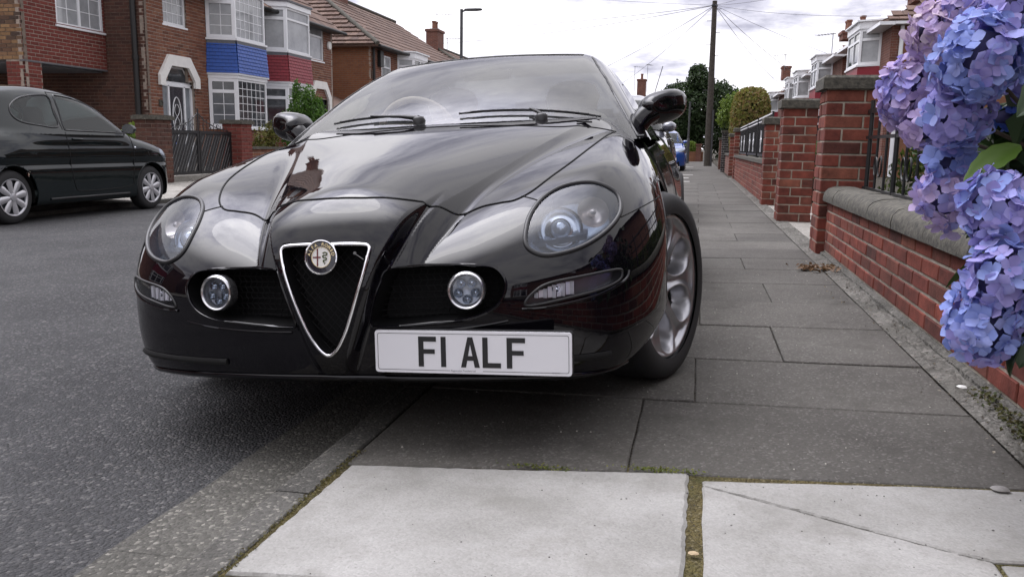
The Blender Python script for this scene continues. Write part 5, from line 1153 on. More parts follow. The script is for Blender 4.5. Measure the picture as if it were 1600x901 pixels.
# ------------------------------------------------------------------ small three-door hatchback (axes: x right, y back from the nose, z up)
_hT = spline((0, .10, .3, .6, .85, 1.1, 1.6, 2.4, 3.1, 3.45), (.60, .70, .82, .915, .965, .985, .985, 1.0, 1.02, 1.0))
_hR = spline((.6, .80, 1.05, 1.35, 1.6, 1.85, 2.2, 2.6, 2.95, 3.2, 3.36, 3.46, 3.6), (.86, .98, 1.145, 1.33, 1.425, 1.47, 1.49, 1.475, 1.435, 1.36, 1.20, .98, .7))
def hb_low(x, y, z):
    X = np.abs(x); f = smax(z - _hT(y) + .10 * X * X, X - (.815 - .55 * np.maximum(z - .62, 0) ** 2 - .5 * np.maximum(.35 - z, 0) ** 2 + .022 * np.exp(-((y - .68) / .36) ** 2) + .028 * np.exp(-((y - 3.02) / .40) ** 2) - .018 * np.exp(-((z - .62) / .04) ** 2)), .10)
    f = smax(f, (.30 * X * X + .28 * np.maximum(X - .5, 0) ** 2 * 4 + .5 * np.maximum(.42 - z, 0) ** 2 + .30 * np.maximum(z - .60, 0) ** 1.5) - y, .12)
    f = smax(f, y - (3.45 - .16 * X * X - .2 * np.maximum(.4 - z, 0)), .12)
    return smax(f, .17 - z, .06)
def hb_top(x, y, z):
    X = np.abs(x); ye = y - .22 * X * X
    return smax(smax(z - _hR(ye) + .13 * X * X, X - (.775 - .52 * np.maximum(z - .95, 0)) + .10 * sstep(2.6, 3.5, y), .12), .86 - z, .05)
def f_hatch(x, y, z):
    a, b = hb_low(x, y, z), hb_top(x, y, z); k = .05; h = np.maximum(k - np.abs(a - b), 0) / k
    return np.minimum(a, b) - h * h * k * .25
DOOR_WIN = smooth_poly([(1.02, .985), (1.12, 1.09), (1.28, 1.20), (1.50, 1.305), (1.75, 1.365), (1.98, 1.385), (2.04, 1.37), (2.08, 1.20), (2.13, 1.02), (2.06, .995), (1.5, .985)], 5)
REAR_WIN = smooth_poly([(2.22, 1.03), (2.17, 1.20), (2.13, 1.36), (2.30, 1.375), (2.58, 1.33), (2.76, 1.24), (2.80, 1.14), (2.72, 1.07), (2.5, 1.04)], 5)
def hatch_wheel(parent, x, y, s, r=.285, w=.175):
    M0 = Matrix.Translation((x, y, r)) @ Matrix.Rotation(math.pi / 2 * s, 4, 'Y'); k = r / .285
    b = MB(); b.lathe([(q * k, z * w) for q, z in [(.185, -.5), (.215, -.5), (.262, -.46), (.279, -.36), (.285, -.2), (.285, .2), (.279, .36), (.262, .46), (.215, .5), (.195, .48)]], 40, M0); ty = b.build('wheel', rubber, parent, smooth=40)
    b = MB(); b.lathe([(.197, .082), (.190, .088), (.180, .078), (.172, .055)], 40, M0); b.lathe([(.172, .050), (0, .050)], 32, M0); b.build('rim', lamp_dark, ty, smooth=40)
    b = MB(); n = 8
    for i in range(n):
        a = 2 * math.pi * i / n + .2; Ms = M0 @ Matrix.Rotation(a, 4, 'Z')
        pr = [(.030, .024), (.09, .036), (.150, .043), (.183, .034)]; vs = []
        for rr, hw in pr: vs += [Ms @ Vector((rr, -hw * .9, .078)), Ms @ Vector((rr, -hw * .45, .088)), Ms @ Vector((rr, hw * .45, .088)), Ms @ Vector((rr, hw * .9, .078))]
        b.add(vs, [(j * 4 + c, (j + 1) * 4 + c, (j + 1) * 4 + c + 1, j * 4 + c + 1) for j in range(3) for c in range(3)])
    b.lathe([(.190, .080), (.196, .092), (.186, .090), (.178, .078)], 40, M0); b.lathe([(.045, .080), (.040, .095), (.022, .099), (0, .099)], 20, M0)
    b.build('wheel_trim', wheel_silver, ty, smooth=40); return ty
wheel_silver = pmat('wheel_trim_silver', (.52, .52, .54), rough=.3, metal=.55)
hatch_green = car_paint('hatch_dark_green', (.0035, .0075, .0085))
hatch_glass = glass('hatch_glass', (.46, .56, .56), 1.40, body=.03, bodycol=(.25, .33, .33))
def build_hatch(label, group, loc, rz, tilt=0.0):
    root = thing('hatchback_car', label, 'car', loc, rz, group)
    if tilt: root.rotation_euler = (0, tilt, rz)
    al = np.radians(np.linspace(-90, 270, 390)); be = np.radians(np.linspace(-89.8, 89.8, 260)); A, B = np.meshgrid(al, be, indexing='ij')
    D = np.stack([np.sin(B), -np.cos(B) * np.cos(A), np.cos(B) * np.sin(A)], -1).reshape(-1, 3); O = np.array([0, 1.75, .62])
    P = ray_solve(f_hatch, O, D, .05, 2.6); Nn = grad_n(f_hatch, P); Q = grid_quads(len(al), len(be)); c = P[Q].mean(1); cx, cy, cz = c.T; ax = np.abs(cx)
    arch = (ax > .5) & (((cy - .68) ** 2 + (cz - .29) ** 2 < .325 ** 2) | ((cy - 3.02) ** 2 + (cz - .29) ** 2 < .325 ** 2))
    dw = in_poly(DOOR_WIN, cy, cz) & (ax > .45); rw = in_poly(REAR_WIN, cy, cz) & (ax > .45)
    ye = cy - .22 * cx * cx; scr = (cz > .985) & (ye > .84) & (ye < 1.50) & (ax < .64 - .25 * (cz - .98)) & ~dw; rscr = (cz > 1.05) & (cz < 1.34) & (cy > 3.18) & (ax < .50)
    hl = (((cy - .30) / .19) ** 2 + ((cz - .735) / .085) ** 2 < 1) & (ax > .42)
    door = (ax > .5) & (cy > 1.02) & (cy < 2.16) & (cz > .30) & ~dw & (cz < 1.40); hood = (cz > .70) & (cy < .86) & (ax < .60) & ~hl
    def skin(n_, m, mat, par=root): return link(n_, sub_mesh(n_, P, Nn, Q, m, mat), par)
    body = skin('body', ~(arch | dw | rw | scr | rscr | hl | door | hood), hatch_green); skin('bonnet', hood, hatch_green)
    skin('windscreen', scr, hatch_glass); skin('rear_window', rscr, hatch_glass)
    for s in (-1, 1):
        sd = cx * s > 0; d = skin('door', door & sd, hatch_green); skin('door_window', dw & sd, hatch_glass); skin('quarter_window', rw & sd, hatch_glass); skin('headlight', hl & sd, MATS['lamp_bowl_grey'])
        def bead(pts, r=.006, mat=black_trim, name='window_seal', par=root, closed=True): b = MB(); b.tube([tuple(q) for q in pts], r, 6, closed); return b.build(name, mat, par, smooth=60)
        bead(surf_side(f_hatch, DOOR_WIN[:, 0], DOOR_WIN[:, 1], s), .010); bead(surf_side(f_hatch, REAR_WIN[:, 0], REAR_WIN[:, 1], s), .010)
        e = np.array([(1.02, .95), (1.02, .70), (1.06, .42), (1.10, .33), (1.5, .305), (2.0, .305), (2.10, .36), (2.14, .60), (2.15, .97)]); e = smooth_poly(e, 5, False); bead(surf_side(f_hatch, e[:, 0], e[:, 1], s), .005, gap_black, 'panel_gap', root, False)
        e = np.array([(.98, .98), (1.10, 1.105), (1.28, 1.225), (1.5, 1.335), (1.78, 1.40), (2.06, 1.415), (2.12, 1.40), (2.15, 1.2), (2.17, 1.0)]); e = smooth_poly(e, 5, False); bead(surf_side(f_hatch, e[:, 0], e[:, 1], s), .0045, gap_black, 'panel_gap', root, False)
        q = surf_side(f_hatch, np.linspace(1.90, 2.06, 6), np.full(6, .895), s); b = MB(); b.tube([tuple(v + np.array([.022 * s * (0 if k in (0, 5) else 1), 0, 0])) for k, v in enumerate(q)], .013, 8); b.build('handle', hatch_green, d, smooth=50)
        v = surf_side(f_hatch, np.array([.98]), np.array([.80]), s)[0]; b = MB(); b.lathe([(.018, 0), (.014, .006), (0, .009)], 14, Matrix.Translation(v) @ Matrix.Rotation(R(90) * s, 4, 'Y')); b.build('side_repeater', lamp_chrome, root, smooth=50)
        v = surf_side(f_hatch, np.array([1.07]), np.array([1.0]), s)[0]; b = MB()
        Mm = Matrix.Translation(Vector(v) + Vector((.10 * s, -.02, .03))); prof = [(.0, 1.0), (-.05, .95), (-.09, .72), (-.115, .3)]; n = 18; rings = [np.array([tuple(Mm @ Vector((.085 * math.cos(2 * math.pi * k / n) * f, .055 + dy, .062 * math.sin(2 * math.pi * k / n) * f))) for k in range(n)]) for dy, f in prof]
        mr = loft(rings, True).build('door_mirror', hatch_green, root, smooth=60); g = MB(); g.add([tuple(p) for p in rings[0]], [tuple(range(n))]); g.build('mirror_glass', chrome, mr); b.tube([Vector(v), Mm @ Vector((-.02 * s, .01, -.03))], .022, 8); b.build('mirror_foot', black_trim, mr)
        for y in (.68, 3.02):
            th = np.linspace(-.25, math.pi + .25, 40); bead(surf_side(f_hatch, y - .325 * np.cos(th), .29 + .325 * np.sin(th), s) - np.array([.003 * s, 0, 0]), .008, hatch_green, 'arch_lip', root, False)
            hatch_wheel(root, .715 * s, y, s)
            b = MB(); b.lathe([(0, -.02), (.33, -.02), (.33, .26)], 32, Matrix.Translation((.52 * s, y, .29)) @ Matrix.Rotation(math.pi / 2 * s, 4, 'Y'), a0=R(75) if s > 0 else R(-105), a1=R(285) if s > 0 else R(105)); b.build('wheel_well', gap_black, root)
        v = np.linspace(1.15, 2.5, 12); bead(surf_side(f_hatch, v, np.full(12, .235), s), .014, black_trim, 'sill_strip', root, False)
    b = MB(); b.box(-.60, .60, .25, 3.2, .19, .24); b.box(-.62, .62, .40, 1.0, .24, .62); b.box(-.62, .62, 2.75, 3.30, .24, .62); b.build('underbody', gap_black, root)
    b = MB(); b.prism([(-.60, .98, .95), (-.60, 1.02, .99), (-.60, 1.38, .97), (-.60, 1.38, .7)], (1.2, 0, 0)); b.build('dashboard', cabin_dark, root)
    for s in (-1, 1):
        b = MB(); 
        for y, z, w, t in ((1.9, .5, .22, .2), (2.0, .75, .23, .09), (2.10, 1.0, .2, .08), (2.13, 1.08, .14, .06), (2.14, 1.20, .13, .05), (2.14, 1.25, .08, .04)): pass
        rg = [np.array([(.34 * s + w * math.cos(2 * math.pi * k / 14), y + t * math.sin(2 * math.pi * k / 14), z) for k in range(14)]) for y, z, w, t in ((1.9, .45, .22, .2), (2.0, .75, .23, .09), (2.10, 1.0, .2, .08), (2.13, 1.08, .14, .06), (2.14, 1.20, .13, .05), (2.14, 1.25, .08, .04))]
        loft(rg, True).build('seat', cabin_dark, root, smooth=60)
    Ms = Matrix.Translation((.34, 1.48, .985)) @ Vector((0, .9, .4)).normalized().to_track_quat('Z', 'Y').to_matrix().to_4x4(); b = MB(); b.tube([Ms @ Vector((.175 * math.cos(k * math.pi / 14), .175 * math.sin(k * math.pi / 14), 0)) for k in range(28)], .015, 6, True); b.build('steering_wheel', pmat('wheel_grey', (.30, .30, .30), rough=.5), root, smooth=50)
    b = MB(); b.box(.10, .52, .60 - .56, .66 - .56, .38, .48); b.build('front_plate', plate_white, root); b = MB(); b.box(-.62, .62, .10, .2, .20, .34); b.build('lower_grille', mesh_black, root)
    return root
hatch = build_hatch('dark green three-door hatchback parked across the street by the carport', None, (-7.83, 10.45, ROAD_Z), math.pi + R(.8))
def recolour(root, paint):
    for o in [root] + root.children_recursive:
        if o.type == 'MESH' and o.data.materials and o.data.materials[0] == hatch_green:
            o.material_slots[0].link = 'OBJECT'; o.material_slots[0].material = paint
slate = pmat('slate_paint', (.10, .105, .13), rough=.25, metal=.4, coat=1.0); royal = pmat('royal_blue_paint', (.008, .060, .27), rough=.25, coat=1.0)
c2 = copy_tree(hatch); c2.location = (-1.10, 9.0, 0.0); c2.rotation_euler = (0, R(-2.5), 0); c2['label'] = 'slate grey car parked close behind the black coupe'; recolour(c2, slate)
c3 = copy_tree(hatch); c3.location = (-1.22, 30.5, -.02); c3.rotation_euler = (0, R(-2.5), 0); c3['label'] = 'bright blue car parked far up the pavement past the slate grey one'; recolour(c3, royal)
# ------------------------------------------------------------------ right-hand garden walls and gate pillars
def pillar(label, x0, y0, w, d, n, group='red brick gate pillars along the pavement', cap_h=.10, bk=(.245, .080, .0135), zb=.045, moss=None):
    """pinwheel brick pillar; street corner at (x0, y0), n courses"""
    p = thing('brick_pillar', label, 'pillar', (x0, y0, zb), 0, group); ln, h, m = bk; ch = h + m
    random.seed(int(y0 * 10))
    q = MB(); q.box(.008, w - .008, .008, d - .008, -.03, n * ch); q.build('mortar', mortar, p)
    st = w - .115 - m
    for c in range(n):
        z = c * ch + m * .5; fl = c % 2
        def put(x, y, rz, l):
            o = bpy.data.objects.new('brick', brick_mesh(l, h, .105, brick_near, random.randrange(4))); C.objects.link(o); o.parent = p; j = random.uniform(-.003, .002)
            o.rotation_euler = (0, 0, rz); e = Vector((math.sin(rz), -math.cos(rz), 0)) * j; o.location = (x + e.x, y + e.y, z + random.uniform(-.001, .001))
        sd = d - .115 - m
        if fl == 0:
            put(0, 0, 0, st); put(w, 0, R(90), sd); put(w, d, R(180), st); put(0, d, R(270), sd)
            for (x, y, rz) in ((st + m, 0, 0), (w, sd + m, R(90)), (w - st - m, d, R(180)), (0, d - sd - m, R(270))): put(x, y, rz, .115 - .003)
        else:
            put(.115 + m, 0, 0, st); put(w, .115 + m, R(90), sd); put(w - .115 - m, d, R(180), st); put(0, d - .115 - m, R(270), sd)
            for (x, y, rz) in ((0.003, 0, 0), (w, .003, R(90)), (w - .003, d, R(180)), (0, d - .003, R(270))): put(x, y, rz, .115 - .003)
    z = n * ch; b = MB(); o = .035; e = .018
    b.add([(-o, -o, z + .002), (w + o, -o, z + .002), (w + o, d + o, z + .002), (-o, d + o, z + .002), (-o, -o, z + cap_h * .8), (w + o, -o, z + cap_h * .8), (w + o, d + o, z + cap_h * .8), (-o, d + o, z + cap_h * .8), (-o + e, -o + e, z + cap_h), (w + o - e, -o + e, z + cap_h), (w + o - e, d + o - e, z + cap_h), (-o + e, d + o - e, z + cap_h)],
          [(3, 2, 1, 0), (0, 1, 5, 4), (1, 2, 6, 5), (2, 3, 7, 6), (3, 0, 4, 7), (4, 5, 9, 8), (5, 6, 10, 9), (6, 7, 11, 10), (7, 4, 8, 11), (8, 9, 10, 11)])
    b.build('capstone', stone_cap, p); return p
pillar('largest red brick gate pillar, at the end of the low wall under the hydrangea', .905, 6.58, .385, .37, 13)
pillar('second red brick gate pillar from the hydrangea wall', .885, 9.52, .35, .36, 13)
pillar('third red brick gate pillar, joined to the far low wall', .915, 12.25, .30, .36, 12)
pillar('narrow red brick pillar at the far end of the wall with iron panels', .93, 22.6, .33, .36, 13)
pillar('narrow dark red pillar just beyond the far wall with iron panels', .91, 25.2, .33, .36, 12)
random.seed(21)
# low wall under the hydrangea: every brick an object, half-round copings on top
w1 = thing('garden_wall', 'low red brick garden wall with weathered stone coping under the hydrangea', 'wall', (0, 0, 0))
WY0, WY1, WX = -3.5, 6.575, .962; CH1 = .0745
zb = .075; brick_wall(w1, (WX, WY1, zb), (0, -1, 0), (-1, 0, 0), WY1 - WY0, 5 * CH1, brick_near, mortar, parts=220, key=lambda p: abs(p.y - 3.6), bl=.262, ch=CH1, mt=.0125, d=.09, back=.10)
b = MB(); n = 60; vs = []
for k in range(n + 1):
    y = WY0 + (WY1 - WY0) * k / n; j = random.uniform(-.004, .004)
    vs += [(WX - .022 + j, y, .02), (WX - .018 + j, y, zb - .012 + random.uniform(-.004, .004)), (WX + .01, y, zb + .004), (WX + .06, y, zb + .004)]
b.add(vs, [(4 * k + a, 4 * k + a + 1, 4 * k + 5 + a, 4 * k + 4 + a) for k in range(n) for a in range(3)]); b.build('render_plinth', strip_mat, w1)
b = MB(); b.box(WX + .105, WX + .215, WY0, WY1, .02, zb + 5 * CH1); b.build('wall_back', mortar, w1)
y = WY0 + .025; zt = zb + 5 * CH1 + .004
while y < WY1 - .05:
    y2 = min(y + .60, WY1); b = MB(); pr = [(-.030, 0), (-.032, .030), (-.024, .066), (.0, .092), (.05, .108), (.115, .112), (.18, .108), (.23, .092), (.252, .06), (.255, 0)]; m = len(pr); nn = 10; vs = []
    for k in range(nn + 1):
        yy = y + .004 + (y2 - y - .008) * k / nn
        for x, z in pr: vs.append((WX + x + random.uniform(-.002, .002), yy, zt + z + random.uniform(-.0025, .0025) * (z > 0)))
    b.add(vs, [(k * m + a, k * m + (a + 1) % m, (k + 1) * m + (a + 1) % m, (k + 1) * m + a) for k in range(nn) for a in range(m)] + [tuple(range(m - 1, -1, -1)), tuple(nn * m + a for a in range(m))]); b.build('coping_stone', stone_cap, w1, smooth=50); y = y2
# gateway thresholds
sheet('driveway_threshold', 1.0, 4.5, 6.96, 9.51, .049, .049, drive_mat); sheet('driveway_threshold', 1.0, 4.5, 9.9, 12.24, .049, .049, drive_mat)
# far low wall with iron panels
w2 = thing('garden_wall', 'far low brick wall with flat coping beneath the black iron panels', 'wall', (0, 0, 0)); ya, yb = 12.62, 22.58
brick_wall(w2, (.955, yb, .05), (0, -1, 0), (-1, 0, 0), yb - ya, 7 * .08, brick_near, mortar, parts=0, bl=.262, ch=.08, mt=.014, d=.06)
b = MB(); b.box(1.06, 1.15, ya, yb, .05, .61); b.build('wall_back', mortar, w2)
for k in range(11): b = MB(); y0 = ya + (yb - ya) * k / 11; b.box(.925, 1.19, y0 + .004, y0 + (yb - ya) / 11 - .004, .614, .674); b.build('coping_stone', stone_cap, w2)
def iron_panel(y0, y1, label):
    t = thing('iron_fence', label, 'fence', (1.06, y0, .676), 0, None); w = y1 - y0; b = MB()
    b.box(-.012, .012, 0, w, .03, .07); b.box(-.012, .012, 0, w, .58, .62); b.box(-.015, .015, 0, .03, 0, .70); b.box(-.015, .015, w - .03, w, 0, .70); b.build('frame', iron, t)
    b = MB(); b.box(.004, .012, .03, w - .03, .07, .58); b.build('sheet', iron, t)
    n = int(w / .11)
    for i in range(1, n): b = MB(); b.tube([(-.006, w * i / n, .07), (-.006, w * i / n, .66)], .008, 6); b.build('bar', iron, t)
    for z in (.60, .66): b = MB(); b.box(-.018, -.010, 0, w, z, z + .022); b.build('grey_strip', upvc, t)
    for f in (.3, .7):
        b = MB(); yc = w * f
        b.tube([(-.02, yc, .10), (-.02, yc, .46)], .013, 6); b.tube([(-.02, yc - .09, .30), (-.02, yc + .09, .30)], .012, 6)
        for s in (-1, 1): b.tube([(-.02, yc + s * (.02 + .06 * math.sin(a)), .27 + .06 * math.cos(a)) for a in np.linspace(0, 5, 12)], .009, 5)
        b.build('scroll_flower', upvc, t)
    return t
iron_panel(13.0, 15.7, 'black iron panel with white scroll flowers nearest on the far wall'); iron_panel(16.0, 18.9, 'black iron panel with white scroll flowers in the middle of the far wall'); iron_panel(19.2, 22.3, 'black iron panel with white scroll flowers farthest along the far wall')
w3 = thing('garden_wall', 'last low brick wall before the wooden pole', 'wall', (0, 0, 0)); b = MB(); b.box(.93, 1.13, 25.6, 38, .03, .62); b.build('wall', brick_flat, w3); b = MB(); b.box(.90, 1.16, 25.6, 38, .622, .68); b.build('coping_stone', stone_cap, w3)
for k, (y, h) in enumerate(((29.5, 1.35), (33.0, 1.15))):
    t = thing('brick_pillar', ['dark sooty brick pillar with pale joints before the wooden pole', 'low pale pillar closest to the wooden pole'][k], 'pillar', (.80, y, 0)); b = MB(); b.box(0, .36, 0, .36, .03, h); b.build('shaft', brick_flat if k else flat_brick('dark_pillar_brick', (.03, .028, .028), (.05, .045, .045), (.30, .29, .28)), t); b = MB(); b.box(-.04, .40, -.04, .40, h + .002, h + .09); b.build('capstone', stone_cap, t)
ew = thing('garden_wall', 'low orange brick wall across the end of the street', 'wall', (0, 0, 0)); b = MB(); b.box(-.9, .35, 53.4, 53.6, -.05, .62); b.build('wall', brick_flat_orange, ew); b = MB(); b.box(-.1, .22, 53.2, 53.5, -.05, 1.0); b.box(-.14, .26, 53.16, 53.54, 1.002, 1.1); b.build('end_pillar', brick_flat, ew)
# black iron railing behind the hydrangea wall
rl = thing('iron_railing', 'black iron railing with scrollwork standing behind the hydrangea wall', 'railing', (1.20, 1.6, .046))
for z, h in ((.50, .022), (.86, .022), (1.04, .028)): b = MB(); b.box(-.010, .010, 0, 4.95, z, z + h); b.build('rail', iron, rl)
for k in range(18):
    y = .10 + .279 * k; thick = k % 3 == 2; b = MB(); b.tube([(0, y, -.02), (0, y, 1.13 if thick else 1.05)], .015 if thick else .009, 8); b.build('bar', iron, rl, smooth=50)
for k in range(6):
    yc = .5 + .8 * k; b = MB()
    for s in (-1, 1): b.tube([(-.002, yc + s * (.02 + .075 * (1 - a / 9) * (1 - math.cos(a))), .66 + .09 * (1 - a / 12) * math.sin(a)) for a in np.linspace(0, 6.5, 22)], .006, 5)
    b.build('scroll', iron, rl, smooth=50)
# ------------------------------------------------------------------ foliage
def leaf_material(name, cols, trans=.35, rough=.5):
    m, nt, b = nodes_of(name); N = nt.nodes.new; L = nt.links.new; ge = N('ShaderNodeNewGeometry'); oi = N('ShaderNodeObjectInfo'); ad = N('ShaderNodeMath'); ad.operation = 'ADD'; fr = N('ShaderNodeMath'); fr.operation = 'FRACT'
    L(ge.outputs['Random Per Island'], ad.inputs[0]); L(oi.outputs['Random'], ad.inputs[1]); L(ad.outputs[0], fr.inputs[0])
    r = N('ShaderNodeValToRGB')
    while len(r.color_ramp.elements) < len(cols): r.color_ramp.elements.new(.5)
    for i, c in enumerate(cols): r.color_ramp.elements[i].position = i / (len(cols) - 1); r.color_ramp.elements[i].color = (*c, 1)
    L(fr.outputs[0], r.inputs[0]); L(r.outputs[0], b.inputs['Base Color']); b.inputs['Roughness'].default_value = rough; b.inputs['Specular IOR Level'].default_value = .35
    t = N('ShaderNodeBsdfTranslucent'); L(r.outputs[0], t.inputs[0]); mx = N('ShaderNodeMixShader'); mx.inputs[0].default_value = trans; out = nt.nodes['Material Output']
    L(b.outputs[0], mx.inputs[1]); L(t.outputs[0], mx.inputs[2]); L(mx.outputs[0], out.inputs[0]); return m
leaf_dark = leaf_material('leaf_dark', [(.018, .034, .012), (.030, .055, .018), (.045, .075, .025), (.024, .045, .016)])
leaf_mid = leaf_material('leaf_mid', [(.04, .075, .018), (.06, .105, .025), (.08, .125, .03), (.05, .09, .02)])
leaf_conifer = leaf_material('leaf_conifer', [(.045, .105, .016), (.075, .165, .024), (.11, .21, .034), (.055, .125, .020)], .45)
leaf_gold = leaf_material('leaf_gold', [(.09, .10, .02), (.14, .14, .028), (.075, .085, .018), (.17, .16, .04), (.12, .085, .03)])
leaf_hedge = leaf_material('leaf_hedge', [(.12, .14, .03), (.19, .18, .045), (.15, .16, .035), (.23, .17, .06), (.17, .10, .045)], .45)
leaf_privet = leaf_material('leaf_privet', [(.035, .062, .014), (.055, .09, .02), (.10, .13, .022), (.03, .05, .013), (.045, .075, .018)])
leaf_lime = leaf_material('leaf_lime', [(.09, .15, .02), (.13, .19, .03), (.16, .22, .04)])
bark = pmat('bark', (.050, .038, .028), rough=.95, noise=.4, nscale=12, bump=.8, bscale=40)
dark_core = pmat('hedge_inner_shade', (.008, .011, .006), rough=1.0)  # near-black colour for the shade inside the hedges
def leaves(pts, nrm, size, mat, name, parent=None, aspect=.55, seed=0, **kw):
    """one mesh of folded leaves; pts (n,3), nrm (n,3) preferred facing"""
    r = np.random.RandomState(seed); n = len(pts); nn = nrm + r.normal(0, .55, (n, 3)); nn /= np.linalg.norm(nn, axis=1, keepdims=True) + 1e-9
    t = np.cross(nn, r.normal(0, 1, (n, 3))); t /= np.linalg.norm(t, axis=1, keepdims=True) + 1e-9; u = np.cross(nn, t); s = size * r.uniform(.65, 1.3, (n, 1))
    V = np.stack([pts - t * s * .5, pts - u * s * aspect * .5 + nn * s * .10, pts + t * s * .5 - nn * s * .08, pts + u * s * aspect * .5 + nn * s * .10], 1).reshape(-1, 3); Q = np.arange(n * 4).reshape(-1, 4)
    return link(name, np_mesh(name, V, Q, mat, smooth=False), parent, **kw)
def blob_points(blobs, n, seed, shell=.55, noise=.22):
    """leaf positions in the outer part of lumpy ellipsoids; blobs = (x,y,z,rx,ry,rz)"""
    r = np.random.RandomState(seed); B = np.array(blobs, float); wgt = (B[:, 3] * B[:, 4] * B[:, 5]) ** (2 / 3); idx = r.choice(len(B), n, p=wgt / wgt.sum()); d = r.normal(0, 1, (n, 3)); d /= np.linalg.norm(d, axis=1, keepdims=True)
    rad = (shell + (1 - shell) * r.uniform(0, 1, (n, 1)) ** .6); lump = 1 + noise * np.sin(d[:, :1] * 7 + idx[:, None]) * np.sin(d[:, 1:2] * 6 + 1.3 * idx[:, None]) * np.sin(d[:, 2:] * 8)
    return B[idx, :3] + d * B[idx, 3:] * rad * lump, d
def tree(name, label, cat, base, trunk_h, blobs, n, size, mat, seed, trunk_r=.2, group=None, kind_mats=None, shell=.55):
    t = thing(name, label, cat, base, 0, group); rr = random.Random(seed); b = MB()
    top = Vector((0, 0, trunk_h)); b.tube([Vector((0, 0, -.1)), Vector((trunk_r * .1, 0, trunk_h * .5)), top], [trunk_r * 1.15, trunk_r * .85, trunk_r * .6], 10)
    for x, y, z, rx, ry, rz in blobs:
        e = Vector((x, y, z)); st = Vector((0, 0, trunk_h * rr.uniform(.55, 1.0))); mid = st.lerp(e, .5) + Vector((rr.uniform(-.1, .1) * rx, rr.uniform(-.1, .1) * ry, .12 * rz)); b.tube([st, mid, e], [trunk_r * .45, trunk_r * .28, trunk_r * .08], 6)
    b.build('trunk', bark, t, smooth=60); p, d = blob_points(blobs, n, seed, shell); leaves(p, d, size, mat, 'crown', t, seed=seed + 1); return t
random.seed(3)
# the big tree at the end of the street and its companions
bl = [(0, 0, 5.6, .85, .8, .75), (-.15, .2, 6.3, .55, .5, .5), (-1.2, 0, 4.6, 1.1, 1.0, .9), (1.15, .1, 4.5, 1.2, 1.0, 1.0), (0, 0, 3.6, 1.6, 1.3, 1.4), (-1.7, 0, 3.5, 1.0, 1.0, .9), (1.9, 0, 3.4, 1.1, 1.0, 1.1), (-1.2, 0, 2.2, 1.4, 1.0, 1.4), (1.0, 0, 2.0, 1.6, 1.0, 1.3), (-2.1, 0, 4.1, .6, .6, .5), (2.4, 0, 4.2, .55, .6, .45)]
tree('broadleaf_tree', 'tall dark broadleaf tree at the end of the street behind the pole', 'tree', (-.05, 63, 0), 3.4, [(x * 1.18, y, z, rx * 1.22, ry * 1.1, rz * 1.05) for x, y, z, rx, ry, rz in bl], 19000, .27, leaf_dark, 5, .32)
tree('young_tree', 'light green young tree between the dark tree and the clipped hedge', 'tree', (1.9, 50, 0), 2.6, [(0, 0, 3.3, .8, .7, .7), (.5, 0, 3.9, .5, .5, .4), (-.4, 0, 2.6, .6, .6, .6), (.9, 0, 3.2, .5, .5, .5)], 1800, .20, leaf_lime, 8, .10, shell=.3)
bk = [(x, y, 1.6, 2.2, 1.5, 1.9) for x, y in ((-2.5, 67, ), (2.6, 67))]; p, d = blob_points(bk + [(6.5, 70, 2.2, 2.5, 1.5, 2.2), (-7, 74, 1.4, 2.5, 1.5, 1.4)], 9000, 12, .4); w_ = leaves(p, d, .28, leaf_dark, 'far_shrubbery', seed=3, kind='stuff')
def hedge(name, label, cat, x0, x1, y0, y1, z0, z1, n, size, mat, seed, rnd=.18, core=True, cm=None):
    t = thing(name, label, cat, (0, 0, 0)); r = np.random.RandomState(seed)
    P = []; Dn = []
    faces = [((x0, x1), (y0, y0), (z0, z1), (0, -1, 0)), ((x0, x0), (y0, y1), (z0, z1), (-1, 0, 0)), ((x0, x1), (y0, y1), (z1, z1), (0, 0, 1)), ((x1, x1), (y0, y1), (z0, z1), (1, 0, 0)), ((x0, x1), (y1, y1), (z0, z1), (0, 1, 0))]
    ar = np.array([max(1e-3, (a[1] - a[0] or 1) * (b[1] - b[0] or 1) * (c[1] - c[0] or 1)) for a, b, c, _ in faces]); idx = r.choice(5, n, p=ar / ar.sum())
    c0 = np.array([(x0 + x1) / 2, (y0 + y1) / 2, (z0 + z1) / 2]); h = np.array([(x1 - x0) / 2, (y1 - y0) / 2, (z1 - z0) / 2])
    for k, (a, b, c, nr) in enumerate(faces):
        m = int((idx == k).sum()); q = np.stack([r.uniform(*a, m), r.uniform(*b, m), r.uniform(*c, m)], 1); P.append(q); Dn.append(np.tile(nr, (m, 1)))
    P = np.vstack(P); Dn = np.vstack(Dn).astype(float); rel = (P - c0) / h; rel6 = np.sum(np.abs(rel) ** 3.2, 1) ** (1 / 3.2); P = c0 + (P - c0) / np.maximum(rel6, 1)[:, None] * (1 - r.uniform(0, .12, (len(P), 1)) + rnd * .2 * np.sin(P[:, :1] * 9) * np.sin(P[:, 1:2] * 8 + 1) * np.sin(P[:, 2:] * 10))
    leaves(P, Dn, size, mat, 'foliage', t, seed=seed)
    b = MB(); k_ = min(.36, (x1 - x0) * .28); b.box(x0 + k_, x1 - k_, y0 + k_, y1 - k_, 0.0, z1 - k_); b.build('dark_core_box', cm or dark_core, t); return t  # solid near-black box in place of the shaded inside of the hedge
hedge('clipped_hedge', 'golden brown clipped block hedge behind the narrow pillars', 'hedge', .98, 2.15, 26.2, 29.5, .3, 2.72, 15000, .11, leaf_hedge, 4)
hedge('low_bush', 'bright lime green bush above the end wall', 'bush', -.95, -.05, 54, 55.4, .2, 1.25, 2500, .16, leaf_lime, 6)
hedge('low_bush', 'yellow green rounded bush beside the wooden pole', 'bush', 1.15, 1.9, 33, 35.5, .3, 1.35, 2500, .12, leaf_gold, 9)
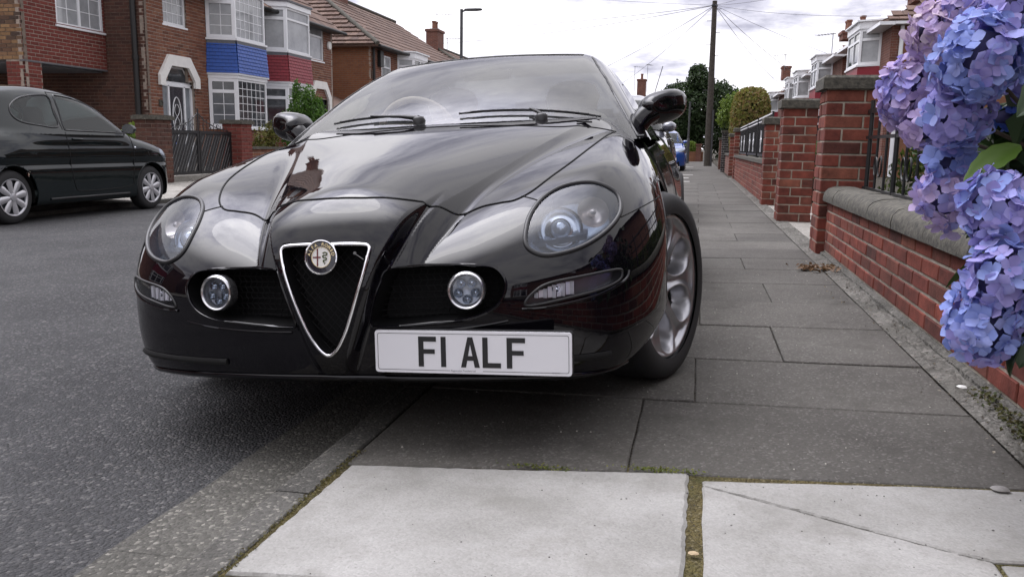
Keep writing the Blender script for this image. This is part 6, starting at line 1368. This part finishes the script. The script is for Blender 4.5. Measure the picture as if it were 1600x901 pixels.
hedge('privet_hedge', 'dense green privet hedge behind the iron railing', 'hedge', 1.36, 2.35, 2.3, 5.9, .05, .92, 14000, .052, leaf_privet, 10)
hedge('privet_hedge', 'leafy privet hedge with yellow green top right behind the largest gate pillar', 'hedge', 1.30, 4.2, 6.05, 6.75, .05, 1.0, 12000, .055, leaf_privet, 31)
hedge('privet_hedge', 'green garden hedge behind the iron panels', 'hedge', 1.5, 2.2, 13.0, 22.0, .05, .95, 6000, .07, leaf_mid, 13)
# red flowers behind the iron panels
rf = thing('flower_bush', 'red flowering bush showing past the iron panels', 'bush', (1.45, 13.2, 0)); p, d = blob_points([(0, 0, .82, .26, .3, .26), (.25, .6, .8, .25, .3, .22)], 500, 20); leaves(p, d, .06, leaf_mid, 'foliage', rf, seed=2); p, d = blob_points([(-.02, -.02, .84, .27, .3, .27)], 170, 22, .9); leaves(p, d, .075, leaf_material('petal_red', [(.42, .02, .04), (.55, .04, .08), (.5, .12, .16)]), 'flower_heads', rf, .9, seed=5)
# ------------------------------------------------------------------ front garden across the street
def garden_pier(label, y0, mat, mort, n=15, dark_brick=False):
    p = thing('garden_pier', label, 'pier', (-10.05, y0, .03), 0, None); q = MB(); q.box(.012, .438, .012, .438, 0, n * .0765); q.build('mortar', mort, p)
    for u, nn, o in (((0, 1, 0), (1, 0, 0), (.45, 0, 0)), ((1, 0, 0), (0, -1, 0), (0, 0, 0)), ((-1, 0, 0), (0, 1, 0), (.45, .45, 0)), ((0, -1, 0), (-1, 0, 0), (0, .45, 0))):
        for r, b_ in enumerate(courses(.45, n * .0765, (), .226, .0765, .010, shift=0)):
            x0, x1, z0, z1 = b_; rotm = Matrix((Vector(u), -Vector(nn), Vector((0, 0, 1)))).transposed().to_4x4()
            ob = bpy.data.objects.new('brick', brick_mesh(x1 - x0 - .0005, z1 - z0, .03, mat, r % 3)); C.objects.link(ob); ob.parent = p; ob.matrix_local = Matrix.Translation(Vector(o) + Vector(u) * x0 + Vector((0, 0, z0)) - Vector(nn) * random.uniform(-.002, .002)) @ rotm
    z = n * .0765; b = MB(); b.box(-.045, .495, -.045, .495, z + .002, z + .07); b.box(-.02, .47, -.02, .47, z + .07, z + .088); b.build('capstone', stone_cap, p); return p
random.seed(31)
garden_pier('dark brick pier left of the black garden gate', 13.62, brick_dark, mortar_dark); garden_pier('red brick pier right of the black garden gate', 16.52, brick_garage, mortar_dark)  # left pier has darker brick than the right one
gt = thing('garden_gate', 'black double garden gate of slanting boards with iron scrolls on top', 'gate', (-9.84, 14.09, .15)); W_ = 2.41
for k in range(2):
    y0 = W_ * .5 * k + .015; y1 = W_ * .5 * (k + 1) - .015; b = MB()
    for a, c, z0, z1 in ((y0, y1, 0, .06), (y0, y1, .80, .86), (y0, y0 + .05, .06, .80), (y1 - .05, y1, .06, .80)): b.box(-.02, .02, a, c, z0, z1)
    b.build('gate_frame', iron, gt); n = 11
    for i in range(-5, n + 2):
        gp = (.034 if i % 3 == 0 else .010); w = (y1 - y0 - .1) / n; a = y0 + .05 + w * i; sl = .42
        def clip(p):
            out = []
            for lim, sg in ((y0 + .05, 1), (y1 - .05, -1)):
                out = []; m = len(p)
                for j in range(m):
                    A_, B_ = p[j], p[(j + 1) % m]; ia, ib = sg * (A_[0] - lim) >= 0, sg * (B_[0] - lim) >= 0
                    if ia: out.append(A_)
                    if ia != ib: t = (lim - A_[0]) / (B_[0] - A_[0]); out.append((lim, A_[1] + t * (B_[1] - A_[1])))
                p = out
                if len(p) < 3: return []
            return p
        q = clip([(a + .006, .06), (a + w - .006 - gp, .06), (a + w + sl - .006 - gp, .80), (a + sl + .006, .80)])
        if len(q) >= 3: b = MB(); b.prism([(-.008, y, z) for y, z in q], (.014, 0, 0)); b.build('board', iron, gt)
b = MB()
for k in range(2):
    s = 1 if k == 0 else -1; yb = 0 if k == 0 else W_
    b.tube([(0, W_ * .5 - s * .02, 1.20), (0, W_ * .5 - s * .25, 1.05), (0, yb + s * .55, .93), (0, yb + s * .1, .87)], .011, 6)
    for j in range(9): t = j / 8; y = W_ * .5 - s * (.06 + 1.0 * t); b.tube([(0, y, .85), (0, y, 1.20 - .28 * t ** .7)], .007, 5)
    for j in range(3): yc = W_ * .5 - s * (.2 + .25 * j); b.tube([(0, yc + .06 * math.cos(a) * (1 - a / 9), .95 + .05 * math.sin(a)) for a in np.linspace(0, 6, 14)], .006, 5)
b.build('scroll_top', iron, gt, smooth=50); b = MB(); b.tube([(0, W_ / 2, 0), (0, W_ / 2, 1.3)], .018, 8); b.build('latch_post', iron, gt)
b = MB(); b.box(-10.0, -9.72, 14.12, 16.48, .030, .13); b.build('gate_step', drive_mat, gt).matrix_parent_inverse = Matrix.Translation((9.84, -14.09, -.15))
lw = thing('garden_wall', 'low dark brick front wall running on from the red gate pier', 'wall', (0, 0, 0)); brick_wall(lw, (-9.70, 17.0, .03), (0, 1, 0), (1, 0, 0), 10.2, 8 * .0765, brick_house, mortar_dark); b = MB(); b.box(-9.86, -9.66, 17.0, 27.2, .645, .70); b.build('coping_stone', stone_cap, lw)
lw = thing('garden_wall', 'low front wall before the hip roofed house', 'wall', (0, 0, 0)); b = MB(); b.box(-9.86, -9.70, 30.5, 58, .03, .65); b.build('wall', brick_flat, lw); b = MB(); b.box(-9.9, -9.66, 30.5, 58, .652, .70); b.build('coping_stone', stone_cap, lw)
tree('conifer', 'bright green bushy conifer in front of the maroon bay window', 'conifer', (-10.0, 20.3, 0), .9, [(0, 0, .95, .60, .55, .65), (-.05, 0, 1.65, .36, .36, .50), (.10, .12, 1.95, .20, .20, .36), (.28, .1, 1.35, .34, .34, .5), (-.3, -.1, 1.2, .33, .33, .5), (.42, .2, 1.05, .25, .3, .45), (-.12, -.1, 2.1, .13, .13, .28), (.3, .25, 1.72, .16, .16, .3)], 9000, .075, leaf_conifer, 17, .07, shell=.45)
tree('golden_shrub', 'yellow green leafy shrub beside the red gate pier', 'shrub', (-9.95, 18.25, 0), .5, [(0, 0, .85, .30, .30, .36), (.12, .1, 1.05, .2, .2, .26), (-.1, -.1, .6, .3, .3, .3)], 1100, .085, leaf_gold, 18, .03, shell=.4)
tree('leafy_plant', 'small light leafed plant behind the dark pier', 'plant', (-11.3, 15.3, 0), .5, [(0, 0, .95, .25, .3, .22), (-.3, -.2, .85, .25, .25, .2)], 420, .10, leaf_lime, 19, .02, shell=.3)
# ------------------------------------------------------------------ poles, lamps, wires
def lamp_post(label, x, y, h, arm):
    t = thing('street_lamp', label, 'street lamp', (x, y, 0)); b = MB(); b.tube([(0, 0, -.05), (0, 0, 1.3), (0, 0, 1.32), (0, 0, h)], [.085, .085, .055, .05], 12); b.build('post', pmat('lamp_grey', (.05, .052, .055), rough=.5) if 'lamp_grey' not in MATS else MATS['lamp_grey'], t, smooth=40)
    if arm:
        b = MB(); b.tube([(0, 0, h - .08), (.14, 0, h - .03)], .03, 8); hd = b.build('arm', MATS['lamp_grey'], t, smooth=50)
        b = MB(); pr = [(.10, .035, .04), (.22, .085, .05), (.50, .10, .052), (.66, .07, .04), (.70, .03, .02)]; n = 12; vs = [(x_, w * math.cos(2 * math.pi * k / n), h - .02 + th * math.sin(2 * math.pi * k / n)) for x_, w, th in pr for k in range(n)]
        b.add(vs, [(i * n + k, i * n + (k + 1) % n, (i + 1) * n + (k + 1) % n, (i + 1) * n + k) for i in range(len(pr) - 1) for k in range(n)] + [tuple(range(n)), tuple((len(pr) - 1) * n + k for k in range(n))]); l = b.build('lantern', MATS['lamp_grey'], t, smooth=50)
    return t
lamp_post('grey street lamp with short arm rising above the coupe roof', -7.85, 27.6, 5.22, True)
lamp_post('slim grey lamp post far up the street before the dark tree', -.52, 47, 3.3, False)
lamp_post('slim grey post by the far house wall', -1.55, 50, 2.6, False)
pl = thing('telegraph_pole', 'tall dark wooden telegraph pole on the pavement with wires fanning from its top', 'pole', (.47, 39.4, 0)); b = MB(); b.tube([(0, 0, -.1), (-.02, 0, 2.5), (-.06, 0, 7.25)], [.165, .150, .105], 14); b.build('shaft', pmat('pole_wood', (.052, .044, .036), rough=.9, noise=.35, nscale=9, bump=.6, bscale=30), pl, smooth=50)
b = MB(); b.tube([(.15, -.10, 0), (.13, -.10, 2.55)], .045, 8); b.build('cable_guard', lamp_chrome if False else MATS['lamp_grey'], pl, smooth=50)
for k in range(9): z = 2.9 + .5 * k; b = MB(); b.tube([((-1) ** k * .10 - .06, 0, z), ((-1) ** k * .30 - .06, 0, z)], .012, 5); b.build('step', iron, pl)
b = MB(); b.lathe([(.10, 7.0), (.14, 7.02), (.14, 7.09), (.10, 7.1)], 14, Matrix.Translation((-.058, 0, 0))); b.build('wire_ring', iron, pl)
WT = Vector((.41, 39.4, 7.06)); wire_mat = pmat('wire', (.10, .10, .11), rough=.6)
ends = [((-16.2, 50.0, 7.7), 'wire from the pole to the far twin pot chimney'), ((-16.2, 51.5, 7.0), 'lower wire from the pole to the far chimney stack'), ((-16.2, 36.6, 8.3), 'wire from the pole over the hip roofed house'), ((-12, 70, 5.6), 'wire from the pole to a roof end far left'), ((-9, 76, 5.2), 'wire from the pole towards the closing house'), ((5.7, 40.0, 4.9), 'wire from the pole to the second house on the right'), ((5.7, 52, 4.9), 'wire from the pole to the third pair of houses'), ((6.0, 66, 5.4), 'wire from the pole to the farthest right house'), ((5.4, 29.0, 5.0), 'wire from the pole to the white bay house'), ((5.6, 16.0, 5.6), 'upper wire passing right over the gate pillars'), ((5.6, 19.0, 5.0), 'lower wire passing right over the gate pillars')]
for e, lab in ends:
    e = Vector(e); b = MB(); n = 18; sag = .012 * (e - WT).length; b.tube([WT.lerp(e, k / n) - Vector((0, 0, sag * 4 * (k / n) * (1 - k / n))) for k in range(n + 1)], .0075 if e.y < 45 else .011, 5); b.build('overhead_wire', wire_mat, None, label=lab, cat='wire')
# ------------------------------------------------------------------ hydrangea hanging over the wall
def petal_material(name, ca, cb, cc):
    m, nt, b = nodes_of(name); N = nt.nodes.new; L = nt.links.new; ge = N('ShaderNodeNewGeometry'); oi = N('ShaderNodeObjectInfo'); ad = N('ShaderNodeMath'); ad.operation = 'ADD'; fr = N('ShaderNodeMath'); fr.operation = 'FRACT'
    L(ge.outputs['Random Per Island'], ad.inputs[0]); L(oi.outputs['Random'], ad.inputs[1]); L(ad.outputs[0], fr.inputs[0])
    r = N('ShaderNodeValToRGB'); r.color_ramp.elements.new(.5)
    for k, c in enumerate((ca, cb, cc)): r.color_ramp.elements[k].position = k / 2; r.color_ramp.elements[k].color = (*c, 1)
    L(fr.outputs[0], r.inputs[0])
    n = N('ShaderNodeTexNoise'); n.inputs['Scale'].default_value = 26; n.inputs['Detail'].default_value = 4; L(ge.outputs['Position'], n.inputs['Vector'])
    mr = N('ShaderNodeMapRange'); mr.inputs[1].default_value = .3; mr.inputs[2].default_value = .7; mr.inputs[3].default_value = .82; mr.inputs[4].default_value = 1.15; L(n.outputs['Fac'], mr.inputs[0])
    mx = N('ShaderNodeMix'); mx.data_type = 'RGBA'; mx.blend_type = 'MULTIPLY'; mx.inputs[0].default_value = 1; L(r.outputs[0], mx.inputs[6]); L(mr.outputs[0], mx.inputs[7])
    L(mx.outputs[2], b.inputs['Base Color']); b.inputs['Roughness'].default_value = .6; b.inputs['Specular IOR Level'].default_value = .25
    t = N('ShaderNodeBsdfTranslucent'); L(mx.outputs[2], t.inputs[0]); ms = N('ShaderNodeMixShader'); ms.inputs[0].default_value = .28; L(b.outputs[0], ms.inputs[1]); L(t.outputs[0], ms.inputs[2]); L(ms.outputs[0], nt.nodes['Material Output'].inputs[0]); return m
PET = {'blue': petal_material('petal_blue', (.20, .26, .60), (.28, .35, .70), (.36, .40, .74)), 'violet': petal_material('petal_violet', (.28, .26, .60), (.38, .34, .66), (.33, .36, .72)), 'lilac': petal_material('petal_lilac', (.42, .33, .58), (.54, .42, .64), (.46, .40, .68)), 'pink': petal_material('petal_pink', (.60, .48, .62), (.52, .40, .60), (.70, .60, .62)), 'deep': petal_material('petal_deep_blue', (.04, .09, .38), (.06, .13, .48), (.09, .13, .44))}
eye_mat = pmat('floret_eye', (.16, .17, .45), rough=.6)
def floret_geo(seed, s=.0245):
    """four cupped, pointed, overlapping petals and a small eye; faces +z"""
    r = random.Random(seed); V, F = [], []; n0 = 0
    for k in range(4):
        a = math.pi / 2 * k + r.uniform(-.15, .15); tl = r.uniform(.9, 1.12) * s; wd = tl * r.uniform(.92, 1.10); cup = r.uniform(-.05, .50); ca, sa = math.cos(a), math.sin(a); zl = .0012 * (k % 2)
        rows = [(.06, .10, .0), (.34, .40, .06), (.68, .50, .10), (.90, .27, .05), (1.06, .0, -.06)]
        o = len(V)
        for t, hw, zz in rows:
            for c in (-1, 0, 1):
                x, y = t * tl, c * hw * wd; z = (zz + cup * t * t - .10 * abs(c) * t * (1 if cup < .1 else -.8)) * tl + r.uniform(-.03, .03) * tl * t + zl; V.append((x * ca - y * sa, x * sa + y * ca, z))
        for i in range(4):
            for c in (0, 1): F.append((o + i * 3 + c, o + (i + 1) * 3 + c, o + (i + 1) * 3 + c + 1, o + i * 3 + c + 1))
    o = len(V)
    for k in range(5): V.append((.0022 * math.cos(k * 1.2566), .0022 * math.sin(k * 1.2566), .0012))
    V.append((0, 0, .0036)); F += [(o + k, o + (k + 1) % 5, o + 5) for k in range(5)]
    return V, F
GEO = [floret_geo(100 + k) for k in range(6)]; _fm = {}
def floret_mesh(k, mat):
    key = (k, mat.name)
    if key not in _fm: b = MB(); b.add(*GEO[k]); _fm[key] = b.mesh('floret', mat, smooth=80)
    return _fm[key]
hyd = thing('hydrangea_bush', 'blue and lilac mophead hydrangea hanging over the low brick wall at the right edge', 'bush', (1.25, 2.1, .05)); HB = Vector((1.25, 2.1, .05))
core_mat = pmat('head_core', (.035, .032, .085), rough=.9)  # dark core puts the shade between florets into its colour
HEADS = [((.566, 2.25, 1.105), .078, 'pink', 30), ((.520, 2.30, .962), .079, 'lilac', 38), ((.562, 1.95, 1.012), .080, 'blue', 44), ((.550, 2.02, .905), .066, 'violet', 36), ((.570, 2.10, .800), .046, 'blue', 18), ((.568, 2.10, .722), .058, 'lilac', 24), ((.600, 1.85, .706), .072, 'violet', 36), ((.606, 1.80, .572), .064, 'violet', 32), ((.588, 1.82, .478), .068, 'blue', 34), ((.640, 2.00, 1.106), .060, 'violet', 0), ((.605, 2.20, 1.150), .058, 'lilac', 0), ((.689, 2.16, .900), .026, 'deep', 8), ((.715, 2.10, 1.010), .066, 'violet', 0), ((.536, 2.24, .880), .042, 'lilac', 0), ((.640, 2.3, 1.22), .075, 'pink', 0)]
r_ = random.Random(9)
for hc, hr, colr, npart in HEADS:
    c = Vector(hc); hr = hr * .94; sq = Vector((r_.uniform(.9, 1.05), r_.uniform(.9, 1.05), r_.uniform(.95, 1.22))); N_ = int(4 * math.pi * hr * hr / (.0215 ** 2 * 1.65)); mat = PET[colr]; alt = PET[{'blue': 'violet', 'violet': 'blue', 'lilac': 'violet', 'pink': 'lilac', 'deep': 'deep'}[colr]]
    core = MB(); core.lathe([(0, -hr * .8), (hr * .5, -hr * .62), (hr * .78, -hr * .2), (hr * .78, hr * .2), (hr * .5, hr * .62), (0, hr * .8)], 16, Matrix.Translation(c - HB))
    rest = MB(); items = []
    lumps = [(Vector((r_.gauss(0, 1), r_.gauss(0, 1), r_.gauss(0, 1))).normalized(), r_.uniform(.08, .30)) for _ in range(6)]
    for i in range(N_):
        z = 1 - 2 * (i + .5) / N_; a = i * 2.39996 + r_.uniform(-.25, .25); s = math.sqrt(max(0, 1 - z * z)); d = Vector((s * math.cos(a), s * math.sin(a), z))
        k_ = 1 + sum(w * max(0, d.dot(v)) ** 4 for v, w in lumps) + r_.uniform(-.05, .05); p = c + Vector((d.x * sq.x, d.y * sq.y, d.z * sq.z)) * hr * k_ * .90
        n = (d + Vector((r_.uniform(-.42, .42), r_.uniform(-.42, .42), r_.uniform(-.42, .42)))).normalized(); q = n.to_track_quat('Z', 'Y').to_matrix().to_4x4() @ Matrix.Rotation(r_.uniform(0, 6.28), 4, 'Z') @ Matrix.Scale(r_.uniform(.85, 1.12) * (1 if colr != 'deep' else .6), 4)
        tocam = (Vector((0, 0, .82)) - p).normalized(); items.append((d.dot(tocam), Matrix.Translation(p - HB) @ q, i % 6, mat if r_.random() < .70 else alt))
    items.sort(key=lambda t: -t[0])
    hd = core.build('flower_head', core_mat, hyd, smooth=60)
    for f, M_, g, mt in items[:npart]: o = bpy.data.objects.new('floret', floret_mesh(g, mt)); C.objects.link(o); o.parent = hd; o.matrix_local = M_
    for mt in (mat, alt):
        b = MB()
        for f, M_, g, m2 in items[npart:]:
            if m2 is mt: V, F = GEO[g]; b.add([M_ @ Vector(v) for v in V], F)
        if b.v: b.build('florets', mt, hd, smooth=80, kind='stuff')
# leaves: ovate, toothed, folded along the midrib
def big_leaf(l, w, seed):
    r = random.Random(seed); n = 10; V, F = [], []; droop = r.uniform(.1, .35)
    for i in range(n + 1):
        t = i / n; hw = w * .5 * (math.sin(math.pi * t ** .8) ** .8) * (1 if 0 < i < n else 0); tooth = (1.06 if i % 2 else .95); z = -droop * l * t * t
        for c in (-1, -.5, 0, .5, 1): V.append((c * hw * tooth, t * l, z + abs(c) * hw * .30 + (.0035 if abs(c) == .5 and i % 2 else 0)))
    for i in range(n):
        for c in range(4): F.append((i * 5 + c, i * 5 + c + 1, (i + 1) * 5 + c + 1, (i + 1) * 5 + c))
    b = MB(); b.add(V, F); return b
leaf_hyd = leaf_material('hydrangea_leaf', [(.016, .034, .012), (.026, .050, .016), (.036, .066, .020)], .18, .42); leaf_lit = leaf_material('hydrangea_leaf_lit', [(.075, .15, .018), (.11, .19, .03)], .5, .4); leaf_rust = leaf_material('hydrangea_leaf_rust', [(.13, .11, .02), (.16, .085, .02)], .4, .5); leaf_red = leaf_material('hydrangea_leaf_red', [(.28, .03, .012), (.33, .06, .02)], .4, .5)  # dark leaf carries the bush's inner shade; the bright green one is lit
LM = [big_leaf(.13, .085, k).mesh('leaf', leaf_hyd, smooth=60) for k in range(4)]
def put_leaf(base, tip, mesh_or_mat, roll=0.0, width=.085, seed=1):
    base, tip = Vector(base), Vector(tip); d = tip - base
    me = mesh_or_mat if isinstance(mesh_or_mat, bpy.types.Mesh) else big_leaf(d.length, width, seed).mesh('leaf', mesh_or_mat, smooth=60)
    y = d.normalized(); up = Vector((0, 0, 1)); x = y.cross(up).normalized(); z = x.cross(y); M_ = Matrix((x, y, z)).transposed().to_4x4(); o = link('leaf', me, hyd); o.matrix_local = Matrix.Translation(base - HB) @ M_ @ Matrix.Rotation(roll, 4, 'Y'); return o
put_leaf((.642, 1.90, .838), (.528, 1.86, .772), leaf_lit, R(-28), .062, 3)['label'] = 'bright green leaf between the blue flower heads'
put_leaf((.665, 2.16, 1.150), (.528, 2.14, .985), leaf_rust, R(35), .085, 5)['label'] = 'rusty olive leaf beside the blue head'
put_leaf((.60, 2.20, 1.11), (.545, 2.17, 1.045), leaf_red, R(50), .035, 6)['label'] = 'red tinged narrow leaf'
put_leaf((.665, 1.80, .475), (.618, 1.79, .385), leaf_hyd, R(20), .085, 7); put_leaf((.70, 1.86, .52), (.65, 1.78, .41), leaf_hyd, R(-20), .09, 8)
random.seed(17)
for k in range(210):
    p = Vector((random.uniform(.66, 1.25), random.uniform(1.72, 2.75), random.uniform(.42, 1.32)))
    if p.x < .74 and (p.z < .78 or p.x < .68): continue
    d = Vector((random.uniform(-1, .15), random.uniform(-1, .3), random.uniform(-.75, .1))).normalized(); put_leaf(p, p + d * .1, LM[k % 4], random.uniform(-.7, .7))
p, d = blob_points([(1.05, 2.35, .78, .34, .50, .46), (.92, 2.15, .95, .24, .34, .30), (1.25, 1.9, .6, .3, .4, .5)], 2600, 41, .2); leaves(p - np.array(HB), d, .095, leaf_hyd, 'inner_leaves', hyd, .62, seed=6, kind='stuff')
for hc, hr, *_ in HEADS:
    c = Vector(hc) - HB; b = MB(); e = Vector((random.uniform(-.25, .05), random.uniform(-.1, .25), random.uniform(.15, .5))); m_ = c.lerp(e, .5) + Vector((.05, .03, .10)); b.tube([Vector((random.uniform(-.1, .1), random.uniform(-.1, .1), 0)), e, m_, c], [.010, .008, .006, .004], 7); b.build('stem', bark, hyd, smooth=60)
# ------------------------------------------------------------------ small stuff on the ground
weed = leaf_material('weed_leaf', [(.045, .06, .018), (.09, .10, .03), (.12, .11, .045), (.06, .045, .022)]); r2 = np.random.RandomState(4)
def scatter(name, pts, size, mat, seed, asp=.6): n = len(pts); return leaves(np.array(pts), np.tile((0, 0, 1.0), (n, 1)), size, mat, name, None, asp, seed=seed, kind='stuff')
pts = []
for yc, amt in ((2.78, 70), (2.70, 60), (2.55, 110), (2.45, 120), (2.36, 130), (2.27, 150), (2.18, 150), (2.1, 120)): pts += [(r2.normal(.930, .020), r2.normal(yc, .045), .055 + abs(r2.normal(0, .016))) for _ in range(amt)]
scatter('wall_foot_weeds', pts, .017, weed, 5)
pts = [(r2.normal(x, .04), 1.905 + .122 * (x + .84) + r2.normal(.006, .006) + (.0 if x < 0 else .0), zp(x) + .004 + abs(r2.normal(0, .004))) for x in (-.36, -.33, -.08, -.05, .0) for _ in range(70)]; scatter('joint_moss', pts, .008, leaf_material('moss', [(.07, .10, .012), (.12, .14, .02), (.16, .16, .03)]), 7)
pts = [(r2.uniform(-.853, -.838) + r2.normal(0, .004), r2.uniform(1.25, 2.0), .004 + abs(r2.normal(0, .003))) for _ in range(500)]; scatter('kerb_moss', pts, .007, leaf_material('moss_brown', [(.06, .06, .012), (.10, .085, .02), (.05, .04, .018)]), 9)
pts = [(r2.normal(.80, .07), r2.normal(5.72, .07), .056 + r2.uniform(0, .015)) for _ in range(90)]; scatter('dead_leaves', pts, .045, leaf_material('dead_leaf', [(.14, .075, .035), (.20, .12, .06), (.09, .05, .028)], .2), 11)
pts = [(r2.uniform(.74, .95), r2.uniform(2.1, 6.2), .052 + r2.uniform(0, .006)) for _ in range(160)]; scatter('wall_foot_litter', pts, .012, leaf_material('litter', [(.05, .04, .03), (.16, .13, .09), (.25, .22, .17)], .1), 12)
# grit lying on slabs and road
def grit(name, n, xr, yr, zf, size, mat, seed):
    r = np.random.RandomState(seed); b = MB()
    for _ in range(n):
        x, y = r.uniform(*xr), r.uniform(*yr); s = size * r.uniform(.5, 1.6); z = zf(x); a = r.uniform(0, 6.28); t = [(x + s * math.cos(a + k * 1.571) * r.uniform(.6, 1.2), y + s * math.sin(a + k * 1.571) * r.uniform(.6, 1.2), z) for k in range(4)]
        b.add(t + [(q[0] * .6 + x * .4, q[1] * .6 + y * .4, z + s * .6) for q in t], [(4, 5, 6, 7)] + [(k, (k + 1) % 4, 4 + (k + 1) % 4, 4 + k) for k in range(4)])
    return b.build(name, mat, kind='stuff')
grit('dark_grit', 260, (-.82, .9), (1.36, 2.6), lambda x: zp(x) + .003, .0022, pmat('grit_dark', (.06, .055, .05), rough=.9), 3); grit('pale_grit', 200, (-.82, .9), (2.05, 5.5), lambda x: zp(x) + .002, .0024, pmat('grit_pale', (.36, .34, .30), rough=.9), 4)
grit('moss_gap_grit', 60, (.022, .05), (1.3, 1.98), lambda x: .014, .004, pmat('grit_buff', (.34, .28, .20), rough=.9), 6)
def pebble(label, x, y, s, col):
    rr = random.Random(int(x * 1e4)); b = MB(); b.lathe([(0, -.3), (.7, -.25), (1, .05), (.8, .4), (.35, .6), (0, .62)], 9); vs = [(x + v[0] * s * 1.3 * rr.uniform(.85, 1.15), y + v[1] * s * rr.uniform(.85, 1.15), zp(x) + .004 + (v[2] + .3) * s * .8) for v in b.v]; b.v = vs
    return b.build('pebble', pmat('pebble_' + str(int(s * 1e4)), col, rough=.8, noise=.2, nscale=60), smooth=60, label=label, cat='pebble')
pebble('grey pebble at the back edge of the right pale slab', .728, 2.03, .016, (.22, .21, .20)); pebble('small white chip on the worn edging below the lowest flower', .895, 2.92, .014, (.75, .74, .72)); pebble('buff stone chip lodged in the mossy joint', .034, 1.58, .008, (.42, .32, .20))
